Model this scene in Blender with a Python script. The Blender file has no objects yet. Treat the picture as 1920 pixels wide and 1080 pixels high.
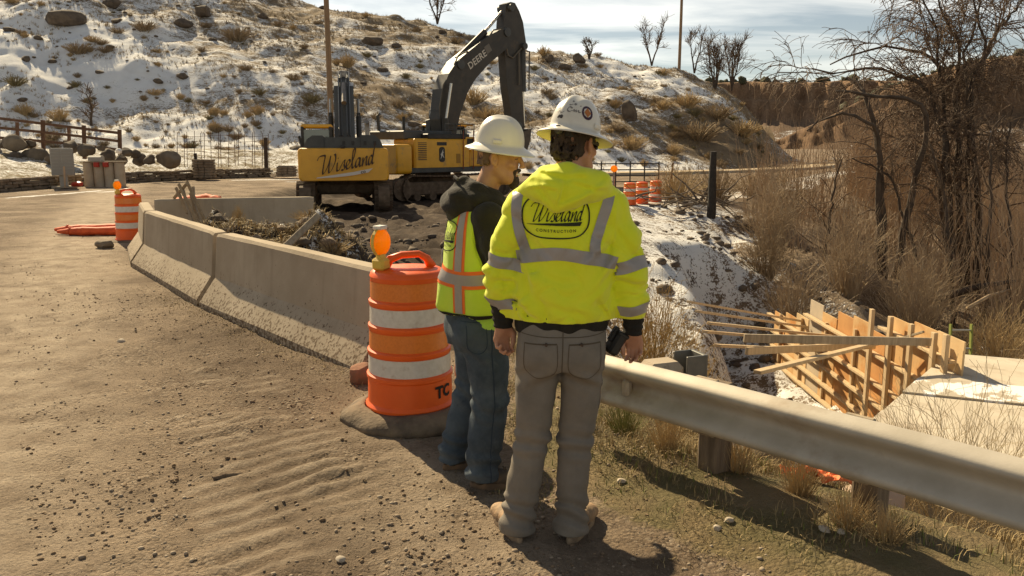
import bpy, math, random
import numpy as np
from mathutils import Vector, Matrix
from mathutils.bvhtree import BVHTree
random.seed(7); RNG = np.random.default_rng(11)
S = bpy.context.scene; COL = S.collection

# ------------------------------------------------------------------ camera, sky, sun, exposure
PITCH = math.atan(270/1500); EYE = 1.75
cd = bpy.data.cameras.new('camera'); cam = bpy.data.objects.new('camera', cd); COL.objects.link(cam)
cd.sensor_width = 36; cd.lens = 28.125; cd.clip_start = .05; cd.clip_end = 9000
cam.location = (0, 0, EYE); cam.rotation_euler = (math.pi/2 - PITCH, 0, 0)
S.camera = cam
SUN_AZ = math.radians(31)      # to the left of straight ahead (+Y)
SUN_EL = math.radians(37)
SUND = Vector((-math.sin(SUN_AZ)*math.cos(SUN_EL), math.cos(SUN_AZ)*math.cos(SUN_EL), math.sin(SUN_EL)))
sl = bpy.data.lights.new('sun', 'SUN'); sl.energy = 5.0; sl.angle = math.radians(.55); sl.color = (1, .82, .53)
so = bpy.data.objects.new('sun', sl); COL.objects.link(so)
so.rotation_euler = (-SUND).to_track_quat('-Z', 'Y').to_euler(); so.location = (-20, 40, 40)
wd = bpy.data.worlds.new('World'); S.world = wd; wd.use_nodes = True
wn = wd.node_tree; wn.nodes.clear()
def N(nt, t, **kw):
    n = nt.nodes.new(t)
    for k, v in kw.items():
        if k.startswith('i_'):
            n.inputs[int(k[2:]) if k[2:].isdigit() else k[2:].replace('_', ' ')].default_value = v
        else: setattr(n, k, v)
    return n
def L(nt, a, b): nt.links.new(a, b)
sky = N(wn, 'ShaderNodeTexSky', sky_type='NISHITA', sun_disc=False)
sky.sun_elevation = SUN_EL; sky.sun_rotation = -SUN_AZ; sky.altitude = 1800; sky.air_density = 1.0; sky.dust_density = 1.4; sky.ozone_density = 1.0
hs = N(wn, 'ShaderNodeHueSaturation'); hs.inputs['Saturation'].default_value = .76
warm = N(wn, 'ShaderNodeMix', data_type='RGBA', blend_type='MULTIPLY'); warm.inputs[0].default_value = 1; warm.inputs[7].default_value = (1.0, .94, .82, 1)
L(wn, sky.outputs[0], hs.inputs['Color']); L(wn, hs.outputs[0], warm.inputs[6])
# thin cirrus: streaks on a plane high above (direction / height)
tc = N(wn, 'ShaderNodeTexCoord'); sp = N(wn, 'ShaderNodeSeparateXYZ'); L(wn, tc.outputs['Generated'], sp.inputs[0])
zz = N(wn, 'ShaderNodeMath', operation='MAXIMUM', i_1=.02); L(wn, sp.outputs[2], zz.inputs[0])
za = N(wn, 'ShaderNodeMath', operation='ADD', i_1=.12); L(wn, zz.outputs[0], za.inputs[0])
dx = N(wn, 'ShaderNodeMath', operation='DIVIDE'); L(wn, sp.outputs[0], dx.inputs[0]); L(wn, za.outputs[0], dx.inputs[1])
dy = N(wn, 'ShaderNodeMath', operation='DIVIDE'); L(wn, sp.outputs[1], dy.inputs[0]); L(wn, za.outputs[0], dy.inputs[1])
cb = N(wn, 'ShaderNodeCombineXYZ'); L(wn, dx.outputs[0], cb.inputs[0]); L(wn, dy.outputs[0], cb.inputs[1])
mp = N(wn, 'ShaderNodeMapping'); mp.inputs['Rotation'].default_value = (0, 0, .10); mp.inputs['Scale'].default_value = (.55, 1.5, 1); mp.inputs['Location'].default_value = (3.1, 1.55, 0)
L(wn, cb.outputs[0], mp.inputs[0])
nz = N(wn, 'ShaderNodeTexNoise', i_Scale=1.15, i_Detail=9, i_Roughness=.56, i_Distortion=.5); L(wn, mp.outputs[0], nz.inputs['Vector'])
rp = N(wn, 'ShaderNodeValToRGB'); rp.color_ramp.elements[0].position = .40; rp.color_ramp.elements[1].position = .70
L(wn, nz.outputs[0], rp.inputs[0])
cm = N(wn, 'ShaderNodeMath', operation='MULTIPLY', i_1=.78); L(wn, rp.outputs[0], cm.inputs[0])
# cloud brightness follows the sky around the sun
cl = N(wn, 'ShaderNodeMix', data_type='RGBA', blend_type='MULTIPLY'); cl.inputs[0].default_value = 1; cl.inputs[7].default_value = (1.35, 1.25, 1.08, 1)
hs2 = N(wn, 'ShaderNodeHueSaturation'); hs2.inputs['Saturation'].default_value = .22; hs2.inputs['Value'].default_value = 1.55
L(wn, sky.outputs[0], hs2.inputs['Color']); L(wn, hs2.outputs[0], cl.inputs[6])
mx = N(wn, 'ShaderNodeMix', data_type='RGBA'); L(wn, cm.outputs[0], mx.inputs[0]); L(wn, warm.outputs[2], mx.inputs[6]); L(wn, cl.outputs[2], mx.inputs[7])
bg = N(wn, 'ShaderNodeBackground'); bg.inputs[1].default_value = .058; L(wn, mx.outputs[2], bg.inputs[0])
wo = N(wn, 'ShaderNodeOutputWorld'); L(wn, bg.outputs[0], wo.inputs[0])
S.view_settings.view_transform = 'Standard'; S.view_settings.look = 'None'; S.view_settings.exposure = .74; S.view_settings.gamma = 1
S.render.engine = 'CYCLES'

# ------------------------------------------------------------------ helpers
def AT(px, py, Y):
    """world point seen at photo pixel (1920x1080) on the vertical plane y=Y"""
    u = (px-960)/1500; v = (540-py)/1500; cp, sn = math.cos(PITCH), math.sin(PITCH)
    dy_ = cp+v*sn; t = Y/dy_
    return Vector((u*t, Y, EYE+(-sn+v*cp)*t))
def GR(px, py, z=0.):
    u = (px-960)/1500; v = (540-py)/1500; cp, sn = math.cos(PITCH), math.sin(PITCH)
    t = (z-EYE)/(-sn+v*cp); return Vector((u*t, (cp+v*sn)*t, z))

MATS = {}
def mat(name, c1, c2=None, scale=6., rough=.8, bump=0., bscale=40., metal=0., detail=5, pos=(.38, .62), dirt=None, dirt_scale=3., dirt_pos=(.5, .7), world=False, stretch=None, spec=.4, trans=0., sheen=0., coat=0.):
    """procedural principled material: two tones by noise, optional third tone (dirt), noise bump"""
    if name in MATS: return MATS[name]
    m = bpy.data.materials.new(name); m.use_nodes = True; nt = m.node_tree; b = nt.nodes['Principled BSDF']
    b.inputs['Roughness'].default_value = rough; b.inputs['Metallic'].default_value = metal; b.inputs['Specular IOR Level'].default_value = spec
    if coat: b.inputs['Coat Weight'].default_value = coat; b.inputs['Coat Roughness'].default_value = .25
    if trans: b.inputs['Transmission Weight'].default_value = trans
    if sheen: b.inputs['Sheen Weight'].default_value = sheen; b.inputs['Sheen Roughness'].default_value = .5
    if world:
        g = N(nt, 'ShaderNodeNewGeometry'); vec = g.outputs['Position']
    else:
        t = N(nt, 'ShaderNodeTexCoord'); vec = t.outputs['Object']
    if stretch:
        q = N(nt, 'ShaderNodeMapping'); q.inputs['Scale'].default_value = stretch; L(nt, vec, q.inputs[0]); vec = q.outputs[0]
    c1 = (*c1, 1); col = None
    if c2:
        n = N(nt, 'ShaderNodeTexNoise', i_Scale=scale, i_Detail=detail, i_Roughness=.6); L(nt, vec, n.inputs['Vector'])
        r = N(nt, 'ShaderNodeValToRGB'); e = r.color_ramp.elements; e[0].position, e[1].position = pos; e[0].color = c1; e[1].color = (*c2, 1)
        L(nt, n.outputs[0], r.inputs[0]); col = r.outputs[0]
    if dirt:
        n2 = N(nt, 'ShaderNodeTexNoise', i_Scale=dirt_scale, i_Detail=6, i_Roughness=.65); L(nt, vec, n2.inputs['Vector'])
        r2 = N(nt, 'ShaderNodeValToRGB'); e = r2.color_ramp.elements; e[0].position, e[1].position = dirt_pos
        L(nt, n2.outputs[0], r2.inputs[0])
        mm = N(nt, 'ShaderNodeMix', data_type='RGBA'); mm.inputs[7].default_value = (*dirt, 1); L(nt, r2.outputs[0], mm.inputs[0])
        if col: L(nt, col, mm.inputs[6])
        else: mm.inputs[6].default_value = c1
        col = mm.outputs[2]
    if col: L(nt, col, b.inputs['Base Color'])
    else: b.inputs['Base Color'].default_value = c1
    if bump:
        n3 = N(nt, 'ShaderNodeTexNoise', i_Scale=bscale, i_Detail=4, i_Roughness=.6); L(nt, vec, n3.inputs['Vector'])
        bp = N(nt, 'ShaderNodeBump', i_Strength=min(1, bump), i_Distance=.02); L(nt, n3.outputs[0], bp.inputs['Height']); L(nt, bp.outputs[0], b.inputs['Normal'])
    MATS[name] = m; return m

def mesh_np(name, V, F, m=None, smooth=False):
    """V (n,3); F list of (k,3)/(k,4) int arrays or one array"""
    me = bpy.data.meshes.new(name); V = np.asarray(V, np.float32)
    if not isinstance(F, (list, tuple)): F = [F]
    F = [np.asarray(f, np.int32) for f in F if len(f)]
    me.vertices.add(len(V)); me.vertices.foreach_set('co', V.ravel())
    nl = sum(f.size for f in F); nf = sum(len(f) for f in F)
    me.loops.add(nl); me.polygons.add(nf)
    me.loops.foreach_set('vertex_index', np.concatenate([f.ravel() for f in F]))
    tot = np.concatenate([np.full(len(f), f.shape[1], np.int32) for f in F]); st = np.concatenate([[0], np.cumsum(tot)[:-1]]).astype(np.int32)
    me.polygons.foreach_set('loop_start', st); me.polygons.foreach_set('loop_total', tot)
    if smooth: me.polygons.foreach_set('use_smooth', np.ones(nf, bool))
    me.update(calc_edges=True); me.validate()
    if m: me.materials.append(m)
    return me
def link(name, me, parent=None, loc=None):
    o = bpy.data.objects.new(name, me); COL.objects.link(o)
    if parent: o.parent = parent
    if loc is not None: o.location = loc
    return o
def tag(o, label=None, cat=None, group=None, kind=None):
    if label: o['label'] = label
    if cat: o['category'] = cat
    if group: o['group'] = group
    if kind: o['kind'] = kind
    return o
def thing(name, label, cat, loc=(0, 0, 0), rz=0., group=None):
    o = link(name, None); o.location = loc; o.rotation_euler = (0, 0, rz); o.empty_display_size = .2
    return tag(o, label, cat, group)
def dup(o, parent=None):
    c = o.copy(); COL.objects.link(c); c.parent = parent
    for ch in list(o.children): dup(ch, c)
    return c

class MB:
    """collects shapes; build() makes ONE mesh object"""
    def __init__(s): s.V = []; s.F = []
    def add(s, verts, faces):
        k = len(s.V); s.V += [tuple(v) for v in verts]; s.F += [tuple(i+k for i in f) for f in faces]; return s
    def box(s, c, d, rot=None, bev=0.):
        x, y, z = d[0]/2, d[1]/2, d[2]/2
        if bev:   # chamfered box: 24 verts
            b = min(bev, x*.9, y*.9, z*.9); vs = []; idx = {}
            for sx in (-1, 1):
                for sy in (-1, 1):
                    for sz in (-1, 1):
                        for ax in range(3):
                            p = [sx*x, sy*y, sz*z]
                            for a2 in range(3):
                                if a2 != ax: p[a2] -= (sx, sy, sz)[a2]*b
                            idx[sx, sy, sz, ax] = len(vs); vs.append(Vector(p))
            fs = []
            for ax in range(3):
                a1, a2 = (ax+1) % 3, (ax+2) % 3
                for sg in (-1, 1):
                    q = []
                    for s1, s2 in ((-1, -1), (1, -1), (1, 1), (-1, 1)):
                        k = [0, 0, 0]; k[ax] = sg; k[a1] = s1; k[a2] = s2; q.append(idx[k[0], k[1], k[2], ax])
                    fs.append(q if sg > 0 else q[::-1])
            for ax in range(3):      # edges along ax
                a1, a2 = (ax+1) % 3, (ax+2) % 3
                for s1 in (-1, 1):
                    for s2 in (-1, 1):
                        def g(sg, face):
                            k = [0, 0, 0]; k[ax] = sg; k[a1] = s1; k[a2] = s2; return idx[k[0], k[1], k[2], face]
                        q = [g(-1, a1), g(1, a1), g(1, a2), g(-1, a2)]
                        fs.append(q if s1*s2 < 0 else q[::-1])
            for sx in (-1, 1):
                for sy in (-1, 1):
                    for sz in (-1, 1):
                        q = [idx[sx, sy, sz, a] for a in range(3)]
                        fs.append(q if sx*sy*sz > 0 else q[::-1])
        else:
            vs = [Vector((a*x, b_*y, c_*z)) for a in (-1, 1) for b_ in (-1, 1) for c_ in (-1, 1)]
            fs = [(0, 1, 3, 2), (4, 6, 7, 5), (0, 4, 5, 1), (2, 3, 7, 6), (0, 2, 6, 4), (1, 5, 7, 3)]
        M = rot.to_matrix() if hasattr(rot, 'to_matrix') else (rot or Matrix.Identity(3))
        c = Vector(c); return s.add([M @ v + c for v in vs], fs)
    def bar(s, a, b, w, h, bev=0., up=(0, 0, 1)):
        """box beam from a to b, w across, h along up"""
        a, b = Vector(a), Vector(b); t = (b-a); ln = t.length; t.normalize(); u = Vector(up)
        if abs(t.dot(u)) > .98: u = Vector((0, 1, 0))
        x = t.cross(u).normalized(); u = x.cross(t)
        M = Matrix((x, t, u)).transposed()
        return s.box((a+b)/2, (w, ln, h), M, bev)
    def tube(s, pts, r, n=8, cap=True):
        pts = [Vector(p) for p in pts]; k = len(pts); rr = r if isinstance(r, (list, tuple)) else [r]*k; vs = []; x = None
        for i, p in enumerate(pts):
            t = (pts[min(i+1, k-1)]-pts[max(i-1, 0)]).normalized()
            if x is None: x = t.cross(Vector((0, 0, 1)) if abs(t.z) < .9 else Vector((1, 0, 0))).normalized()
            else: x = (x-t*x.dot(t)).normalized()
            y = t.cross(x)
            vs += [p+(x*math.cos(a)+y*math.sin(a))*rr[i] for a in [2*math.pi*j/n for j in range(n)]]
        fs = [(i*n+j, i*n+(j+1) % n, (i+1)*n+(j+1) % n, (i+1)*n+j) for i in range(k-1) for j in range(n)]
        if cap: fs += [tuple(range(n))[::-1], tuple((k-1)*n+j for j in range(n))]
        return s.add(vs, fs)
    def lathe(s, prof, n=24, c=(0, 0, 0), cap=True):
        c = Vector(c); vs = []
        for r, z in prof: vs += [c+Vector((r*math.cos(a), r*math.sin(a), z)) for a in [2*math.pi*j/n for j in range(n)]]
        k = len(prof)
        fs = [(i*n+j, i*n+(j+1) % n, (i+1)*n+(j+1) % n, (i+1)*n+j) for i in range(k-1) for j in range(n)]
        if cap: fs += [tuple(range(n))[::-1], tuple((k-1)*n+j for j in range(n))]
        return s.add(vs, fs)
    def prism(s, poly, axis, a, b):
        """2-D polygon (CCW) extruded along axis from a to b; poly is in the other two axes, in order"""
        o = [i for i in range(3) if i != axis]; n = len(poly); vs = []
        for h in (a, b):
            for p in poly:
                v = [0, 0, 0]; v[axis] = h; v[o[0]] = p[0]; v[o[1]] = p[1]; vs.append(Vector(v))
        fs = [tuple(range(n))[::-1], tuple(range(n, 2*n))]+[(i, (i+1) % n, n+(i+1) % n, n+i) for i in range(n)]
        if axis == 1: fs = [f[::-1] for f in fs]
        return s.add(vs, fs)
    def sweep(s, prof, path_a, path_b):
        pass
    def build(s, name, m, parent=None, smooth=False, loc=None, autosmooth=None):
        me = bpy.data.meshes.new(name); me.from_pydata(s.V, [], s.F); me.update()
        if m: me.materials.append(m)
        if smooth: me.polygons.foreach_set('use_smooth', np.ones(len(me.polygons), bool))
        if autosmooth: me.polygons.foreach_set('use_smooth', np.ones(len(me.polygons), bool)); me.set_sharp_from_angle(angle=math.radians(autosmooth))
        return link(name, me, parent, loc)

# --- numpy noise
def _h(ix, iy, iz, seed):
    h = (ix.astype(np.int64)*374761393 + iy.astype(np.int64)*668265263 + iz.astype(np.int64)*2147483647 + seed*974634777) & 0xffffffff
    h = ((h ^ (h >> 13))*1274126177) & 0xffffffff; h = ((h ^ (h >> 16))*2246822519) & 0xffffffff
    return ((h ^ (h >> 15)) & 0xffff)/65535.*2-1
def vnoise(x, y, z=None, seed=0):
    x = np.asarray(x, float); y = np.asarray(y, float); z = np.zeros_like(x) if z is None else np.asarray(z, float)
    ix, iy, iz = np.floor(x), np.floor(y), np.floor(z); fx, fy, fz = x-ix, y-iy, z-iz
    ix, iy, iz = ix.astype(np.int64), iy.astype(np.int64), iz.astype(np.int64)
    fx, fy, fz = [f*f*f*(f*(f*6-15)+10) for f in (fx, fy, fz)]
    r = 0
    for a in (0, 1):
        for b in (0, 1):
            for c in (0, 1):
                w = (fx if a else 1-fx)*(fy if b else 1-fy)*(fz if c else 1-fz)
                r = r + w*_h(ix+a, iy+b, iz+c, seed)
    return r
def fbm(x, y, z=None, oct=4, seed=0, gain=.5):
    r = 0; a = 1.; f = 1.
    for o in range(oct):
        r = r + a*vnoise(np.asarray(x)*f, np.asarray(y)*f, None if z is None else np.asarray(z)*f, seed+o*17); a *= gain; f *= 2.03
    return r
def sstep(a, b, x):
    t = np.clip((x-a)/(b-a), 0, 1); return t*t*(3-2*t)
def seg_dist(X, Y, pts):
    """distance to a polyline"""
    d = np.full(np.shape(X), 1e9)
    for (x0, y0), (x1, y1) in zip(pts[:-1], pts[1:]):
        vx, vy = x1-x0, y1-y0; t = np.clip(((X-x0)*vx+(Y-y0)*vy)/(vx*vx+vy*vy), 0, 1)
        d = np.minimum(d, np.hypot(X-x0-t*vx, Y-y0-t*vy))
    return d
def inside(X, Y, poly):
    r = np.zeros(np.shape(X), bool); n = len(poly)
    for i in range(n):
        x0, y0 = poly[i]; x1, y1 = poly[(i+1) % n]
        if y0 == y1: continue
        r ^= ((y0 > Y) != (y1 > Y)) & (X < (x1-x0)*(Y-y0)/(y1-y0)+x0)
    return r
def tubes_np(P, R, n=3):
    """P (N,K,3), R (N,K) -> verts, quads"""
    Nn, K, _ = P.shape
    T = np.empty_like(P); T[:, 1:-1] = P[:, 2:]-P[:, :-2]; T[:, 0] = P[:, 1]-P[:, 0]; T[:, -1] = P[:, -1]-P[:, -2]
    T /= np.linalg.norm(T, axis=2, keepdims=True)+1e-9
    ref = np.where(np.abs(T[..., 2:3]) < .9, np.array([0, 0, 1.]), np.array([1., 0, 0]))
    ref = np.broadcast_to(ref[:, :1], T.shape)
    X = np.cross(T, ref); X /= np.linalg.norm(X, axis=2, keepdims=True)+1e-9; Y = np.cross(T, X)
    a = np.arange(n)*2*np.pi/n
    V = P[:, :, None]+R[:, :, None, None]*(X[:, :, None]*np.cos(a)[:, None]+Y[:, :, None]*np.sin(a)[:, None])
    base = (np.arange(Nn)*K*n)[:, None, None]; k = (np.arange(K-1)*n)[None, :, None]; j = np.arange(n)[None, None]
    j2 = (j+1) % n
    Q = np.stack([base+k+j, base+k+j2, base+k+n+j2, base+k+n+j], -1).reshape(-1, 4)
    return V.reshape(-1, 3), Q
def cat_np(parts):
    V = []; F = {}; k = 0
    for v, f in parts:
        V.append(v)
        for g in (f if isinstance(f, list) else [f]): F.setdefault(g.shape[1], []).append(g+k)
        k += len(v)
    return np.concatenate(V), [np.concatenate(g) for g in F.values()]
# ------------------------------------------------------------------ the lie of the land
RAIL_A = Vector((.44, 4.46, 0)); RAIL_D = Vector((.68, -.733, 0)).normalized()
NEAR_EDGE = [(14, -9), (3.9, 1.25), (2.35, 2.95), (1.15, 4.25), (.55, 5.3), (.25, 6.6), (.15, 8.6), (.1, 12.5), (.9, 17)]
FAR_EDGE = [(1.7, 15.5), (1.9, 19), (3.0, 22.4), (5.4, 24.0), (8, 27), (12, 32), (16, 41), (21, 50), (30, 57), (60, 75), (140, 120)]
CREEK = NEAR_EDGE[:-1]+FAR_EDGE+[(300, 120), (300, -60), (14, -60)]
PIT = [(-1.2, 6.4), (-3.5, 9.1), (-5.5, 11.9), (-6.2, 14.1), (-3.2, 14.6), (-4.6, 18.5), (-9, 22.5), (-9.5, 37), (1.5, 39.5), (2.5, 24), (1.2, 19), (.3, 12), (.3, 8.6), (.1, 6.5)]
FOOT = [(-140, 30), (-60, 37), (-30, 44), (-20, 46), (-8, 47), (4, 49), (12, 53), (17, 57.5), (20.5, 63), (23, 71), (25.5, 82), (40, 86)]
def plan_h(X, Y):
    """broad height of the ground sheet"""
    z = np.zeros(np.shape(X))
    c = inside(X, Y, CREEK); dn = seg_dist(X, Y, NEAR_EDGE); df = seg_dist(X, Y, FAR_EDGE)
    w = np.where(Y < 14, 9.0, 8.5)
    a = sstep(0, 2.9, dn)*.82+sstep(2.5, 7, dn)*.18
    b = np.clip(df/8.2, 0, 1)**1.15
    z = np.where(c, -2.65*np.minimum(a, b), z)
    tr = seg_dist(X, Y, [(4.6, 9.2), (4.9, 12.5), (5.0, 16.2)]); z = np.where(c, z+(np.minimum(z, -2.85)-z)*sstep(2.1, .8, tr), z)
    p = inside(X, Y, PIT) & ~c; dp = seg_dist(X, Y, PIT+PIT[:1])
    z = np.where(p, -.55*sstep(.1, 1.6, dp)-.25*sstep(3, 6, dp)*sstep(16, 9, Y), z)
    # ground rises gently behind the verge on the far left (yard behind the stone wall)
    yd = seg_dist(X, Y, YARD); z = z+np.where(inside(X, Y, YARDP), .28*sstep(0, .25, yd)+1.2*sstep(.5, 8, yd), 0)
    return z
YARD = [(-21, 20), (-20.2, 24.5), (-19.0, 29), (-18.45, 33.5), (-17.4, 37.5), (-15.6, 41), (-13, 43.4)]
YARDP = YARD+[(-9, 46), (-9, 80), (-200, 80), (-200, 20)]
def mound(X, Y):
    """spoil heap behind the barriers"""
    d = np.hypot((X+3.75)/1.5, (Y-12.3)/1.45); return .92*np.exp(-d**4*.9)
def ruts(X, Y):
    """track marks and wheel ruts pressed into the road"""
    z = np.zeros(np.shape(X))
    for (cx, cy, ang, ln, wd, n, amp) in ((-1.45, 4.55, .66, 2.1, .74, 15, .011), (-.80, 3.98, .62, 1.1, .6, 8, .010), (-2.0, 5.7, .62, 1.6, .55, 11, .008), (-.2, 3.6, .6, .9, .5, 7, .008), (-1.3, 3.55, .66, 1.3, .6, 9, .009)):
        ca, sa = math.cos(ang), math.sin(ang); u = (X-cx)*ca-(Y-cy)*-sa; v = -(X-cx)*-sa+(Y-cy)*ca
        u = (X-cx)*ca+(Y-cy)*sa; v = -(X-cx)*sa+(Y-cy)*ca
        m = sstep(wd*.62, wd*.36, np.abs(u))*sstep(ln*.55, ln*.3, np.abs(v)); m = m*sstep(-.15, .35, fbm(X*2.3+5, Y*2.3, oct=4, seed=5)+.15); v = v+.02*fbm(X*5, Y*5, oct=2, seed=6)
        z = z+.6*amp*m*np.sign(np.sin(v*2*math.pi*n/ln))*np.abs(np.sin(v*2*math.pi*n/ln))**.4
    return z
def ground_h(X, Y, fine=True):
    X = np.asarray(X, float); Y = np.asarray(Y, float)
    z = plan_h(X, Y)
    c = inside(X, Y, CREEK); p = inside(X, Y, PIT)
    rough = np.where(c, sstep(.3, 3, seg_dist(X, Y, NEAR_EDGE+FAR_EDGE)), 0)
    z = z+rough*.26*fbm(X*.7, Y*.7, oct=4, seed=3)
    z = z+np.where(p & ~c, sstep(.2, 1.5, seg_dist(X, Y, PIT+PIT[:1]))*.13*fbm(X*1.2, Y*1.2, oct=4, seed=8), 0)
    z = z+np.where(p, mound(X, Y)*(1+.26*fbm(X*2.0, Y*2.0, oct=4, seed=4)), 0)
    # bank-top tilt and gentle road relief
    rail = (X-RAIL_A.x)*.733+(Y-RAIL_A.y)*.68
    z = z+.085*np.exp(-((rail-.02)/.30)**2)*sstep(7, 5.4, Y)
    z = z+.016*fbm(X*.55, Y*.55, oct=3, seed=1)*sstep(70, 8, Y)
    if fine:
        k = sstep(16, 5, Y)
        clod = np.clip(fbm(X*4.2, Y*4.2, oct=3, seed=21), 0, 2)**2
        path = sstep(.9, .2, np.abs(X+1.0-(Y-4)*-.45))      # loose band beside the barriers
        z = z+k*(.0065*fbm(X*10, Y*10, oct=3, seed=2, gain=.7)+.02*clod*(.25+1.0*path))
        z = z+ruts(X, Y)
    return z
def gz(x, y): return float(ground_h(np.array([x]), np.array([y]))[0])

def axis_lines(lo, hi, base, grow, c=0.):
    """grid lines: step base near c, then growing with distance"""
    r = [c]
    while r[-1] < hi: r.append(r[-1]+max(base, grow*(abs(r[-1]-c)-2.2)))
    l = [c]
    while l[-1] > lo: l.append(l[-1]-max(base, grow*(abs(l[-1]-c)-2.2)))
    return np.array(l[::-1][:-1]+r)
gx = axis_lines(-2500, 2500, .032, .026, -.8); gy = [1.9]
while gy[-1] < 3000: gy.append(gy[-1]+(max(.030, .011*(gy[-1]-1)) if gy[-1] < 60 else .03*(gy[-1]-20)))
gy = np.concatenate([[-60, -20, -6, 0, 1.2], gy])
GX, GY = np.meshgrid(gx, gy); GZ = ground_h(GX, GY)
# masks: snow, grass, dark wet soil
rail_d = (GX-RAIL_A.x)*.733+(GY-RAIL_A.y)*.68
inC = inside(GX, GY, CREEK); inP = inside(GX, GY, PIT)
dn = seg_dist(GX, GY, NEAR_EDGE); df = seg_dist(GX, GY, FAR_EDGE)
snow = np.where(inC, sstep(9.5, 5.5, df)*(.12+.39*sstep(11, 5, GX))+.02, 0)
snow = np.maximum(snow, np.where(inC & (dn > 3.2), .40-.08*sstep(20, 40, GY), 0))
snow = np.maximum(snow, np.where(inC & (dn <= 3.2) & (GY > 4.5), .30*sstep(.8, 2.5, dn), 0))
snow = np.where(~inC & (df < 1.6) & (GY > 18) & (GX > 2), .50, snow)
ydist = seg_dist(GX, GY, YARD); behind = inside(GX, GY, YARDP)
snow = np.where(~inC & (GX < -9) & behind & (GY > 20), .50, snow)
snow = np.where(~inC & ~behind & (GX < -6) & (ydist < 1.7) & (GY > 24), .42, snow)
snow = np.where(inP & (mound(GX, GY) > .25), .46, snow)
snow = np.where(~inC & (GY > 60), .36, snow)
snow = np.where(~inC & ~inP & (GY < 9), np.maximum(snow, .42*np.exp(-(seg_dist(GX, GY, [(-2.05, 7.3), (-1.35, 6.2), (-1.0, 5.75)])/.16)**2)), snow)
for pl_, w_ in (([(-16.6, 26.6), (-16.2, 28.5), (-15.6, 30.6)], .42), ([(-15.2, 29.5), (-14.6, 31.2)], .3), ([(-13.5, 39.5), (-11, 40.5)], .7), ([(-10.5, 37.8), (-8.3, 38.6)], .5)): snow = np.maximum(snow, .62*np.exp(-(seg_dist(GX, GY, pl_)/w_)**2))
grass = sstep(-.95, -.25, rail_d)*(GY < 7.5)*(~inC | (dn < 2.6))*sstep(-.5, .4, GX)
grass = np.where(~inC & (GX < -9) & behind & (GY > 20), .7, grass)
grass = np.where(inC & (dn > 2.5), .3, grass)
dark = np.where(inP, 1.0*sstep(.0, .8, seg_dist(GX, GY, PIT+PIT[:1])), 0)
dark = np.where(inC & (dn < 3.5), .55, dark)
dark = np.maximum(dark, np.where(~inP & ~inC & (GY < 14), .30*np.exp(-((GX+1.15+(GY-4)*.46)/.55)**2), 0))
pale = np.clip(np.maximum(ruts(GX, GY)/.0045, 0), 0, 1)*.8
pale = np.maximum(pale, .75*sstep(1.5, .3, np.abs(GX+3.2+(GY-4)*.45))*(GY < 40)*~inC*~inP)
pale = np.maximum(pale, .5*sstep(.8, .1, np.abs(GX+.25+(GY-3)*.2))*(GY < 5)*~inC*(rail_d < -.7))
nr, nc = GX.shape
ii = (np.arange(nr-1)[:, None]*nc+np.arange(nc-1)[None]).ravel()
gme = mesh_np('ground', np.stack([GX.ravel(), GY.ravel(), GZ.ravel()], 1), np.stack([ii, ii+1, ii+nc+1, ii+nc], 1), None, True)
at = gme.color_attributes.new('cover', 'FLOAT_COLOR', 'POINT')
at.data.foreach_set('color', np.stack([snow.ravel(), grass.ravel(), dark.ravel(), pale.ravel()], 1).astype(np.float32).ravel())

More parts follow.
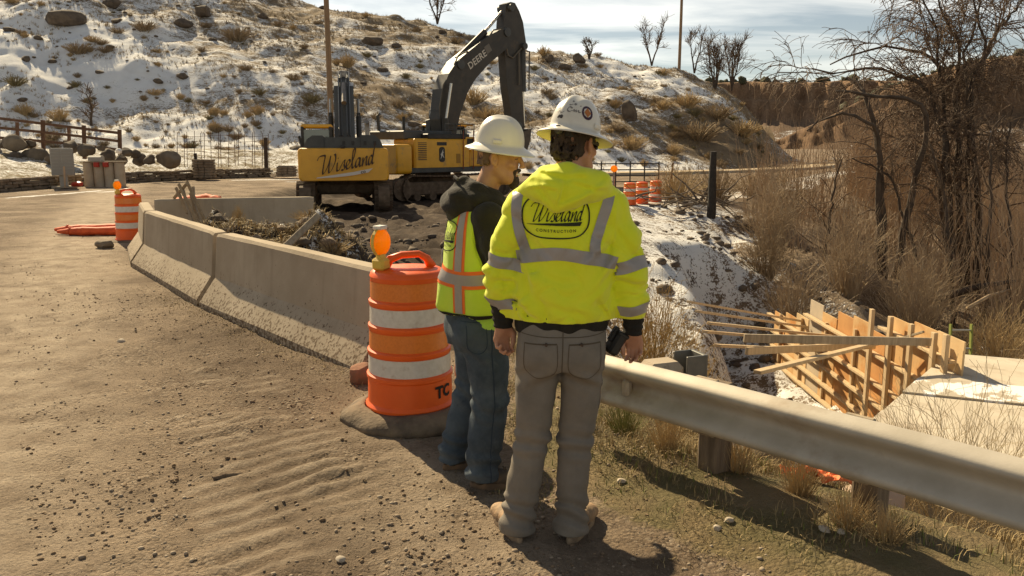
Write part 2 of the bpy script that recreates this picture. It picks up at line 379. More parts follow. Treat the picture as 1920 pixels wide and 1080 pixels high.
def cover_mat(name, soil, soil2, dirt_dark, snow_scale, stretch=(1, 1, 1), grass_c=((.22, .165, .085), (.15, .13, .055)), stones=True, snowc=(.80, .79, .77), lam=.0):
    m = bpy.data.materials.new(name); m.use_nodes = True; nt = m.node_tree; b = nt.nodes['Principled BSDF']; b.inputs['Roughness'].default_value = .95; b.inputs['Specular IOR Level'].default_value = .15
    g = N(nt, 'ShaderNodeNewGeometry'); pos = g.outputs['Position']
    mp = N(nt, 'ShaderNodeMapping'); mp.inputs['Scale'].default_value = stretch; L(nt, pos, mp.inputs[0])
    at = N(nt, 'ShaderNodeAttribute', attribute_name='cover'); sp = N(nt, 'ShaderNodeSeparateColor'); L(nt, at.outputs['Color'], sp.inputs[0])
    def noise(sc, det=6, ro=.6, vec=pos, dist=0.):
        n = N(nt, 'ShaderNodeTexNoise', i_Scale=sc, i_Detail=det, i_Roughness=ro, i_Distortion=dist); L(nt, vec, n.inputs['Vector']); return n.outputs[0]
    def ramp(x, p0, p1, c0=(0, 0, 0), c1=(1, 1, 1)):
        r = N(nt, 'ShaderNodeValToRGB'); e = r.color_ramp.elements; e[0].position = p0; e[1].position = p1; e[0].color = (*c0, 1); e[1].color = (*c1, 1); L(nt, x, r.inputs[0]); return r.outputs[0]
    def mix(f, a, b_):
        q = N(nt, 'ShaderNodeMix', data_type='RGBA')
        for s_, v in ((0, f), (6, a), (7, b_)):
            if isinstance(v, tuple): q.inputs[s_].default_value = (*v, 1)
            elif isinstance(v, (int, float)): q.inputs[s_].default_value = v
            else: L(nt, v, q.inputs[s_])
        return q.outputs[2]
    def math_(op, a, b_=None, clamp=False):
        q = N(nt, 'ShaderNodeMath', operation=op, use_clamp=clamp)
        for s_, v in ((0, a), (1, b_)):
            if v is None: continue
            if isinstance(v, (int, float)): q.inputs[s_].default_value = v
            else: L(nt, v, q.inputs[s_])
        return q.outputs[0]
    c = ramp(noise(.75, 5, .62), .38, .62, soil, soil2)
    c = mix(math_('MULTIPLY', ramp(noise(5.5, 5, .7), .45, .75), .55), c, tuple(v*.62 for v in soil))
    c = mix(math_('MULTIPLY', ramp(noise(38, 3, .7), .52, .74), .5), c, tuple(v*.5 for v in soil))
    c = mix(math_('MULTIPLY', ramp(noise(75, 2, .6), .58, .72), .4), c, tuple(min(1, v*1.55) for v in soil2))
    if stones:
        vo = N(nt, 'ShaderNodeTexVoronoi', i_Scale=52.); L(nt, pos, vo.inputs['Vector']); vs = N(nt, 'ShaderNodeSeparateColor'); L(nt, vo.outputs['Color'], vs.inputs[0])
        gm_ = math_('MULTIPLY', ramp(noise(1.3, 4, .65), .46, .62), math_('SUBTRACT', 1., math_('MULTIPLY', at.outputs['Alpha'], .9)))
        c = mix(math_('MULTIPLY', at.outputs['Alpha'], math_('ADD', ramp(noise(3.3, 3, .6), .35, .65), .35)), c, (.44, .355, .262))
        c = mix(math_('MULTIPLY', math_('GREATER_THAN', vs.outputs[0], .84), math_('ADD', math_('MULTIPLY', gm_, .5), .06)), c, (.44, .36, .27)); c = mix(math_('MULTIPLY', math_('LESS_THAN', vs.outputs[0], .18), math_('ADD', math_('MULTIPLY', gm_, .6), .10)), c, (.095, .068, .045))
    # darker, damp soil
    dk = math_('MULTIPLY', sp.outputs[2], math_('ADD', ramp(noise(1.7, 3, .6), .3, .7), .55), True)
    c = mix(dk, c, dirt_dark)
    gf = ramp(math_('ADD', noise(9, 4, .7), math_('SUBTRACT', sp.outputs[1], .6)), .42, .62)
    gc = ramp(noise(3.2, 2, .6), .4, .6, *grass_c)
    c = mix(math_('MULTIPLY', gf, .75), c, gc)
    sv = noise(snow_scale, 5, .62, mp.outputs[0], .4); sv2 = noise(snow_scale*7, 4, .68, mp.outputs[0])
    sv3 = noise(snow_scale*22, 2, .6, mp.outputs[0])
    sf = math_('ADD', math_('ADD', math_('MULTIPLY', sv, .36), math_('MULTIPLY', sv2, .36)), math_('MULTIPLY', sv3, .28))
    sf = ramp(math_('ADD', sf, math_('SUBTRACT', sp.outputs[0], .5)), .49, .525)
    sf = math_('MULTIPLY', sf, math_('GREATER_THAN', sp.outputs[0], .02))
    snowcol = mix(math_('MULTIPLY', ramp(noise(1.1, 2), .5, .8), .35), snowc, tuple(v*q for v, q in zip(snowc, (.80, .76, .70))))
    c = mix(sf, c, snowcol)
    L(nt, c, b.inputs['Base Color'])
    hgt = noise(34, 5, .80)
    if stones: hgt = math_('SUBTRACT', hgt, math_('MULTIPLY', math_('MULTIPLY', vo.outputs['Distance'], math_('ADD', gm_, .30)), .55))
    bp = N(nt, 'ShaderNodeBump', i_Strength=.9, i_Distance=.035); L(nt, hgt, bp.inputs['Height']); L(nt, bp.outputs[0], b.inputs['Normal'])
    return m
gme.materials.append(cover_mat('dirt_snow_grass', (.150, .106, .070), (.325, .247, .172), (.066, .045, .030), 1.15))
ground = tag(link('ground', gme), 'brown dirt road and creek banks with patches of snow', kind='structure')

# ------------------------------------------------------------------ hillside
FX = np.array([f[0] for f in FOOT]); FYv = np.array([f[1] for f in FOOT])
def hill_z(X, Y, detail=True):
    yf = np.interp(X, FX, FYv); hc = np.interp(X, [-150, -54, -39, -23, -15, -5, 2.3, 8, 17, 21.5, 25.7, 28.2, 30, 33], [33, 24.2, 20.9, 17.0, 15.6, 13.4, 12.0, 11.1, 9.9, 8.2, 5.6, 2.6, -.6, -5])
    t = (Y-yf)/(90-yf); prof = np.where(t < 1, np.clip(t, -1, 1)*(1.32-.32*np.clip(t, 0, 1)**2), 1-.35*np.clip(t-1, 0, 3)**1.5)
    z = hc*prof
    if detail:
        am = sstep(-.02, .15, t)
        z = z+am*(.75*fbm(X*.11, Y*.11, oct=3, seed=31)+.26*fbm(X*.5, Y*.5, oct=4, seed=32))
        led = vnoise(X*.09, Y*.30, seed=40); z = z+am*.35*np.sign(led)*np.abs(led)**.4*.6
    return z-.25
hx = np.concatenate([np.linspace(-150, -42, 70)[:-1], np.linspace(-42, 34, 330)]); hy = np.concatenate([np.linspace(28, 44, 26)[:-1], np.linspace(44, 92, 200)[:-1], np.linspace(92, 150, 30)])
HX, HY = np.meshgrid(hx, hy); HZ = hill_z(HX, HY)
yf_ = np.interp(HX, FX, FYv); HZ = np.where(HY < yf_-.6, -3., HZ)
right_low = HX > 20; 
nr, nc = HX.shape; ii = (np.arange(nr-1)[:, None]*nc+np.arange(nc-1)[None]).ravel()
hme = mesh_np('hillside', np.stack([HX.ravel(), HY.ravel(), HZ.ravel()], 1), np.stack([ii, ii+1, ii+nc+1, ii+nc], 1), None, True)
tt = (HY-yf_)/(90-yf_)
hsn = .532-.06*sstep(.78, 1.0, tt)*sstep(-30, -10, HX)-.05*sstep(14, 24, HX)+.10*fbm(HX*.06, HY*.1, oct=3, seed=50)
at = hme.color_attributes.new('cover', 'FLOAT_COLOR', 'POINT')
at.data.foreach_set('color', np.stack([hsn.ravel(), np.full(HX.size, .34), .22*np.ones(HX.size), np.ones(HX.size)], 1).astype(np.float32).ravel())
hme.materials.append(cover_mat('hill_snow_rock', (.20, .145, .09), (.30, .22, .13), (.11, .08, .055), 1.25, (.55, 1.15, 1.6), ((.27, .20, .095), (.19, .14, .065)), stones=False))
hill = tag(link('hillside', hme), 'steep hillside of brown soil and dry brush under patchy snow', kind='structure')
_hb = BVHTree.FromPolygons([tuple(v) for v in np.stack([HX.ravel(), HY.ravel(), HZ.ravel()], 1)], [tuple(q) for q in np.stack([ii, ii+1, ii+nc+1, ii+nc], 1).tolist()])
def hit_hill(px, py):
    """point of the hillside along a photo pixel's ray"""
    u = (px-960)/1500; v = (540-py)/1500; cp, sn = math.cos(PITCH), math.sin(PITCH)
    d = Vector((u, cp+v*sn, -sn+v*cp)).normalized(); h = _hb.ray_cast(Vector((0, 0, EYE)), d)
    return h[0]
def hz(x, y):
    h = _hb.ray_cast(Vector((x, y, 100)), Vector((0, 0, -1))); return h[0].z if h[0] else 0.

# gravel road running round the foot of the hill
def strip(name, pts, width, zoff, m, label, edges=.4):
    P = [Vector((p[0], p[1], 0)) for p in pts]; out = []
    for i in range(len(P)-1):
        for k in range(12): out.append(P[i].lerp(P[i+1], k/12))
    out.append(P[-1]); V = []; F = []; n = 9
    for i, p in enumerate(out):
        t = (out[min(i+1, len(out)-1)]-out[max(0, i-1)]).normalized(); s_ = Vector((t.y, -t.x, 0))
        for j in range(n):
            q = p+s_*(j/(n-1)-.5)*width*(1+.1*vnoise(np.array([i*.3]), np.array([j*.2+3]), seed=9)[0]); zc = zoff-(.5 if j in (0, n-1) else 0)
            V.append((q.x, q.y, (pts[0][2]+(pts[-1][2]-pts[0][2])*i/len(out))+zc))
    for i in range(len(out)-1):
        for j in range(n-1): F.append((i*n+j, i*n+j+1, (i+1)*n+j+1, (i+1)*n+j))
    me = bpy.data.meshes.new(name); me.from_pydata(V, [], F); me.update(); me.materials.append(m)
    me.polygons.foreach_set('use_smooth', np.ones(len(me.polygons), bool))
    return tag(link(name, me), label, kind='structure')
strip('gravel_road', [(1, 44.0, .10), (9, 47.5, .1), (15, 51.5, .1), (20.5, 57, .1), (26, 66, .1)], 2.6, .06, mat('gravel_tan', (.36, .27, .165), (.46, .36, .235), scale=1.5, rough=.95, world=True), 'pale gravel road curving round the foot of the hill')

# ------------------------------------------------------------------ far canyon rim
def cliff(name, base, rimpix, D, label, seed, soil, talus, band):
    """canyon wall: talus slope, banded cliff, flat top; rim heights given in photo pixels at distance D"""
    px = np.linspace(rimpix[0][0], rimpix[-1][0], 220); ry = np.interp(px, [p[0] for p in rimpix], [p[1] for p in rimpix])
    prof = [(-.95, 0.0), (-.7, .16), (-.45, .32), (-.28, .42), (-.2, .50), (-.17, .60), (-.15, .72), (-.10, .76), (-.085, .86), (-.06, .97), (0, 1.0), (.25, 1.02), (1.2, 1.04)]
    V = []; col = []
    depth = D*.22
    for j, (o, h) in enumerate(prof):
        for i in range(len(px)):
            p = AT(px[i], ry[i], D); top = p.z; jag = (fbm(np.array([px[i]*.05]), np.array([j*.15]), oct=4, seed=seed)[0])
            k = 1+0*jag; f = D+o*depth+jag*depth*.07*(1 if h > .3 else .5)
            V.append((p.x*f/D, f, base+(top-base)*h+(.02*(top-base)*jag if 0 < h < 1.01 else 0)))
            col.append((.47 if h < .42 else (.40 if h > .985 else 0), .25 if h < .45 else .1, 0 if h > .45 else .5, 1))
    n = len(px); F = [(j*n+i, j*n+i+1, (j+1)*n+i+1, (j+1)*n+i) for j in range(len(prof)-1) for i in range(n-1)]
    me = bpy.data.meshes.new(name); me.from_pydata(V, [], F); me.update(); me.polygons.foreach_set('use_smooth', np.ones(len(me.polygons), bool))
    a = me.color_attributes.new('cover', 'FLOAT_COLOR', 'POINT'); a.data.foreach_set('color', np.array(col, np.float32).ravel())
    me.materials.append(cover_mat(name+'_rock', soil[0], soil[1], talus, .07, (1, 1, 2.2), ((.13, .10, .05), (.09, .075, .04)), stones=False))
    return tag(link(name, me), label, kind='structure')
RIM1 = [(1150, 175), (1300, 158), (1400, 153), (1500, 155), (1600, 150), (1700, 152), (1800, 150), (2100, 146), (2400, 140)]
cliff('canyon_rim', -6, RIM1, 520, 'distant red rock canyon rim with snowy talus below', 61, ((.20, .125, .075), (.29, .185, .11)), (.11, .08, .06), None)
RIM2 = [(1380, 285), (1460, 262), (1530, 230), (1600, 195), (1660, 168), (1720, 146), (1790, 124), (1850, 112), (1920, 102), (2100, 85), (2500, 60)]
cliff('canyon_wall', -6, RIM2, 300, 'red rock canyon wall rising behind the bare tree on the right', 67, ((.14, .085, .05), (.21, .13, .075)), (.085, .062, .042), None)
# ------------------------------------------------------------------ materials for made things
CONC = mat('barrier_concrete', (.40, .325, .235), (.46, .38, .28), scale=2.2, rough=.92, bump=.25, bscale=70, dirt=(.25, .19, .13), dirt_scale=9, dirt_pos=(.58, .72))
def mud_concrete():
    """barrier concrete with mud splashed up from the road (height-dependent spatter)"""
    m = bpy.data.materials.new('splashed_concrete'); m.use_nodes = True; nt = m.node_tree; b = nt.nodes['Principled BSDF']; b.inputs['Roughness'].default_value = .92; b.inputs['Specular IOR Level'].default_value = .2
    t = N(nt, 'ShaderNodeTexCoord'); v = t.outputs['Object']
    n = N(nt, 'ShaderNodeTexNoise', i_Scale=1.6, i_Detail=7, i_Roughness=.62); L(nt, v, n.inputs['Vector'])
    r = N(nt, 'ShaderNodeValToRGB'); e = r.color_ramp.elements; e[0].position = .34; e[1].position = .68; e[0].color = (.36, .29, .205, 1); e[1].color = (.46, .38, .28, 1); L(nt, n.outputs[0], r.inputs[0])
    sp = N(nt, 'ShaderNodeSeparateXYZ'); L(nt, v, sp.inputs[0])
    vo = N(nt, 'ShaderNodeTexVoronoi', i_Scale=34); L(nt, v, vo.inputs['Vector'])
    n2 = N(nt, 'ShaderNodeTexNoise', i_Scale=26, i_Detail=5, i_Roughness=.7); L(nt, v, n2.inputs['Vector'])
    mr = N(nt, 'ShaderNodeMapRange'); mr.inputs[1].default_value = .0; mr.inputs[2].default_value = .5; mr.inputs[3].default_value = .17; mr.inputs[4].default_value = -.04; L(nt, sp.outputs[2], mr.inputs[0])
    ad = N(nt, 'ShaderNodeMath', operation='ADD'); L(nt, n2.outputs[0], ad.inputs[0]); L(nt, mr.outputs[0], ad.inputs[1])
    r2 = N(nt, 'ShaderNodeValToRGB'); r2.color_ramp.elements[0].position = .62; r2.color_ramp.elements[1].position = .68; L(nt, ad.outputs[0], r2.inputs[0])
    mm = N(nt, 'ShaderNodeMix', data_type='RGBA'); mm.inputs[7].default_value = (.15, .105, .065, 1); L(nt, r2.outputs[0], mm.inputs[0]); L(nt, r.outputs[0], mm.inputs[6])
    # run-down streaks
    mp = N(nt, 'ShaderNodeMapping'); mp.inputs['Scale'].default_value = (9, 9, .5); L(nt, v, mp.inputs[0])
    n4 = N(nt, 'ShaderNodeTexNoise', i_Scale=1.2, i_Detail=5); L(nt, mp.outputs[0], n4.inputs['Vector'])
    r4 = N(nt, 'ShaderNodeValToRGB'); r4.color_ramp.elements[0].position = .55; r4.color_ramp.elements[1].position = .75; L(nt, n4.outputs[0], r4.inputs[0])
    k = N(nt, 'ShaderNodeMath', operation='MULTIPLY', i_1=.35); L(nt, r4.outputs[0], k.inputs[0])
    m5 = N(nt, 'ShaderNodeMix', data_type='RGBA'); m5.inputs[7].default_value = (.24, .19, .13, 1); L(nt, k.outputs[0], m5.inputs[0]); L(nt, mm.outputs[2], m5.inputs[6])
    L(nt, m5.outputs[2], b.inputs['Base Color'])
    bp = N(nt, 'ShaderNodeBump', i_Strength=.3, i_Distance=.01); L(nt, n2.outputs[0], bp.inputs['Height']); L(nt, bp.outputs[0], b.inputs['Normal'])
    return m
BARC = mud_concrete()
RUST = mat('rusty_steel', (.16, .075, .035), (.09, .05, .03), scale=14, rough=.85, bump=.2)
STEEL = mat('worn_steel', (.33, .30, .26), (.22, .19, .16), scale=9, rough=.45, metal=.8, bump=.05)
GALV = mat('galvanised_rail', (.45, .40, .32), (.53, .475, .39), scale=5, rough=.6, metal=.18, bump=.06, bscale=120, dirt=(.26, .16, .085), dirt_scale=2.4, dirt_pos=(.52, .78), spec=.5)
ORANGE = mat('drum_orange', (.90, .13, .010), (.84, .115, .010), scale=8, rough=.42, spec=.5, dirt=(.55, .14, .04), dirt_scale=11, dirt_pos=(.62, .85))
OREFL = mat('orange_sheeting', (.74, .19, .02), (.80, .22, .025), scale=60, rough=.3, spec=.6, detail=1)
WREFL = mat('white_sheeting', (.62, .57, .50), (.70, .65, .58), scale=26, rough=.32, spec=.6, dirt=(.40, .30, .22), dirt_scale=14, dirt_pos=(.58, .78))
AMBER = mat('amber_lens', (.90, .36, .01), (.80, .30, .01), scale=30, rough=.35, spec=.45)
def lens_mat():
    m = bpy.data.materials.new('amber_lens'); m.use_nodes = True; nt = m.node_tree; b = nt.nodes['Principled BSDF']; b.inputs['Base Color'].default_value = (.92, .40, .01, 1); b.inputs['Roughness'].default_value = .25
    t = N(nt, 'ShaderNodeBsdfTranslucent'); t.inputs[0].default_value = (1, .50, .02, 1); mx_ = N(nt, 'ShaderNodeMixShader'); mx_.inputs[0].default_value = .6
    w_ = N(nt, 'ShaderNodeTexWave', i_Scale=9., i_Distortion=1.); tc_ = N(nt, 'ShaderNodeTexCoord'); L(nt, tc_.outputs['Object'], w_.inputs[0]); bp = N(nt, 'ShaderNodeBump', i_Strength=.35, i_Distance=.01); L(nt, w_.outputs[0], bp.inputs['Height']); L(nt, bp.outputs[0], b.inputs['Normal'])
    L(nt, b.outputs[0], mx_.inputs[1]); L(nt, t.outputs[0], mx_.inputs[2]); L(nt, mx_.outputs[0], nt.nodes['Material Output'].inputs[0]); return m
AMBER = lens_mat()
LAMPCASE = mat('lamp_case_yellow', (.72, .50, .08), (.60, .42, .07), scale=12, rough=.5)
WHITEP = mat('white_plastic', (.72, .68, .60), (.64, .60, .52), scale=20, rough=.5)
RUBBER = mat('muddy_rubber', (.12, .09, .062), (.21, .155, .10), scale=7, rough=.95, bump=.6, bscale=25)
BLACK = mat('black_paint', (.012, .012, .012), rough=.7)
WOOD = mat('pale_lumber', (.58, .43, .255), (.48, .345, .195), scale=3, rough=.8, stretch=(6, 6, .8), bump=.15, bscale=30)
WOODG = mat('grey_lumber', (.40, .32, .22), (.28, .22, .15), scale=3, rough=.9, stretch=(8, 8, 1), bump=.2, bscale=40)
PLY = mat('plywood', (.62, .40, .185), (.52, .32, .14), scale=2.2, rough=.75, dirt=(.46, .20, .05), dirt_scale=1.3, dirt_pos=(.5, .62))
PLYO = mat('orange_plywood', (.54, .28, .10), (.47, .23, .08), scale=3, rough=.65)
ROCK = mat('basalt', (.085, .064, .048), (.15, .115, .082), scale=2.2, rough=.95, bump=.6, bscale=14)
ROCKW = mat('tan_boulder', (.15, .115, .08), (.23, .18, .125), scale=1.6, rough=.95, bump=.5, bscale=9)
SNOW = mat('snow', (.80, .79, .77), (.76, .74, .71), scale=6, rough=.9, bump=.3, bscale=30)

# flat writing -> mesh data in the x-y plane
def text_mesh(s, size=1., shear=0., bold=0., space=1.):
    cu = bpy.data.curves.new('txt', 'FONT'); cu.body = s; cu.size = size; cu.shear = shear; cu.offset = bold; cu.space_character = space
    cu.align_x = 'CENTER'; cu.align_y = 'CENTER'; cu.resolution_u = 3
    o = bpy.data.objects.new('txt', cu); COL.objects.link(o); dg = bpy.context.evaluated_depsgraph_get(); me = bpy.data.meshes.new_from_object(o.evaluated_get(dg))
    V = [v.co.copy() for v in me.vertices]; F = [tuple(p.vertices) for p in me.polygons]
    bpy.data.objects.remove(o); bpy.data.curves.remove(cu); bpy.data.meshes.remove(me); return V, F
def pen(strokes, nib=.16, thin=.035, ang=.9, sub=10):
    """calligraphic strokes: Catmull-Rom polylines drawn with a broad nib at an angle -> (V,F)"""
    V = []; F = []
    for st in strokes:
        P = [Vector((*p, 0)) for p in st]
        if len(P) > 2:
            Q = [P[0]]+P+[P[-1]]; out = []
            for i in range(1, len(Q)-2):
                for k in range(sub):
                    t = k/sub; a, b, c, d = Q[i-1], Q[i], Q[i+1], Q[i+2]
                    out.append(.5*((2*b)+(c-a)*t+(2*a-5*b+4*c-d)*t*t+(-a+3*b-3*c+d)*t**3))
            out.append(P[-1])
        else: out = [P[0].lerp(P[-1], k/4) for k in range(5)]
        k0 = len(V); n = len(out)
        for i, p in enumerate(out):
            t = (out[min(i+1, n-1)]-out[max(0, i-1)]); t.normalize(); s_ = Vector((-t.y, t.x, 0))
            w = thin+(nib-thin)*abs(t.x*math.sin(ang)-t.y*math.cos(ang))**1.6
            if i in (0, n-1): w *= .6
            V += [p+s_*w/2, p-s_*w/2]
        F += [(k0+2*i+1, k0+2*i+3, k0+2*i+2, k0+2*i) for i in range(n-1)]
    return V, F
def wiseland(nib=.17, thin=.045):
    """the brush-script company word, x from 0 to ~5.3, x-height 1, ascender 2.1; slanted"""
    S_ = []
    def a(pts, dx): S_.append([(x+dx, y) for x, y in pts])
    # W with a flag
    a([(-.35, 1.55), (-.2, 1.9), (.15, 2.0), (.42, 1.9), (.36, 1.2), (.3, .35), (.36, 0), (.6, .3), (.85, 1.0), (1.0, 1.85)], 0)
    a([(1.0, 1.85), (.92, 1.0), (.9, .3), (.98, 0), (1.25, .35), (1.5, 1.1), (1.5, 1.7), (1.38, 1.95)], 0)
    a([(1.72, .95), (1.7, .4), (1.75, .05), (1.95, .1), (2.1, .4)], .02); S_.append([(1.74, 1.32), (1.82, 1.45)])
    a([(2.0, .35), (2.3, .95), (2.42, 1.0), (2.38, .6), (2.46, .25), (2.36, .0), (2.12, .05)], .06)
    a([(2.45, .15), (2.78, .45), (2.98, .75), (2.88, 1.0), (2.68, .8), (2.62, .4), (2.72, .05), (2.95, .1), (3.1, .35)], .04)
    a([(3.1, .35), (3.35, 1.2), (3.42, 1.9), (3.32, 2.15), (3.22, 1.8), (3.2, .8), (3.24, .15), (3.35, .02), (3.5, .25)], .04)
    a([(4.0, .85), (3.82, 1.0), (3.62, .7), (3.58, .25), (3.7, .02), (3.9, .3), (4.02, .95), (4.0, .3), (4.08, .02), (4.22, .2)], .04)
    a([(4.3, .95), (4.3, .5), (4.28, 0), (4.38, .5), (4.58, .95), (4.68, .9), (4.66, .4), (4.72, .05), (4.88, .2)], .04)
    a([(5.3, .85), (5.1, 1.0), (4.94, .7), (4.9, .25), (5.02, .02), (5.2, .3), (5.32, 1.1), (5.42, 2.35)], .04)
    a([(5.36, 1.2), (5.28, .4), (5.34, .05), (5.5, .2)], .04)
    V, F = pen(S_, nib, thin)
    return [Vector((v.x+.28*v.y, v.y, 0)) for v in V], F
def transform(VF, M): return [M @ v for v in VF[0]], VF[1]
def sheet(VF, name, m, parent): # writing as a thin mesh
    me = bpy.data.meshes.new(name); me.from_pydata([tuple(v) for v in VF[0]], [], VF[1]); me.update(); me.materials.append(m); return link(name, me, parent)

# ------------------------------------------------------------------ concrete barriers
BPROF = [(-.305, 0), (.305, 0), (.305, .07), (.128, .325), (.083, .775), (.06, .805), (-.06, .805), (-.083, .775), (-.128, .325), (-.305, .07)]
def barrier(a, b, label, dz=0., pins=True):
    a, b = Vector((*a, 0)), Vector((*b, 0)); t = b-a; ln = t.length
    o = thing('concrete_barrier', label, 'barrier', ((a.x+b.x)/2, (a.y+b.y)/2, dz), math.atan2(t.y, t.x)-math.pi/2, 'concrete barriers along the cut road')
    V = []; n = 26; K = len(BPROF); F = []
    for i in range(n+1):
        y = -ln/2+ln*i/n
        for j, (x, z) in enumerate(BPROF):
            e = .005*vnoise(np.array([y*3.1+a.x]), np.array([j*1.7+a.y]), seed=14)[0]
            c = .02 if i in (0, n) and j in (3, 4, 5, 6, 7, 8) else 0
            V.append((x*(1+e*2)*(1-(c*1.5)), y+(c if i == 0 else -c), z+(e*.8 if z > .01 else -.06)-(.012 if c and z > .7 else 0)))
    F = [(i*K+j, i*K+(j+1) % K, (i+1)*K+(j+1) % K, (i+1)*K+j) for i in range(n) for j in range(K)]
    F += [tuple(range(K))[::-1], tuple(n*K+j for j in range(K))]
    F = [f[::-1] for f in F]
    me = bpy.data.meshes.new('concrete_body'); me.from_pydata(V, [], F); me.update(); me.materials.append(BARC)
    me.polygons.foreach_set('use_smooth', np.ones(len(me.polygons), bool)); me.set_sharp_from_angle(angle=math.radians(25))
    link('concrete_body', me, o)
    if pins:
        p = MB()
        p.tube([(0, ln/2+.012, .08), (0, ln/2+.012, .62)], .016, 8); p.tube([(-.05, ln/2-.02, .55), (-.05, ln/2+.04, .55), (.05, ln/2+.04, .55), (.05, ln/2-.02, .55)], .01, 6)
        p.tube([(-.05, ln/2-.02, .2), (-.05, ln/2+.04, .2), (.05, ln/2+.04, .2), (.05, ln/2-.02, .2)], .01, 6)
        p.build('joint_pin', RUST, o)
    return o
barrier((-.93, 6.05), (-3.14, 8.66), 'muddy concrete barrier nearest the workers, its end behind the large orange drum', 0.)
barrier((-3.20, 8.76), (-5.24, 11.60), 'muddy concrete barrier second along the line, meeting the bent end piece', 0.)
barrier((-5.28, 11.66), (-6.10, 13.30), 'short concrete barrier bending away at the far left end of the line', 0., False)
barrier((-6.45, 14.45), (-3.72, 15.15), 'plain concrete barrier across the back of the rubble, below the yellow excavator', -.03, False)

# ------------------------------------------------------------------ traffic drums
def drum_mesh_parts(o, lamp=True, seg=40, rubber=True, handle=True):
    zb = .05
    # stepped plastic body
    pr = [(.285, zb), (.288, .075), (.272, .095), (.268, .245), (.276, .255), (.276, .275), (.262, .285), (.259, .40), (.267, .412), (.267, .432), (.253, .442), (.250, .56), (.258, .572), (.258, .592), (.245, .602), (.242, .715), (.250, .727), (.250, .747), (.237, .757), (.235, .885), (.240, .90), (.232, .922), (.21, .938), (.12, .95), (.0, .955)]
    MB().lathe(pr, seg, cap=False).build('drum_body', ORANGE, o, autosmooth=35)
    for z0, z1, r0, r1, m, nm in ((.288, .398, .2635, .2605, WREFL, 'white_band'), (.604, .712, .2465, .2435, WREFL, 'white_band'), (.446, .556, .2545, .2515, OREFL, 'orange_band'), (.764, .872, .2385, .2368, OREFL, 'orange_band')):
        n = 9; q = [(r0+(r1-r0)*i/n+(.0012 if i % 2 else 0), z0+(z1-z0)*i/n) for i in range(n+1)]
        MB().lathe(q, seg, cap=False).build(nm, m, o, autosmooth=60)
    if handle:
        h = MB(); h.tube([(-.15, -.02, .945), (-.11, -.02, 1.005), (-.04, -.02, 1.028), (.07, -.02, 1.03), (.12, -.02, 1.0), (.15, -.02, .945)], [.032, .026, .022, .022, .026, .034], 10)
        h.build('handle', ORANGE, o, smooth=True)
    if rubber:
        b = MB(); b.lathe([(.18, -.03), (.44, -.03), (.43, .01), (.39, .04), (.33, .062), (.295, .068), (.285, .04)], 36, cap=False)
        bb = b.build('rubber_base', RUBBER, o, smooth=True)
        for v in bb.data.vertices:
            k = float(vnoise(np.array([v.co.x*6]), np.array([v.co.y*6]), np.array([v.co.z*6]), seed=77)[0]); v.co.x *= 1+.05*k; v.co.y *= 1+.05*k; v.co.z += .012*k
    if lamp:
        w = thing('warning_light', None, None); w.parent = o; w.location = (-.17, -.03, .94)
        c = MB(); c.box((0, 0, .045), (.105, .11, .09), bev=.018); c.tube([(0, 0, .08), (0, 0, .125)], [.04, .03], 12); c.build('battery_case', LAMPCASE, w, smooth=False)
        l = MB()      # twin-faced lens: flattened round body
        n = 20; V = []
        for k, (dy_, r) in enumerate(((-.048, .0), (-.046, .05), (-.03, .082), (-.008, .093), (.008, .093), (.03, .082), (.046, .05), (.048, 0.))):
            V += [(r*math.cos(2*math.pi*j/n), dy_, .205+1.06*r*math.sin(2*math.pi*j/n)) for j in range(n)]
        l.add(V, [(i*n+j, i*n+(j+1) % n, (i+1)*n+(j+1) % n, (i+1)*n+j) for i in range(7) for j in range(n)])
        l.build('amber_lens', AMBER, w, smooth=True)
        f = MB(); V = []
        for dy_, r in ((-.012, .0945), (.012, .0945), (.012, .099), (-.012, .099)): V += [(r*math.cos(2*math.pi*j/n), dy_, .205+1.06*r*math.sin(2*math.pi*j/n)) for j in range(n)]
        f.add(V, [(i*n+j, ((i+1) % 4)*n+j, ((i+1) % 4)*n+(j+1) % n, i*n+(j+1) % n) for i in range(4) for j in range(n)]); f.build('lens_rim', LAMPCASE, w, smooth=False)
        k = MB(); k.box((0, 0, .312), (.085, .075, .03), bev=.006); k.build('solar_cap', WHITEP, w)
        w.rotation_euler = (0, 0, .78); w.scale = (.85, .85, .85)
    return o
d1 = thing('traffic_drum', 'large orange and white traffic drum with amber lamp beside the two workers', 'drum', (-.66, 5.0, gz(-.66, 5.0)+.03), .3, 'orange traffic drums')
drum_mesh_parts(d1)
# black stencilled letters low on the drum
V, F = text_mesh('TC', .105, 0, .004)
ang0 = math.atan2(-5.0, .66)-.3+.86
V2 = []
for v in V:
    a_ = ang0+v.x/.2745; V2.append(Vector((.2745*math.cos(a_), .2745*math.sin(a_), .175+v.y)))
sheet((V2, F), 'stencil_letters', BLACK, d1)
d2 = thing('traffic_drum', 'orange and white traffic drum with amber lamp at the far bend of the barriers', 'drum', (-6.98, 14.6, -.02), .2, 'orange traffic drums')
drum_mesh_parts(d2, True, 24); d2.scale = (.93, .93, .93)
FD = [((3.42, 23.35), 'far orange drum leftmost of the three by the pipe gate'), ((3.86, 23.9), 'far orange drum in the middle of the three by the pipe gate'), ((4.42, 24.75), 'far orange drum rightmost of the three by the pipe gate')]
d3 = None
for (x, y), lb in FD:
    if d3 is None:
        d3 = thing('traffic_drum', lb, 'drum', (x, y, gz(x, y)-.03), .4, 'orange traffic drums'); drum_mesh_parts(d3, False, 18, True, False); d3.scale = (.72, .72, .72); q = d3
    else:
        q = dup(d3); q.location = (x, y, gz(x, y)-.03); q['label'] = lb
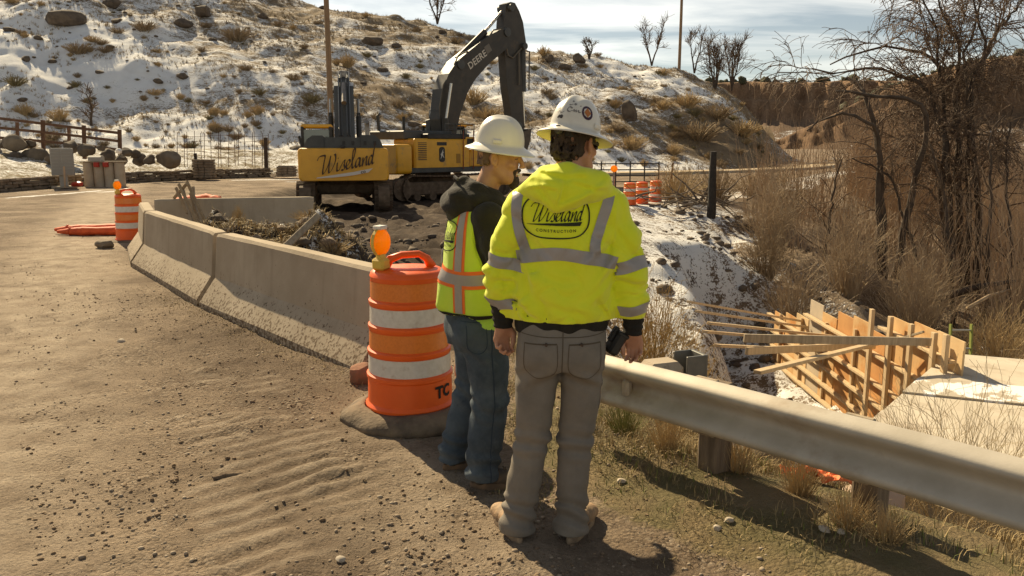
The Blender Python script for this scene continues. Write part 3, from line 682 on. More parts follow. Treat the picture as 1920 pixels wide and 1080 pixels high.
w = thing('warning_light', 'small amber warning lamp on a post by the pipe gate', 'lamp', (2.98, 23.6, gz(2.98, 23.6)))
MB().tube([(0, 0, -.05), (0, 0, .95)], .03, 8).build('post', STEEL, w)
MB().tube([(0, -.045, 1.05), (0, -.04, 1.05), (0, .04, 1.05), (0, .045, 1.05)], [.06, .1, .1, .06], 14).build('amber_lens', AMBER, w)

# ------------------------------------------------------------------ guardrail
def guardrail():
    o = thing('guardrail', 'weathered steel W-beam guardrail beside the two workers', 'guardrail', (0, 0, 0))
    prof = [(.012, .154), (.022, .150), (.050, .136), (.074, .118), (.083, .100), (.078, .082), (.055, .062), (.022, .036), (.006, .018), (.0, 0.), (.006, -.018), (.022, -.036), (.055, -.062), (.078, -.082), (.083, -.100), (.074, -.118), (.05, -.136), (.022, -.150), (.012, -.154)]
    nrm = Vector((-.733, -.68, 0)); zc = .435; s0, s1 = -.02, 4.6; K = len(prof); n = 40; V = []; F = []
    for side in (0, 1):
        for i in range(n+1):
            s_ = s0+(s1-s0)*i/n; wob = .004*math.sin(s_*2.3)+.003*math.sin(s_*5.1+1)
            for (u, v) in prof:
                p = RAIL_A+RAIL_D*s_+nrm*(u-.0035*side+wob); V.append((p.x, p.y, zc+v*.93+.008+.004*math.sin(s_*1.7)))
    for side in (0, 1):
        k = side*(n+1)*K
        for i in range(n):
            for j in range(K-1):
                q = (k+i*K+j, k+i*K+j+1, k+(i+1)*K+j+1, k+(i+1)*K+j); F.append(q if side == 0 else q[::-1])
    k = (n+1)*K
    for i in range(n):
        for j in (0, K-1): F.append((i*K+j, (i+1)*K+j, k+(i+1)*K+j, k+i*K+j))
    me = bpy.data.meshes.new('rail_beam'); me.from_pydata(V, [], F); me.update(); me.materials.append(GALV); me.polygons.foreach_set('use_smooth', np.ones(len(me.polygons), bool))
    link('rail_beam', me, o)
    rz = math.atan2(RAIL_D.y, RAIL_D.x)
    for s_ in (.78, 1.56):
        p = RAIL_A+RAIL_D*s_-nrm*(.125 if s_ < 1 else .2); b = MB(); R_ = Matrix.Rotation(rz, 3, 'Z')
        zt = .535 if s_ < 1 else .40; g_ = gz(p.x, p.y)
        b.box((p.x, p.y, (g_-.4+zt)/2), (.115, .16, zt-g_+.4), R_, .012); b.build('post', mat('weathered_post', (.22, .165, .11), (.13, .095, .065), scale=4, rough=.95, stretch=(8, 8, 1), bump=.3, bscale=30), o)
        b = MB(); p2 = RAIL_A+RAIL_D*s_-nrm*.022; b.box((p2.x, p2.y, zc), (.13, .036, .30), R_, .006); b.build('block', WOODG, o)
    for s_ in (.31,):
        p = RAIL_A+RAIL_D*s_+nrm*.03; b = MB(); R_ = Matrix.Rotation(rz, 3, 'Z')
        b.box((p.x, p.y, zc+.0), (.05, .05, .10), R_, .014); b.build('reflector_bracket', GALV, o)
    for s_ in ():
        for v in (-.05, .05):
            p = RAIL_A+RAIL_D*s_+nrm*.052; b = MB(); b.tube([(p.x, p.y, zc+v), (p.x+nrm.x*.012, p.y+nrm.y*.012, zc+v)], [.016, .008], 8); b.build('bolt', GALV, o)
guardrail()
# old post end with a lump of concrete, just behind the rail
o = thing('old_rail_post', 'dark steel channel post with concrete block behind the guardrail', 'post', (1.30, 5.75, gz(1.30, 5.75)), .35)
b = MB(); b.box((.10, 0, .22), (.03, .2, .9), None, .004); b.box((.02, .09, .22), (.16, .02, .9), None, .004); b.box((.02, -.09, .22), (.16, .02, .9), None, .004); b.build('steel_channel', mat('dark_galvanised', (.14, .14, .13), (.20, .19, .17), scale=6, rough=.6, metal=.4), o)
b = MB(); b.box((-.21, .02, .22), (.30, .24, .82), None, .05); b.build('concrete_block', CONC, o)

# ------------------------------------------------------------------ bits round the drum and barrier ends
def rock_mesh(name, r, seed, m, sq=(1, 1, .75), sub=3, rough=.22, flat=False):
    import bmesh
    bm = bmesh.new(); bmesh.ops.create_icosphere(bm, subdivisions=sub, radius=1.); V = np.array([v.co for v in bm.verts]); rs = np.random.default_rng(seed)
    # cut by random planes for facets, then noise
    for _ in range(13):
        nv = rs.normal(size=3); nv /= np.linalg.norm(nv); d = rs.uniform(.58, .9); s_ = V@nv; V = V-np.outer(np.clip(s_-d, 0, None), nv)*.92
    V *= (1+rough*.35*fbm(V[:, 0]*1.6+seed, V[:, 1]*1.6, V[:, 2]*1.6, oct=3, seed=seed))[:, None]
    V *= np.array(sq)*r
    for v, c in zip(bm.verts, V): v.co = c
    me = bpy.data.meshes.new(name); bm.to_mesh(me); bm.free(); me.materials.append(m)
    me.polygons.foreach_set('use_smooth', np.ones(len(me.polygons), bool)); me.set_sharp_from_angle(angle=math.radians(24))
    return me
def boulder(x, y, z, r, seed, label, m=ROCK, sq=(1, 1, .75), rz=0., group=None, name='boulder', sub=3, cat='boulder'):
    o = link(name, rock_mesh(name, r, seed, m, sq, sub)); o.location = (x, y, z); o.rotation_euler = (0, 0, rz); return tag(o, label, cat, group)
REDROCK = mat('red_clay_rock', (.30, .14, .08), (.20, .10, .06), scale=5, rough=.95, bump=.5, bscale=25)
boulder(-1.10, 5.68, .05, .13, 5, 'reddish brown broken rock at the near end of the barrier behind the drum', REDROCK, (1, .9, .95), cat='rock')
boulder(-.32, 5.75, .10, .13, 15, 'orange brown barrel-like object on the ground between the drum and the jeans', mat('orange_barrel', (.50, .20, .09), (.38, .15, .07), scale=5, rough=.9), (.9, 1, 1.35), cat='rock')  # rounded lump standing in for a barrel-like object mostly hidden by the jeans
boulder(-6.95, 13.55, .05, .16, 8, 'pale stone on the ground at the foot of the far drum', ROCKW, cat='rock')

# orange sand tubes
def sand_tube(pts, r, label):
    o = thing('orange_sand_tube', label, 'sand tube', pts[0], 0, 'orange sand tubes'); P = [Vector(p)-Vector(pts[0]) for p in pts]
    out = [P[0].lerp(P[1], t) if len(P) == 2 else P[0] for t in (0,)]; out = []
    for i in range(len(P)-1):
        for k in range(7): out.append(P[i].lerp(P[i+1], k/7))
    out.append(P[-1]); n = len(out)
    rr = [r*(.35 if i in (0, n-1) else .8 if i in (1, n-2) else 1+.09*math.sin(i*1.9+r*50)) for i in range(n)]
    m = MB().tube(out, rr, 12).build('tube_fabric', mat('orange_fabric', (.72, .13, .03), (.60, .09, .02), scale=9, rough=.7, bump=.4, bscale=18), o, smooth=True)
    for v in m.data.vertices: v.co.z *= .85
    for e in (out[1], out[-2]): MB().tube([e-Vector((.012, 0, 0)), e+Vector((.012, 0, 0))], r*.86, 10).build('tie', mat('orange_cord', (.5, .07, .02), rough=.8), o)
sand_tube([(-8.75, 15.35, .09), (-7.1, 15.55, .09)], .10, 'orange sand tube lying in front, left of the far drum')
sand_tube([(-8.95, 15.62, .10), (-7.3, 15.85, .12)], .105, 'orange sand tube lying behind the front one, left of the far drum')
sand_tube([(-7.05, 16.6, .55), (-6.2, 16.3, .66), (-5.85, 16.2, .60)], .13, 'orange sand tube heaped behind the back barrier near the stakes')
o = thing('rubble_pile', 'low pile of dirt under the orange tube behind the back barrier', 'pile', (-6.5, 16.4, 0))
link('heap', rock_mesh('heap', .62, 40, mat('loose_dirt', (.19, .13, .08), (.27, .195, .12), scale=6, rough=.95, bump=.6), (1.2, .7, .75)), o)

# ------------------------------------------------------------------ rubble in the cut: stakes, timber, stones
def board(name, a, b, w, h, m, label, cat, group=None, up=(0, 0, 1), bev=.004):
    a, b = Vector(a), Vector(b); o = MB().bar((0, 0, 0), b-a, w, h, bev, up).build(name, m); o.location = a; return tag(o, label, cat, group)
STK = [(335, 345, 372, 420), (342, 352, 362, 425), (350, 340, 385, 415), (357, 362, 378, 428), (330, 352, 352, 400), (362, 350, 366, 425), (326, 372, 350, 345)]
stk_lab = ['wooden survey stake leaning leftmost in the bundle on the back barrier', 'wooden survey stake second in the leaning bundle', 'wooden survey stake crossing the leaning bundle from the left', 'wooden survey stake with its top nearest the right of the bundle', 'short wooden stake low in the leaning bundle', 'wooden survey stake at the right edge of the leaning bundle', 'thin wooden stake tilting left over the leaning bundle']
for i, (x0, y0, x1, y1) in enumerate(STK):
    a = AT(x1, y1, 13.9+.05*i); b = AT(x0, y0, 14.35+.03*i); board('wooden_stake', a, b, .05, .035, WOODG if i % 2 else mat('tan_stake', (.36, .26, .15), (.27, .19, .11), scale=8, rough=.9), stk_lab[i], 'stake', 'wooden stakes leaning on the back barrier', (0, 1, 0))
a, b = AT(528, 470, 11.2), AT(597, 404, 11.8); board('timber_post', a, b, .10, .09, WOODG, 'pale square timber post leaning out of the rubble', 'timber', None, (0, 1, 0), .012)
pk = thing('survey_stake', 'short wooden survey stake wrapped in pink ribbon in the rubble', 'stake', AT(507, 480, 10.6))
MB().bar((0, 0, -.25), (.03, 0, .22), .035, .02).build('wood', WOOD, pk)
MB().box((.012, -.002, .05), (.06, .045, .16), Matrix.Rotation(.2, 3, 'Y'), .006).build('ribbon', mat('pink_ribbon', (.85, .16, .18), (.75, .10, .12), scale=20, rough=.6), pk)
rs = np.random.default_rng(5); rub = 0
spots = [(-4.15, 11.9, .19), (-3.75, 11.55, .16), (-3.35, 11.35, .21), (-2.95, 11.5, .18), (-2.75, 11.9, .22), (-3.15, 12.2, .17), (-4.55, 12.35, .22), (-3.6, 12.45, .15), (-2.55, 12.5, .2), (-4.9, 12.0, .14), (-4.05, 11.25, .13), (-2.4, 11.4, .13), (-2.2, 12.1, .16), (-3.9, 12.9, .18), (-3.0, 13.2, .2)]
rub_l = ['round stone at the left of the rubble heap', 'small stone in the front of the rubble heap', 'stone in the rubble heap beside the pink ribbon', 'stone in the rubble under the leaning timber post', 'large stone in the rubble right of the leaning timber post', 'stone half buried on top of the rubble heap', 'grey stone on the rubble near the leaning stakes', 'flat stone near the top of the rubble heap', 'stone on the dark right shoulder of the rubble heap', 'small stone at the far left of the rubble behind the barrier', 'small stone low in the rubble close behind the barrier', 'small stone low on the right of the rubble heap', 'stone at the right edge of the rubble heap', 'stone at the back of the rubble heap below the back barrier', 'stone at the back right of the rubble heap']
for i, (x, y, r) in enumerate(spots):
    z = gz(x, y); o = boulder(x, y, z+r*.05, r*.72, 100+i, rub_l[i], mat('soil_stone', (.17, .12, .078), (.25, .185, .125), scale=3, rough=.95, bump=.5, bscale=12) if i % 3 else ROCK, (1.1, .9, .8), rz=i*1.3, group='stones in the rubble heap', name='stone', sub=2, cat='stone')
# snow caps on the heap are part of the ground cover

# ------------------------------------------------------------------ dirt road litter: stick and pebbles
o = thing('mud_clod', 'flattened brown mud-caked stick lying across the track marks', 'stick', (*GR(400, 895)[:2], gz(*GR(400, 895)[:2])-.012))
MB().tube([(0, 0, .018), (.06, .015, .024), (.12, .035, .02), (.17, .05, .016)], [.012, .021, .02, .012], 8).build('stick', mat('mud', (.12, .08, .05), (.17, .12, .075), scale=20, rough=.95, bump=.6), o, smooth=True)
PEB = mat('pebbles', (.26, .20, .14), (.36, .29, .21), scale=1.3, rough=.9, world=True, pos=(.45, .55))
def pebbles(name, label, xy, size, m, seed):
    rs = np.random.default_rng(seed); nV = 12
    phi = (1+5**.5)/2; ico = np.array([(-1, phi, 0), (1, phi, 0), (-1, -phi, 0), (1, -phi, 0), (0, -1, phi), (0, 1, phi), (0, -1, -phi), (0, 1, -phi), (phi, 0, -1), (phi, 0, 1), (-phi, 0, -1), (-phi, 0, 1)])/1.9
    fc = np.array([(0, 11, 5), (0, 5, 1), (0, 1, 7), (0, 7, 10), (0, 10, 11), (1, 5, 9), (5, 11, 4), (11, 10, 2), (10, 7, 6), (7, 1, 8), (3, 9, 4), (3, 4, 2), (3, 2, 6), (3, 6, 8), (3, 8, 9), (4, 9, 5), (2, 4, 11), (6, 2, 10), (8, 6, 7), (9, 8, 1)])
    ok = np.abs(ruts(xy[:, 0], xy[:, 1])) < .002; xy = xy[ok]; size = size[ok]
    n = len(xy); z = ground_h(xy[:, 0], xy[:, 1]); sc = np.stack([size*rs.uniform(.8, 1.3, n), size*rs.uniform(.6, 1.1, n), size*rs.uniform(.4, .8, n)], 1); a = rs.uniform(0, 6.28, n)
    P = ico[None]*(1+rs.uniform(-.22, .22, (n, nV, 1)))*sc[:, None]
    x = P[..., 0]*np.cos(a)[:, None]-P[..., 1]*np.sin(a)[:, None]; y = P[..., 0]*np.sin(a)[:, None]+P[..., 1]*np.cos(a)[:, None]
    V = np.stack([x+xy[:, :1], y+xy[:, 1:2], P[..., 2]+(z+size*.2)[:, None]], -1).reshape(-1, 3)
    F = (fc[None]+(np.arange(n)*nV)[:, None, None]).reshape(-1, 3)
    return tag(link(name, mesh_np(name, V, F, m, True)), label, kind='stuff')
rs = np.random.default_rng(9); n = 15000
Yp = 2.5+rs.random(n)**2.0*11; Xp = -3.9*Yp/6+rs.random(n)*(4.9*Yp/6+.6)
den = fbm(Xp*1.1, Yp*1.1, oct=3, seed=70)+rs.uniform(-.5, .5, n)+.9*np.exp(-((Xp+1.35+(Yp-4)*.42)/.75)**2); k = (den > .22) & ~((Xp > .9) & (Yp > 4.2)) & ~inside(Xp, Yp, PIT); xy = np.stack([Xp, Yp], 1)[k]
pebbles('pebbles', 'loose pebbles and crumbs of soil scattered over the dirt road', xy, .0030+.011*rs.random(len(xy))**5, PEB, 3)
CLOD = mat('soil_crumbs', (.17, .115, .068), (.24, .17, .105), scale=1.3, rough=.95, world=True)
n = 22000; Yp = 2.5+rs.random(n)**1.8*13; Xp = -3.9*Yp/6+rs.random(n)*(4.9*Yp/6+.8)
den = .7*fbm(Xp*.9+7, Yp*.9, oct=3, seed=71)+rs.uniform(-.4, .4, n)+.9*np.exp(-((Xp+1.2+(Yp-4)*.45)/.6)**2); k = (den > .25) & ~inside(Xp, Yp, PIT) & ~((Xp > 1.1) & (Yp > 4.2)); xy = np.stack([Xp, Yp], 1)[k]
pebbles('soil_crumbs', 'dark crumbs of soil scattered over the dirt road', xy, .003+.011*rs.random(len(xy))**4, CLOD, 4)
n = 6500; Yp = 8+rs.random(n)*16; Xp = -5+rs.random(n)*13; k = (inside(Xp, Yp, PIT) | inside(Xp, Yp, CREEK)) & (fbm(Xp*.8, Yp*.8, oct=3, seed=72)+rs.uniform(-.4, .4, n) > .05); xy = np.stack([Xp, Yp], 1)[k]
pebbles('bank_stones', 'dark stones and clods strewn over the snowy creek bank', xy, .018+.13*rs.random(len(xy))**5, ROCK, 6)
peb_l = [(1165, 916, .022, 'pale round pebble right of the grey trousers on the dirt'), (1345, 1000, .022, 'pale pebble in the shadow of the guardrail'), (1545, 1022, .03, 'pale pebble in the dry grass below the guardrail'), (1575, 1028, .022, 'rounded grey pebble beside the pale one below the guardrail'), (1366, 990, .024, 'grey pebble at the edge of the guardrail shadow'), (228, 642, .04, 'flat pale stone alone on the left of the dirt road'), (640, 1052, .022, 'pale stone at the bottom edge of the dirt road')]
for i, (x, y, r, lb) in enumerate(peb_l):
    g_ = GR(x, y); boulder(g_.x, g_.y, gz(g_.x, g_.y)+r*.3, r, 300+i, lb, mat('pale_stone', (.46, .39, .30), (.38, .32, .245), scale=9, rough=.85), (1.2, 1, .65), i, name='pebble', sub=2, cat='pebble')
# ------------------------------------------------------------------ excavators
YEL = mat('machine_yellow', (.78, .40, .02), (.72, .36, .018), scale=3, rough=.4, spec=.5, dirt=(.30, .19, .08), dirt_scale=2.2, dirt_pos=(.56, .80), coat=.15)
DKG = mat('machine_dark_grey', (.075, .078, .075), (.055, .058, .056), scale=3, rough=.55, dirt=(.14, .11, .08), dirt_scale=3, dirt_pos=(.6, .8))
BOOMM = mat('boom_black', (.038, .034, .028), (.055, .048, .038), scale=2, rough=.5, dirt=(.10, .07, .04), dirt_scale=2.5, dirt_pos=(.55, .8))
TRK = mat('muddy_track_steel', (.10, .068, .042), (.15, .105, .068), scale=6, rough=.85, bump=.4, bscale=20, dirt=(.22, .155, .10), dirt_scale=4, dirt_pos=(.52, .7))
CHROME = mat('chrome_rod', (.62, .55, .45), rough=.25, metal=.9)
GLASS = mat('cab_glass', (.10, .13, .12), rough=.08, spec=.8)
HOSE = mat('hydraulic_hose', (.02, .02, .02), rough=.5)
def track(o, x, half, r, w, shoe_me):
    t = thing('track', None, None); t.parent = o; t.location = (x, 0, 0)
    f = MB(); f.box((0, 0, r*1.0), (w*.52, half*1.75, r*1.0), None, .06); f.build('track_frame', TRK, t)
    for y in (-half+r*.1, half-r*.1):
        MB().tube([(-w*.3, y, r), (w*.3, y, r)], r*.84, 18).build('sprocket' if y > 0 else 'idler', TRK, t)
    for i in range(6):
        y = -half*.72+i*half*1.44/5; MB().tube([(-w*.28, y, .22), (w*.28, y, .22)], .17, 12).build('roller', TRK, t)
    straight = 2*(half-r); per = 2*straight+2*math.pi*r; n = int(per/.205); out = []
    for i in range(n):
        s_ = per*i/n
        if s_ < straight: y, z, a = -straight/2+s_, 2*r, 0
        elif s_ < straight+math.pi*r: q = (s_-straight)/r; y, z, a = straight/2+r*math.sin(q), r+r*math.cos(q), -q
        elif s_ < 2*straight+math.pi*r: q = s_-straight-math.pi*r; y, z, a = straight/2-q, 0, math.pi
        else: q = (s_-2*straight-math.pi*r)/r; y, z, a = -straight/2-r*math.sin(q), r-r*math.cos(q), math.pi-q
        sag = -.05*math.sin(math.pi*(y+straight/2)/straight) if a == 0 else 0
        k = link('shoe', shoe_me, t); k.location = (0, y, z+sag); k.rotation_euler = (a, 0, 0)
def shoe(w):
    b = MB(); b.box((0, 0, .0), (w, .19, .03)); b.box((0, -.055, .028), (w, .022, .035)); b.box((0, .03, .024), (w, .018, .03))
    me = bpy.data.meshes.new('shoe'); me.from_pydata(b.V, [], b.F); me.update(); me.materials.append(TRK); return me
def hull(b, prof, x0, x1): return b.prism(prof, 0, x0, x1)
def rounded_plate(w, h, r, n=6):
    P = []
    for cx, cz, a0 in ((w/2-r, h/2-r, 0), (-w/2+r, h/2-r, math.pi/2), (-w/2+r, -h/2+r, math.pi), (w/2-r, -h/2+r, 1.5*math.pi)):
        P += [(cx+r*math.cos(a0+math.pi/2*i/n), cz+r*math.sin(a0+math.pi/2*i/n)) for i in range(n+1)]
    return P
def cyl(o, a, b, r, name, m, n=12): MB().tube([a, b], r, n).build(name, m, o, autosmooth=40)
def rails(o, pts, r=.022): MB().tube(pts, r, 6).build('handrail', DKG, o)
def excavator_base(o, sc, cabx):
    """undercarriage and upper works; facing +Y, ground at z=0"""
    w = .62*sc; sm = shoe(w)
    for x in (-1.30*sc, 1.30*sc): track(o, x, 2.55*sc, .50*sc, w, sm)
    c = MB(); c.box((0, 0, .72*sc), (2.0*sc, 1.6*sc, .42*sc), None, .08); c.tube([(0, 0, .85*sc), (0, 0, 1.12*sc)], .72*sc, 24); c.build('car_body', TRK, o)
    p = MB(); p.box((0, .05*sc, 1.19*sc), (2.75*sc, 4.3*sc, .2*sc), None, .03); p.build('turntable_deck', DKG, o)
    # counterweight: rounded block, curved rear face
    cw = MB(); pl = rounded_plate(3.0*sc, 1.10*sc, .14*sc); n = len(pl); V = []
    lay = ((-2.06, .97), (-2.2, 1.0), (-2.72, 1.0), (-2.86, .985), (-2.90, .95))
    for y, k in lay:
        for (x, z) in pl: V.append((x*k, (y+.16*(x/(1.5*sc))**2*(1 if y < -2.5 else 0))*sc, 1.62*sc+z*k))
    cw.add(V, [tuple(range(n)), tuple((len(lay)-1)*n+j for j in range(n))[::-1]]+[(i*n+j, (i+1)*n+j, (i+1)*n+(j+1) % n, i*n+(j+1) % n) for i in range(len(lay)-1) for j in range(n)])
    return cw.build('counterweight', YEL, o, autosmooth=35)
def cab(o, cx, cy, sc):
    c = thing('cab', None, None); c.parent = o; c.location = (cx, cy, 1.30*sc)
    h = 1.62*sc; wx, wy = .50*sc, .85*sc; t = .05*sc; b = MB()
    for sx in (-1, 1):
        b.bar((sx*wx, -wy, 0), (sx*wx, -wy, h), t*2, t*2); b.bar((sx*wx, wy*.9, 0), (sx*wx, wy*.55, h), t*2, t*2); b.bar((sx*wx, -.05, 0), (sx*wx, -.05, h), t*1.6, t*2)
        b.box((sx*wx, 0, .22*sc), (t, wy*1.85, .44*sc)); b.bar((sx*wx, -wy, h-.05), (sx*wx, wy*.6, h-.05), t*2, t*2)
    b.box((0, -wy, .35*sc), (wx*2, t, .70*sc)); b.build('cab_frame', BLACKP, c)
    r = MB(); r.box((0, -.1*sc, h+.02*sc), (wx*2.25, wy*1.85, .14*sc), None, .05*sc); r.build('cab_roof', YEL, c)
    g = []
    for sx in (-1, 1): MB().box((sx*(wx-.012), -.02, .95*sc), (.012, wy*1.72, 1.02*sc)).build('window', GLASS, c)
    MB().box((0, -wy+.012, 1.12*sc), (wx*1.8, .012, .78*sc)).build('window', GLASS, c)
    MB().bar((0, wy*.86, .2*sc), (0, wy*.56, h-.08), wx*1.8, .012, 0, (0, 1, 0)).build('window', GLASS, c)
    MB().box((0, .1*sc, .62*sc), (.5*sc, .5*sc, .75*sc), None, .08).build('seat', BLACKP, c)
    MB().tube([(-wx-.15, wy*.9, .9*sc), (-wx-.22, wy*.95, 1.3*sc)], .05, 6).build('mirror', BLACKP, c)
    return c
BLACKP = mat('cab_black', (.02, .02, .018), (.035, .032, .028), scale=5, rough=.5)

# --- rear-on machine
E1 = thing('excavator', 'yellow excavator seen from behind with script lettering on its counterweight', 'excavator', (-6.15, 29.8, -.55), .19, 'excavators in the road cut')
excavator_base(E1, 1., 0)
hd = MB()
hd.prism([(-1.32, 2.17), (1.34, 2.17), (1.22, 2.46), (1.05, 2.60), (.62, 2.60), (.56, 2.52), (-.62, 2.52), (-.66, 2.58), (-1.0, 2.58), (-1.18, 2.46)], 1, -2.55, -1.1); hd.build('engine_hood', DKG, E1)
for x in (-.62, .57): MB().box((x, -2.555, 2.36), (.012, .02, .36)).build('hood_seam', BLACKP, E1)
for x in (.02, .32, .72, 1.05): MB().box((x, -2.556, 2.33), (.09, .02, .14), None, .004).build('hood_vent', BLACKP, E1)
MB().box((0, -.1, 1.72), (2.6, 2.2, .86), None, .06).build('engine_house', YEL, E1)
MB().tube([(.82, -1.7, 2.5), (.82, -1.7, 2.88), (.82, -1.72, 3.0), (.80, -1.80, 3.06)], [.075, .075, .085, .085], 12).build('exhaust_stack', STEEL, E1)
MB().box((-.02, -2.76, 2.215), (.16, .1, .11), None, .02).build('rear_camera', BLACKP, E1)
cab(E1, -.98, .95, 1.0)
MB().tube([(-1.52, 1.85, 1.3), (-1.52, 1.85, 2.75), (-1.50, 1.0, 2.8)], .03, 6).build('handrail', DKG, E1)
MB().box((-1.62, 1.6, 2.35), (.06, .12, .35), None, .02).build('side_mirror', BLACKP, E1)
bm_ = MB(); bm_.prism([(.55, 1.5), (1.15, 1.35), (3.4, 3.6), (3.9, 4.35), (3.5, 4.75), (2.6, 4.55)], 0, -.36, .40); bo = bm_.build('boom', mat('boom_grey_blue', (.115, .12, .115), (.085, .09, .088), scale=2, rough=.38, dirt=(.16, .13, .10), dirt_scale=4, dirt_pos=(.6, .8)), E1)
MB().prism([(3.55, 4.3), (4.0, 4.85), (4.6, 4.7), (5.5, 1.6), (5.2, 1.4)], 0, -.24, .28).build('stick', DKG, E1)
for x in (-.52, .56):
    cyl(E1, (x, 1.3, 1.45), (x, 2.5, 3.35), .105, 'boom_cylinder', BOOMM); cyl(E1, (x, 2.4, 3.2), (x, 2.95, 4.05), .055, 'cylinder_rod', CHROME); MB().box((x, 2.55, 3.42), (.16, .14, .2), None, .02).build('cylinder_head', BLACKP, E1)
cyl(E1, (.02, 2.5, 4.55), (.02, 3.8, 5.1), .11, 'arm_cylinder', DKG); cyl(E1, (.02, 1.7, 3.85), (.02, 2.55, 4.62), .10, 'arm_cylinder', STEEL)
for x in (-.16, -.08, .14, .22): MB().tube([(x, .9, 2.6), (x, 1.8, 3.85), (x, 2.7, 4.85), (x, 3.3, 5.15), (x, 3.8, 4.95)], .035, 6).build('hose', mat('hose_shiny', (.05, .05, .048), rough=.3, spec=.7), E1)
MB().box((.02, 3.25, 4.98), (.42, .2, .36), None, .05).build('hose_bracket', STEEL, E1)
# rear lettering: script word, white swash, CO.
V, F = wiseland(.22, .06); sx = .33
M_ = Matrix.Translation((-.80, -3.0, 1.30)) @ Matrix.Rotation(.19, 4, 'Y').inverted() @ Matrix(((sx, 0, 0, 0), (0, 0, 1, 0), (0, .29, 0, 0), (0, 0, 0, 1)))
def on_cw(v):
    return Vector((v.x, (-2.90+.16*(v.x/1.5)**2)-.018, v.z))
LET = mat('lettering_dark', (.06, .03, .015), rough=.6)
sheet(([on_cw(M_ @ Vector((v.x-.0, v.y, 0))) for v in V], F), 'company_lettering', LET, E1)
sw = [(-.92, 1.17), (-.88, 1.205), (-.3, 1.29), (.3, 1.38), (.95, 1.50), (.80, 1.36), (.3, 1.27), (-.3, 1.205)]
SWV = [on_cw(Vector((x, 0, z))) for x, z in sw]; SWF = [(0, 1, 2, 7), (7, 2, 3, 6), (6, 3, 4, 5)]
sheet((SWV, SWF), 'swash', mat('white_paint', (.66, .60, .52), rough=.6), E1)
V, F = text_mesh('co', .16, 0, .003, 1.1); sheet(([on_cw(Vector((.63+v.x, 0, 1.385+v.y+v.x*.17)))+Vector((0, -.006, 0)) for v in V], F), 'small_lettering', LET, E1)

# --- side-on machine behind it
fx, fy = .74, .672; O2 = Vector((-3.45, 35.3, -.6))
E2 = thing('excavator', 'larger yellow excavator behind, its black boom raised high and stick hanging down', 'excavator', O2, -math.atan2(fx, fy), 'excavators in the road cut')
def yz(px, py):
    """photo pixel -> (y,z) in the vertical plane of the boom"""
    u = (px-960)/1500; v = (540-py)/1500; cp, sn = math.cos(PITCH), math.sin(PITCH); d = Vector((u, cp+v*sn, -sn+v*cp))
    nrm = Vector((fy, -fx, 0)); t = nrm.dot(Vector((O2.x, O2.y, 0)))/nrm.dot(d); p = Vector((0, 0, EYE))+d*t
    return ((p-O2).dot(Vector((fx, fy, 0))), p.z-O2.z)
s2 = 1.08
excavator_base(E2, s2, 0)
bd = MB(); bd.box((.70, -.55, 1.95), (1.55, 2.9, 1.25), None, .07); bd.build('engine_house', YEL, E2)
MB().box((.86, 1.75, 1.72), (1.15, 1.7, .78), None, .10).build('tool_box', YEL, E2)
MB().box((-.35, -.9, 2.72), (2.6, 2.5, .36), None, .05).build('engine_hood', DKG, E2)
MB().box((1.0, -.2, 2.66), (.9, 2.2, .22), None, .03).build('walkway', BLACKP, E2)
for i in range(10): MB().box((1.482, -1.62, 1.72+.075*i), (.02, .42, .032)).build('louvre', BLACKP, E2)
MB().box((1.478, -.62, 2.36), (.02, .5, .14), None, .004).build('model_plate', BLACKP, E2)
em = MB(); em.prism(rounded_plate(.30, .62, .12), 0, 1.478, 1.488); e_ = em.build('emblem', BLACKP, E2); e_.location = (0, -.62, 1.92)
# leaping-deer mark, simplified to its pale silhouette
deer = [(-.09, -.2), (-.05, -.06), (-.08, .02), (-.03, .06), (.02, .16), (.06, .22), (.04, .12), (.09, .10), (.04, .05), (.06, -.06), (.11, -.14), (.05, -.11), (.0, -.04), (-.03, -.12)]
MB().prism(deer[::-1], 0, 1.489, 1.493).build('emblem_mark', mat('emblem_white', (.6, .57, .5), rough=.6), E2).location = (0, -.62, 1.92)
MB().box((1.478, .25, 1.75), (.02, .22, .4), None, .004).build('vent', mat('vent_brown', (.36, .19, .03), rough=.6), E2)
MB().box((1.2, .92, 2.40), (.55, .5, .5), None, .03).build('hydraulic_tank', YEL, E2); MB().box((1.478, .92, 2.4), (.02, .38, .36), None, .01).build('tank_window', BLACKP, E2)
MB().tube([(.5, -.6, 2.85), (.5, -.6, 3.3), (.5, -.62, 3.36)], [.09, .09, .11], 12).build('exhaust_stack', DKG, E2)
MB().tube([(.6, -1.9, 2.8), (.6, -1.9, 3.45)], .06, 10).build('air_intake', BLACKP, E2); MB().tube([(-1.1, -2.0, 2.8), (-1.1, -2.05, 3.55), (-1.0, -2.0, 3.6)], .07, 8).build('exhaust_stack', DKG, E2)
for (y0, y1, x) in ((-.35, .15, 1.35), (.2, 1.2, 1.38), (.2, 1.2, .45)):
    MB().tube([(x, y0, 2.7), (x, y0, 3.18), (x, y1, 3.18), (x, y1, 2.7)], .02, 6).build('handrail', DKG, E2); MB().tube([(x, y0, 2.95), (x, y1, 2.95)], .016, 6).build('handrail', DKG, E2)
MB().tube([(.2, -.3, 2.9), (.2, -.3, 3.75), (.2, .35, 3.75), (.2, .35, 2.9)], .022, 6).build('handrail', DKG, E2)
for y in (.5, 1.05): MB().tube([(1.5, y, 1.3), (1.52, y, 2.9)], .018, 6).build('ladder_rail', mat('red_rail', (.25, .05, .02), rough=.6), E2)
cab(E2, -1.0, 1.55, 1.08)
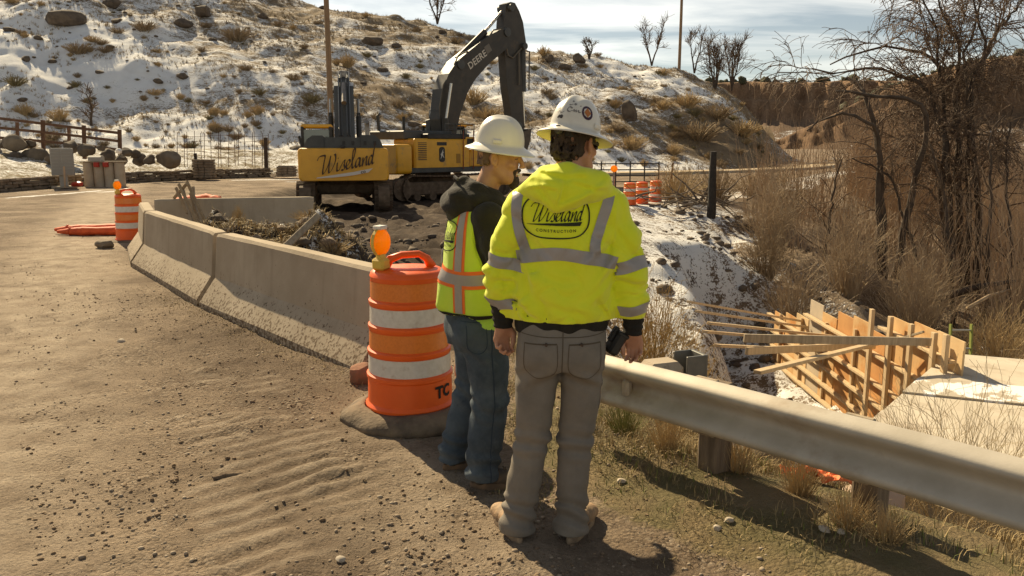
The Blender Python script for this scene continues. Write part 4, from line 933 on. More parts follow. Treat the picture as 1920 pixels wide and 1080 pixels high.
MB().tube([(-1.5, 2.5, 1.4), (-1.5, 2.55, 3.1), (-1.5, 1.8, 3.25), (-.5, 2.7, 3.2)], .05, 8).build('cab_guard', mat('guard_yellow', (.40, .22, .03), rough=.6), E2)
BP = [(820, 262), (814, 224), (820, 167), (831, 139), (847, 115), (890, 80), (925, 58), (938, 55), (943, 70), (940, 92), (905, 122), (880, 150), (866, 175), (852, 215), (843, 262), (836, 285), (824, 288)]
BY = [yz(*p) for p in BP]; bm_ = MB(); bm_.prism(BY[::-1] if sum(BY[i][0]*BY[(i+1) % len(BY)][1]-BY[(i+1) % len(BY)][0]*BY[i][1] for i in range(len(BY))) < 0 else BY, 0, -.34, .40)
bm_.build('boom', BOOMM, E2)
SP = [(942, 8), (950, 5), (958, 7), (966, 22), (973, 42), (979, 82), (976, 92), (968, 96), (972, 170), (976, 236), (954, 244), (950, 205), (944, 165), (940, 110), (936, 60), (937, 40)]
SY = [yz(*p) for p in SP]; MB().prism(SY[::-1] if sum(SY[i][0]*SY[(i+1) % len(SY)][1]-SY[(i+1) % len(SY)][0]*SY[i][1] for i in range(len(SY))) < 0 else SY, 0, -.22, .28).build('stick', BOOMM, E2)
def P2(px, py, x=0.): y, z = yz(px, py); return (x, y, z)
cyl(E2, P2(857, 112, .0), P2(909, 60, .0), .15, 'arm_cylinder', BOOMM); cyl(E2, P2(905, 64, .0), P2(941, 22, .0), .07, 'cylinder_rod', CHROME)
cyl(E2, P2(979, 92, .0), P2(980, 172, .0), .17, 'bucket_cylinder', DKG); cyl(E2, P2(980, 170, .0), P2(982, 236, .0), .075, 'cylinder_rod', CHROME)
for x in (-.55, .6): cyl(E2, P2(822, 285, x), P2(819, 222, x), .13, 'boom_cylinder', BOOMM); cyl(E2, P2(820, 228, x), P2(830, 158, x), .065, 'cylinder_rod', CHROME)
cyl(E2, P2(846, 285, -1.0), P2(850, 226, -1.0), .12, 'boom_cylinder', BOOMM); cyl(E2, P2(850, 230, -1.0), P2(856, 186, -1.0), .06, 'cylinder_rod', CHROME)
for pts in ([(816, 230), (815, 200), (822, 160), (840, 130)], [(842, 122), (850, 105), (866, 98), (872, 100)], [(905, 75), (915, 58), (930, 55), (938, 62)], [(940, 54), (939, 88), (943, 105), (952, 110), (962, 98), (968, 92)], [(979, 98), (983, 97), (982, 170)], [(963, 100), (964, 160)]):
    MB().tube([P2(*p, .36) for p in pts], .035, 6).build('hose', mat('hose_tan', (.12, .10, .07), rough=.5), E2)
# pivots
for p, r in (((853, 122), .2), ((940, 62), .2), ((973, 88), .15), ((948, 16), .16), ((962, 236), .18)):
    a = P2(*p, -.42); b = P2(*p, .46); cyl(E2, a, b, r, 'pivot_pin', DKG, 14)
# bucket curled under the stick
by, bz = yz(962, 238)
bk = MB(); arc = [(by+.15-1.25*math.cos(t)*1.0, bz-.95-1.05*math.sin(t)*-1) for t in np.linspace(-1.9, 1.3, 12)]
out_ = [(by+.55, bz-.1), (by+.5, bz-.55), (by+.25, bz-1.2), (by-.35, bz-1.55), (by-1.0, bz-1.35), (by-1.35, bz-.8), (by-1.25, bz-.35), (by-1.15, bz-.75), (by-.85, bz-1.15), (by-.35, bz-1.3), (by+.1, bz-1.0), (by+.28, bz-.5), (by+.3, bz-.1)]
bk.prism(out_[::-1], 0, -.62, .68)
for x in (-.62, .64): bk.prism([(by+.5, bz-.15), (by-1.25, bz-.4), (by-1.3, bz-.85), (by-.95, bz-1.3), (by-.35, bz-1.5), (by+.22, bz-1.15)], 0, x, x+.045)
bk.build('bucket', mat('bucket_steel', (.06, .05, .04), (.10, .08, .06), scale=4, rough=.6), E2)
for x in (-.5, -.2, .1, .4, .6): MB().bar((x, by-1.22, bz-.45), (x, by-1.15, bz-.05), .1, .06).build('bucket_tooth', STEEL, E2)
MB().tube([P2(982, 236), (0, by+.45, bz-.2)], .09, 8).build('bucket_link', BOOMM, E2)
# boom lettering on the side facing us
V, F = text_mesh('DEERE', .62, 0, .012, 1.05)
(y0, z0), (y1, z1) = yz(868, 127), yz(900, 100); ang = math.atan2(z1-z0, y1-y0); cy, cz = (y0+y1)/2, (z0+z1)/2
k = math.hypot(y1-y0, z1-z0)/max(v.x for v in V)/2
sheet(([Vector((.412, cy+k*(v.x*math.cos(ang)-v.y*math.sin(ang)), cz+k*(v.x*math.sin(ang)+v.y*math.cos(ang)))) for v in V], F), 'boom_lettering', mat('lettering_white', (.6, .56, .48), rough=.6), E2)
cy, cz = yz(904, 93); MB().box((.405, cy, cz), (.012, .34, .34), Matrix.Rotation(ang, 3, 'X')).build('boom_badge', mat('badge_grey', (.16, .145, .12), rough=.6), E2)
# ------------------------------------------------------------------ people: bodies and clothes grown from one continuous field each
class Field:
    """signed distance on a regular grid; each shape only touches its own sub-block"""
    def __init__(s, lo, hi, h):
        s.lo = np.array(lo, float); s.h = h; s.n = np.ceil((np.array(hi)-s.lo)/h).astype(int)+1; s.D = np.full(s.n, .15, np.float32)
    def block(s, lo, hi, m):
        a = np.clip(np.floor((np.array(lo)-m-s.lo)/s.h).astype(int), 0, s.n); b = np.clip(np.ceil((np.array(hi)+m-s.lo)/s.h).astype(int)+1, 0, s.n)
        sl = tuple(slice(int(i), int(j)) for i, j in zip(a, b))
        ax = [s.lo[i]+s.h*np.arange(a[i], b[i]) for i in range(3)]
        return sl, ax[0][:, None, None], ax[1][None, :, None], ax[2][None, None, :]
    def put(s, sl, d, k, op):
        e = s.D[sl]
        if e.size == 0: return s
        if op == 'u':
            if k > 0: t = np.clip(.5+.5*(d-e)/k, 0, 1); r = d*(1-t)+e*t-k*t*(1-t)
            else: r = np.minimum(e, d)
        else:
            d = -d
            if k > 0: t = np.clip(.5-.5*(d-e)/k, 0, 1); r = d*(1-t)+e*t+k*t*(1-t)
            else: r = np.maximum(e, d)
        s.D[sl] = r; return s
    def cone(s, a, b, ra, rb, k=.02, op='u', sq=None):
        a, b = np.array(a, float), np.array(b, float); R_ = max(ra, rb)
        sl, x, y, z = s.block(np.minimum(a, b)-R_, np.maximum(a, b)+R_, .06)
        v = b-a; L2 = max(v@v, 1e-9); px, py, pz = x-a[0], y-a[1], z-a[2]
        t = np.clip((px*v[0]+py*v[1]+pz*v[2])/L2, 0, 1)
        qx, qy, qz = px-t*v[0], py-t*v[1], pz-t*v[2]
        if sq is not None: qx, qy, qz = qx/sq[0], qy/sq[1], qz/sq[2]
        return s.put(sl, np.sqrt(qx*qx+qy*qy+qz*qz)-(ra+(rb-ra)*t), k, op)
    def chain(s, pts, rs, k=.02, sq=None):
        for i in range(len(pts)-1): s.cone(pts[i], pts[i+1], rs[i], rs[i+1], k, 'u', sq)
        return s
    def ell(s, c, r, R_=None, k=.02, op='u'):
        c = np.array(c, float); r = np.array(r, float); m = r.max()
        sl, x, y, z = s.block(c-m, c+m, .06); px, py, pz = x-c[0], y-c[1], z-c[2]
        if R_ is not None:
            M = np.array(R_).T; px, py, pz = M[0, 0]*px+M[0, 1]*py+M[0, 2]*pz, M[1, 0]*px+M[1, 1]*py+M[1, 2]*pz, M[2, 0]*px+M[2, 1]*py+M[2, 2]*pz
        k0 = np.sqrt((px/r[0])**2+(py/r[1])**2+(pz/r[2])**2); k1 = np.sqrt((px/r[0]**2)**2+(py/r[1]**2)**2+(pz/r[2]**2)**2)+1e-6
        return s.put(sl, k0*(k0-1)/k1, k, op)
    def rings(s, R_, k=.02, p=2.3, op='u'):
        """loft of super-ellipses: rows (z, cx, cy, rx, ry)"""
        R_ = np.array(sorted(R_), float); m = np.array([np.abs(R_[:, 1]).max()+R_[:, 3].max(), np.abs(R_[:, 2]).max()+R_[:, 4].max()])
        sl, x, y, z = s.block((-m[0], -m[1], R_[0, 0]), (m[0], m[1], R_[-1, 0]), .06)
        zz_ = z.ravel(); tq = np.linspace(R_[0, 0], R_[-1, 0], 60); f = []
        for c in (1, 2, 3, 4):      # smoothed interpolation
            v = np.interp(tq, R_[:, 0], R_[:, c]); vp = np.pad(v, 3, mode='edge'); v = np.convolve(vp, np.ones(7)/7, 'valid'); f.append(np.interp(zz_, tq, v)[None, None, :])
        q = (np.abs((x-f[0])/f[2])**p+np.abs((y-f[1])/f[3])**p)**(1/p); d = (q-1)*np.minimum(f[2], f[3])
        d = np.maximum(d, np.maximum(R_[0, 0]-z, z-R_[-1, 0])); return s.put(sl, d, k, op)
    def plane_cut(s, n, d):       # keep where n.p < d
        x, y, z = [s.lo[i]+s.h*np.arange(s.n[i]) for i in range(3)]
        s.D = np.maximum(s.D, n[0]*x[:, None, None]+n[1]*y[None, :, None]+n[2]*z[None, None, :]-d).astype(np.float32); return s
    def warp(s, fn, band=.05):
        """add fn(x,y,z) near the surface"""
        I = np.argwhere(np.abs(s.D) < band); P = s.lo+s.h*I; s.D[tuple(I.T)] += fn(P[:, 0], P[:, 1], P[:, 2]).astype(np.float32); return s
    def mesh(s, relax=2):
        D = s.D; sg = D < 0; nx, ny, nz = D.shape
        c = np.zeros((nx-1, ny-1, nz-1), np.int8)
        for i in (0, 1):
            for j in (0, 1):
                for k in (0, 1): c += sg[i:nx-1+i, j:ny-1+j, k:nz-1+k]
        act = (c > 0) & (c < 8); I = np.argwhere(act); idx = np.full(act.shape, -1, np.int64); idx[act] = np.arange(len(I))
        acc = np.zeros((len(I), 3)); cnt = np.zeros(len(I))
        co = [(i, j, k) for i in (0, 1) for j in (0, 1) for k in (0, 1)]
        val = {q: D[I[:, 0]+q[0], I[:, 1]+q[1], I[:, 2]+q[2]] for q in co}
        for q in co:
            for a in range(3):
                if q[a] == 0:
                    q2 = list(q); q2[a] = 1; q2 = tuple(q2); v0, v1 = val[q], val[q2]; m = (v0 < 0) != (v1 < 0)
                    t = np.where(m, v0/np.where(m, v0-v1, 1), 0); p = np.tile(np.array(q, float), (len(I), 1)); p[:, a] += t
                    acc[m] += p[m]; cnt[m] += 1
        V = s.lo+s.h*(I+acc/cnt[:, None]); F = []
        for a in range(3):
            b, c_ = (a+1) % 3, (a+2) % 3
            s0 = [slice(None)]*3; s1 = [slice(None)]*3; s0[a] = slice(0, -1); s1[a] = slice(1, None)
            E_ = np.argwhere(sg[tuple(s0)] != sg[tuple(s1)])
            E_ = E_[(E_[:, b] > 0) & (E_[:, c_] > 0) & (E_[:, b] < D.shape[b]-1) & (E_[:, c_] < D.shape[c_]-1)]
            fl = sg[tuple(E_.T)]; qs = []
            for db, dc in ((-1, -1), (0, -1), (0, 0), (-1, 0)):
                q = E_.copy(); q[:, b] += db; q[:, c_] += dc; qs.append(idx[q[:, 0], q[:, 1], q[:, 2]])
            Q = np.stack(qs, 1); Q[~fl] = Q[~fl][:, ::-1]; F.append(Q)
        F = np.concatenate(F); F = F[(F >= 0).all(1)]
        for _ in range(relax):
            A_ = np.zeros_like(V); n_ = np.zeros(len(V))
            for i, j in ((0, 1), (1, 2), (2, 3), (3, 0)):
                np.add.at(A_, F[:, i], V[F[:, j]]); np.add.at(A_, F[:, j], V[F[:, i]]); np.add.at(n_, F[:, i], 1); np.add.at(n_, F[:, j], 1)
            V = V*.45+.55*A_/np.maximum(n_, 1)[:, None]
        return V, F
def vnormals(V, F):
    n = np.cross(V[F[:, 2]]-V[F[:, 0]], V[F[:, 3]]-V[F[:, 1]]); N_ = np.zeros_like(V)
    for i in range(4): np.add.at(N_, F[:, i], n)
    return N_/(np.linalg.norm(N_, axis=1, keepdims=True)+1e-9)
def grow(name, V, F, m, parent): return link(name, mesh_np(name, V, F, m, True), parent)
def bvh(V, F): return BVHTree.FromPolygons([tuple(v) for v in V], [tuple(int(i) for i in f) for f in F])

SKIN = mat('skin', (.52, .27, .165), (.46, .225, .13), scale=14, rough=.55, spec=.35, bump=.08, bscale=160)
SKIN.node_tree.nodes['Principled BSDF'].inputs['Subsurface Weight'].default_value = .08
SKIN.node_tree.nodes['Principled BSDF'].inputs['Subsurface Radius'].default_value = (.01, .004, .002)
HAIR = mat('hair_dark_brown', (.045, .028, .016), (.075, .048, .028), scale=90, rough=.75, bump=.8, bscale=220, stretch=(1, 1, .35))
HIVIS = mat('hivis_yellow', (.80, .86, .02), (.84, .88, .03), scale=6, rough=.85, bump=.12, bscale=260, sheen=.25, dirt=(.40, .44, .05), dirt_scale=7, dirt_pos=(.66, .82))
HIVIS2 = mat('hivis_lime_mesh', (.56, .77, .05), (.60, .78, .06), scale=8, rough=.85, bump=.25, bscale=330, sheen=.2)
LIME = mat('lime_shirt', (.42, .68, .09), (.46, .70, .11), scale=8, rough=.9)
TAPE = mat('silver_tape', (.36, .325, .30), (.31, .28, .255), scale=9, rough=.42, spec=.6, bump=.1, bscale=60)
OTAPE = mat('orange_tape', (.85, .17, .02), rough=.6)
KNIT = mat('black_knit', (.020, .017, .013), (.030, .025, .018), scale=8, rough=.95, bump=.5, bscale=120, stretch=(3, 3, .2))
FLEECE = mat('black_fleece', (.018, .016, .013), (.028, .024, .018), scale=9, rough=.95, bump=.25, bscale=90, sheen=.08)
TAUPE = mat('taupe_denim', (.18, .157, .128), (.22, .192, .158), scale=7, rough=.9, bump=.2, bscale=300, dirt=(.25, .21, .16), dirt_scale=4, dirt_pos=(.52, .72))
DENIM = mat('blue_denim', (.042, .058, .075), (.072, .094, .115), scale=7, rough=.9, bump=.2, bscale=300, dirt=(.11, .135, .155), dirt_scale=5, dirt_pos=(.5, .72))
SEAM = mat('seam_thread', (.10, .075, .05), rough=.9); SEAMB = mat('seam_thread_blue', (.03, .045, .07), rough=.9)
HATW = mat('hard_hat_white', (.74, .70, .60), (.70, .66, .56), scale=4, rough=.32, spec=.5, dirt=(.55, .49, .38), dirt_scale=6, dirt_pos=(.6, .85))
INK = mat('print_ink', (.025, .028, .012), rough=.8)

def hand(f, wrist, R_, side, curl=(.35, .8, .6), spread=.010, thumb_in=.0):
    """canonical hand: fingers along -z, palm facing -y, thumb towards +x*side"""
    R_ = np.array(R_); w = np.array(wrist)
    T = lambda p: tuple(w+R_@np.array(p))
    f.cone(T((0, 0, .03)), T((0, 0, -.02)), .027, .030, .015)
    kn = []
    for i in range(4):
        x = side*(.028-.0185*i); zk = -.088+(.006 if i == 0 else 0)+(.0 if i in (1, 2) else .0)+(.010 if i == 3 else 0); kn.append((x, .004, zk))
        f.cone(T((x*.55, .0, -.015)), T(kn[-1]), .0175, .0135, .014)
    ln = [(.040, .025, .020), (.044, .028, .021), (.041, .026, .020), (.032, .020, .018)]
    for i in range(4):
        p = np.array(kn[i]); a = 0; xs = side*(.4-i*.27)*spread*3
        for j in range(3):
            a += curl[j]*(1+.1*(i-1.5)*.5); q = p+np.array([xs*ln[i][j]*3, -math.sin(a)*ln[i][j], -math.cos(a)*ln[i][j]])
            f.cone(T(p), T(q), .0098-.0008*j, .0092-.0010*j, .0035); p = q
    p0 = np.array((side*.018, -.006, -.018)); p1 = np.array((side*.043, -.020, -.050)); p2 = np.array((side*(.044-thumb_in*.6), -.034, -.080)); p3 = np.array((side*(.040-thumb_in*1.2), -.043, -.104))
    f.cone(T(p0), T(p1), .018, .0145, .014); f.cone(T(p1), T(p2), .0128, .0112, .004); f.cone(T(p2), T(p3), .0108, .0088, .003)
def head(f, c, M):
    """c centre of the skull at eye height; M 3x3 with face along local +y"""
    M = np.array(M); c = np.array(c); T = lambda p: tuple(c+M@np.array(p))
    f.ell(T((0, -.018, .035)), (.077, .099, .088), M, .02)
    f.ell(T((0, .028, -.035)), (.060, .068, .085), M, .03)
    f.cone(T((-.03, .05, -.088)), T((.03, .05, -.088)), .030, .030, .03); f.ell(T((0, .078, -.098)), (.024, .02, .02), M, .018)
    for sx in (-1, 1):
        f.cone(T((sx*.058, -.005, -.045)), T((sx*.032, .06, -.092)), .018, .018, .03)     # jaw line
        f.ell(T((sx*.042, .068, -.022)), (.026, .022, .020), M, .018)                   # cheekbone
        f.ell(T((sx*.033, .098, .010)), (.019, .014, .012), M, .010, 's')                # socket
        f.ell(T((sx*.033, .079, .010)), (.0125, .0125, .0125), M, .003)                  # eye
        f.cone(T((sx*.015, .092, .028)), T((sx*.048, .082, .026)), .009, .008, .012)       # brow
        E_ = M@np.array(Matrix.Rotation(sx*.35, 3, 'Z')@Matrix.Rotation(.2, 3, 'X'))
        f.ell(T((sx*.083, -.012, -.004)), (.010, .021, .034), E_, .004); f.ell(T((sx*.091, -.008, .0)), (.006, .012, .020), E_, .004, 's'); f.ell(T((sx*.079, -.004, -.030)), (.008, .011, .012), E_, .004)
    f.cone(T((0, .094, .022)), T((0, .118, -.020)), .009, .013, .010); f.ell(T((0, .122, -.026)), (.013, .013, .011), M, .006)
    for sx in (-1, 1): f.ell(T((sx*.012, .112, -.030)), (.009, .011, .008), M, .005)
    f.cone(T((-.018, .092, -.058)), T((.018, .092, -.058)), .010, .010, .012); f.cone(T((-.016, .090, -.073)), T((.016, .090, -.073)), .010, .010, .010)
    f.cone(T((-.024, .101, -.0645)), T((.024, .101, -.0645)), .003, .003, .004, 's')
def hard_hat(parent, c, M, brim=.050, label=None):
    """full-brim helmet: ribbed dome over a flared brim"""
    hnode = thing('hard_hat', None, None); hnode.parent = parent; hnode.location = c; hnode.rotation_euler = Matrix(M.tolist() if hasattr(M, 'tolist') else M).to_euler()
    n = 72; V = []; prof = []
    a, b_, H_ = .099, .122, .134
    for i in range(17):
        t = i/16*math.pi/2; prof.append((math.cos(t)**.82 if i < 16 else 0., math.sin(t)))
    prof = prof[::-1]
    for k, z in prof:
        for j in range(n):
            th = 2*math.pi*j/n; x, y = a*k*math.cos(th), b_*k*math.sin(th); zz_ = H_*z
            rid = .010*math.exp(-(x/.017)**2)*min(1, z*2.2)+.0045*(math.exp(-((abs(x)-.05)/.010)**2))*min(1, z*2)*(y > -.1); V.append((x*(1+.4*rid), y, zz_+rid*.9))
    lev = len(prof)
    for (e, z) in ((.004, -.004), (.012, -.011), (.5*brim, -.017), (.92*brim, -.026), (brim, -.030), (brim, -.034), (.9*brim, -.0315), (.4*brim, -.021), (.004, -.013), (-.004, -.002), (-.006, .02)):
        for j in range(n):
            th = 2*math.pi*j/n; fr = .5+.5*math.sin(th); ex = e*(1+.22*fr) if e > .01 else e
            r = 1/math.sqrt((math.cos(th)/a)**2+(math.sin(th)/b_)**2); V.append(((r+ex)*math.cos(th), (r+ex)*math.sin(th), z-(.006*fr if e > .03 else 0)))
        lev += 1
    F = [(i*n+j, (i+1)*n+j, (i+1)*n+(j+1) % n, i*n+(j+1) % n) for i in range(lev-1) for j in range(n)]
    me = bpy.data.meshes.new('shell'); me.from_pydata(V, [], F); me.update(); me.materials.append(HATW); me.polygons.foreach_set('use_smooth', np.ones(len(me.polygons), bool)); link('shell', me, hnode)
    for sx in (-1, 1): MB().box((sx*.101, .005, .018), (.010, .045, .022), None, .004).build('accessory_slot', HATW, hnode)
    # suspension band under the shell, at the nape
    B_ = MB(); m_ = 26; ring = []
    for s_ in (0, 1):
        for zl in (-.045, -.005):
            for j in range(m_): th = 2*math.pi*j/m_; r = 1/math.sqrt((math.cos(th)/(.082+.003*s_))**2+(math.sin(th)/(.106+.003*s_))**2); ring.append((r*math.cos(th), r*math.sin(th)-.004, zl))
    B_.add(ring, [(q*m_+j, q*m_+(j+1) % m_, (q+1)*m_+(j+1) % m_, (q+1)*m_+j) for q in (0, 2) for j in range(m_)]+[(j, 2*m_+j, 2*m_+(j+1) % m_, (j+1) % m_) for j in range(m_)]+[(m_+j, m_+(j+1) % m_, 3*m_+(j+1) % m_, 3*m_+j) for j in range(m_)])
    B_.build('head_band', mat('band_black', (.03, .028, .022), rough=.7), hnode)
    K = MB(); K.tube([(0, -.118, -.022), (0, -.134, -.022)], [.019, .017], 16); K.build('ratchet_knob', mat('knob_grey', (.10, .10, .085), rough=.6), hnode)
    def sticker(th, z, w, h, m, name='sticker', shape=None, off=.0015):
        pts = shape or [(math.cos(q)*w/2, math.sin(q)*h/2) for q in [2*math.pi*i/18 for i in range(18)]]; VV = []
        for u, v in pts:
            zz_ = z+v; k = math.cos(math.asin(min(.98, zz_/H_)))**.82; t = th+u/(.10*max(k, .3)); VV.append((a*k*math.cos(t)*(1+off/.1), b_*k*math.sin(t)*(1+off/.1), zz_+off*.5))
        me = bpy.data.meshes.new(name); me.from_pydata(VV, [], [tuple(range(len(VV)))]); me.update(); me.materials.append(m); return link(name, me, hnode)
    def ink(strokes, th, z, sc, m, nib=.16, thin=.06, name='marker_writing'):
        Vp, Fp = pen(strokes, nib, thin); VV = []
        for v in Vp:
            u, w_ = v.x*sc, v.y*sc; zz_ = z+w_; k = math.cos(math.asin(min(.98, max(0, zz_)/H_)))**.82; t = th+u/(.10*max(k, .3)); VV.append((a*k*math.cos(t)*1.012, b_*k*math.sin(t)*1.012, zz_+.0008))
        me = bpy.data.meshes.new(name); me.from_pydata(VV, [], Fp); me.update(); me.materials.append(m); return link(name, me, hnode)
    return hnode, sticker, ink
def boot(parent, x, y, rz, up_m, sole_m, hgt=.15, pitch=0.):
    o = thing('boot', None, None); o.parent = parent; o.location = (x, y, 0); o.rotation_euler = (0, 0, rz)
    f = Field((-.08, -.07, .012), (.08, .29, .24), .006)
    f.chain([(0, .0, .055), (0, .09, .060), (0, .17, .048), (0, .222, .044)], [.038, .038, .040, .034], .02); f.ell((0, .215, .048), (.045, .045, .034), None, .02)
    f.cone((0, .006, .06), (0, .008, .10), .036, .034, .02); f.plane_cut((0, 0, -1), -.026)
    f.warp(lambda X, Y, Z: .0022*fbm(X*40, Y*40, Z*40, oct=2, seed=4)+.0015*np.sin(Z*160)*(Z > .1))
    V, F = f.mesh(1); grow('upper', V, F, up_m, o)
    out = []; n = 30
    for i in range(n):
        t = 2*math.pi*i/n; yy = math.sin(t); out.append((.044*math.cos(t)*(1.0+.16*yy-.10*(abs(yy) < .35)), .105+.158*yy))
    s_ = MB(); K = []
    for z, k in ((0, .97), (.006, 1.), (.026, 1.), (.034, .965)): K += [(px*k, .105+(py-.105)*k, z) for px, py in out]
    s_.add(K, [tuple(range(n))[::-1], tuple(3*n+j for j in range(n))]+[(i*n+j, i*n+(j+1) % n, (i+1)*n+(j+1) % n, (i+1)*n+j) for i in range(3) for j in range(n)])
    s_.build('sole', sole_m, o, autosmooth=40)
    l = MB(); l.tube([(-.018, .12, .105), (.018, .135, .10)], .004, 5); l.tube([(.018, .12, .105), (-.018, .135, .10)], .004, 5); l.build('laces', mat('lace', (.10, .07, .04), rough=.9), o)
    return o
# cloth-hugging sheets
def project(pts_faces, tree, origin_dir, off, name, m, parent, keep_one=True):
    """origin_dir(v)->(origin, direction); sheet laid onto a garment"""
    V, F = pts_faces; out = []; ok = []
    for v in V:
        o_, d = origin_dir(v); h = tree.ray_cast(o_, d); ok.append(h[0] is not None); out.append((h[0]-d*off) if h[0] is not None else o_+d*.85)
    F = [f for f in F if all(ok[i] for i in f)]
    if keep_one and F:
        par = list(range(len(out)))
        def fnd(i):
            while par[i] != i: par[i] = par[par[i]]; i = par[i]
            return i
        for f_ in F:
            for i in f_[1:]: par[fnd(i)] = fnd(f_[0])
        cn = {}
        for f_ in F: cn[fnd(f_[0])] = cn.get(fnd(f_[0]), 0)+1
        big = max(cn, key=cn.get); F = [f_ for f_ in F if fnd(f_[0]) == big]
        used = sorted({i for f_ in F for i in f_}); mp_ = {o_: i for i, o_ in enumerate(used)}; out = [out[i] for i in used]; F = [tuple(mp_[i] for i in f_) for f_ in F]
    me = bpy.data.meshes.new(name); me.from_pydata([tuple(v) for v in out], [], F); me.update(); me.materials.append(m); me.polygons.foreach_set('use_smooth', np.ones(len(me.polygons), bool)); return link(name, me, parent)
def grid(nu, nv, fn):
    V = [fn(i/nu, j/nv) for i in range(nu+1) for j in range(nv+1)]; F = [(i*(nv+1)+j, (i+1)*(nv+1)+j, (i+1)*(nv+1)+j+1, i*(nv+1)+j+1) for i in range(nu) for j in range(nv)]; return V, F
def band_round(tree, a, b, w, off, name, m, parent, R0=.22, n=64, tilt=None, wob=0., a0=0., a1=2*math.pi):
    """band wrapped round an axis a->b, centred on a, width w along the axis"""
    a, b = Vector(a), Vector(b); t = (b-a).normalized(); x = t.cross(Vector((0, 1, 0))).normalized(); y = t.cross(x)
    def od(v):
        th, s_ = v; d = (x*math.cos(th)+y*math.sin(th)); c = a+t*(s_+wob*math.sin(th*3+1)+(tilt(th) if tilt else 0)); return c+d*R0, -d
    g = grid(n, 4, lambda u, v: (a0+u*(a1-a0), (v-.5)*w)); return project(g, tree, od, off, name, m, parent)
def logo(parent, tree, od, sc, off=.004):
    """od(u,v)->(origin,dir), u right, v up in metres; the round-cornered company print"""
    def lay(VF, name): project((VF[0], VF[1]), tree, lambda v: od(v.x*sc, v.y*sc), off, name, INK, parent, False)
    P = []; n = 64
    for i in range(n+1):
        t = 2*math.pi*i/n; c, s_ = math.cos(t), math.sin(t); P.append((1.02*math.copysign(abs(c)**.62, c), .66*math.copysign(abs(s_)**.78, s_)))
    V = []
    for (x, y) in P: l_ = math.hypot(x, y); V += [Vector((x, y, 0)), Vector((x*(1-.045/l_), y*(1-.045/l_), 0))]
    lay((V, [(2*i, 2*i+2, 2*i+3, 2*i+1) for i in range(n)]), 'print_border')
    W, F = wiseland(.20, .055); k = 1.62/5.9
    lay(([Vector(((v.x-2.75)*k, v.y*k*1.0-.16+v.x*.006, 0)) for v in W], F), 'print_word')
    sv = [Vector(p+(0,)) for p in ((-.86, -.235), (-.3, -.205), (.3, -.19), (.78, -.155), (.66, -.27), (.3, -.245), (-.3, -.235))]
    m_ = []; mf = []
    for i in range(12):
        x = -.86+1.64*i/11; top = -.235+.08*(i/11); bot = top-.11*(i/11)**.8-.01; m_ += [Vector((x, top, 0)), Vector((x-.06*(i/11), bot, 0))]
    mf = [(2*i, 2*i+1, 2*i+3, 2*i+2) for i in range(11)]; lay((m_, mf), 'print_swash')
    T_, F = text_mesh('CONSTRUCTION', .115, 0, .002, 1.45); lay(([Vector((v.x, v.y-.43+.06*v.x*v.x, 0)) for v in T_], F), 'print_line')
# ------------------------------------------------------------------ the worker on the right (back to us, hi-vis hoodie)
def RM(rz=0, rx=0, ry=0): return np.array(Matrix.Rotation(rz, 3, 'Z') @ Matrix.Rotation(rx, 3, 'X') @ Matrix.Rotation(ry, 3, 'Y'))
PB = thing('person', 'man in yellow hi-vis hoodie and taupe trousers, back turned, left hand at his side', 'person', (.225, 3.36, 0), 0.)
PB['label'] = 'man with his back turned in yellow hi-vis hoodie and grey-brown trousers'
gB = gz(.225, 3.30)-.004; PB.location.z = gB
HB_c = np.array((.035, .02, 1.748)); HB_M = RM(-.62, -.16, .02)
LW = (-.262, .005, .995); RW = (.292, -.01, .975)
f = Field((-.42, -.26, -.0), (.46, .30, 1.92), .0048)
f.rings([(.92, -.015, 0, .155, .11), (1.05, -.01, 0, .15, .105), (1.25, 0, 0, .16, .11), (1.42, 0, 0, .165, .11), (1.53, .01, 0, .10, .08)], .03)
for sx, hip, kn, an in ((-1, (-.10, 0, .90), (-.135, .02, .48), (-.20, .0, .07)), (1, (.08, 0, .90), (.052, .02, .48), (.045, .0, .07))): f.chain([hip, kn, an], [.088, .055, .04], .03)
f.chain([(-.16, 0, 1.46), (-.270, -.018, 1.23), LW], [.045, .034, .028], .02); f.chain([(.165, 0, 1.46), (.270, -.022, 1.225), RW], [.045, .034, .028], .02)
f.cone((.012, -.02, 1.50), tuple(HB_c+HB_M@np.array((0, -.03, -.06))), .060, .053, .02)
head(f, HB_c, HB_M)
hand(f, LW, RM(.55, .05, .06), 1, (.45, 1.0, .8), .006, .012)
hand(f, RW, RM(-.35, .10, -.10), -1, (.42, .78, .55), .012, .0)
V, F = f.mesh(1); bodyB = grow('body', V, F, SKIN, PB)
# short dark hair: cap over the skull, clear of face and ears
def hair_cap(parent, c, M, low, name='hair', m=HAIR, thick=.010, nape=-.085):
    f = Field(c-.15, c+.15, .005); T = lambda p: tuple(c+M@np.array(p))
    f.ell(T((0, -.020, .034)), (.077+thick, .099+thick, .088+thick), M, 0); f.ell(T((0, -.056, -.032)), (.066+thick*.6, .058+thick, .062), M, .02)
    Mi = M.T
    I = np.indices(f.D.shape).reshape(3, -1).T; P = (f.lo+f.h*I-c)@M          # local coordinates
    d = f.D.reshape(-1); x, y, z = P.T
    cut = np.maximum.reduce([y-.052-.10*np.clip(z-.03, 0, 1), np.where(z < .02, y-(-.018+(z+.03)*.1)-(np.abs(x) < .05)*0, -1), (nape-z)*1.0, -(.034*0+np.hypot(y+.012, (z+.004))-.030)*1.0*(np.abs(x) > .062)])
    f.D = np.maximum(d, cut).reshape(f.D.shape).astype(np.float32)
    f.warp(lambda X, Y, Z: 0.0014*fbm(X*110, Y*110, Z*60, oct=2, seed=6))
    V, F = f.mesh(1); return grow(name, V, F, m, parent)
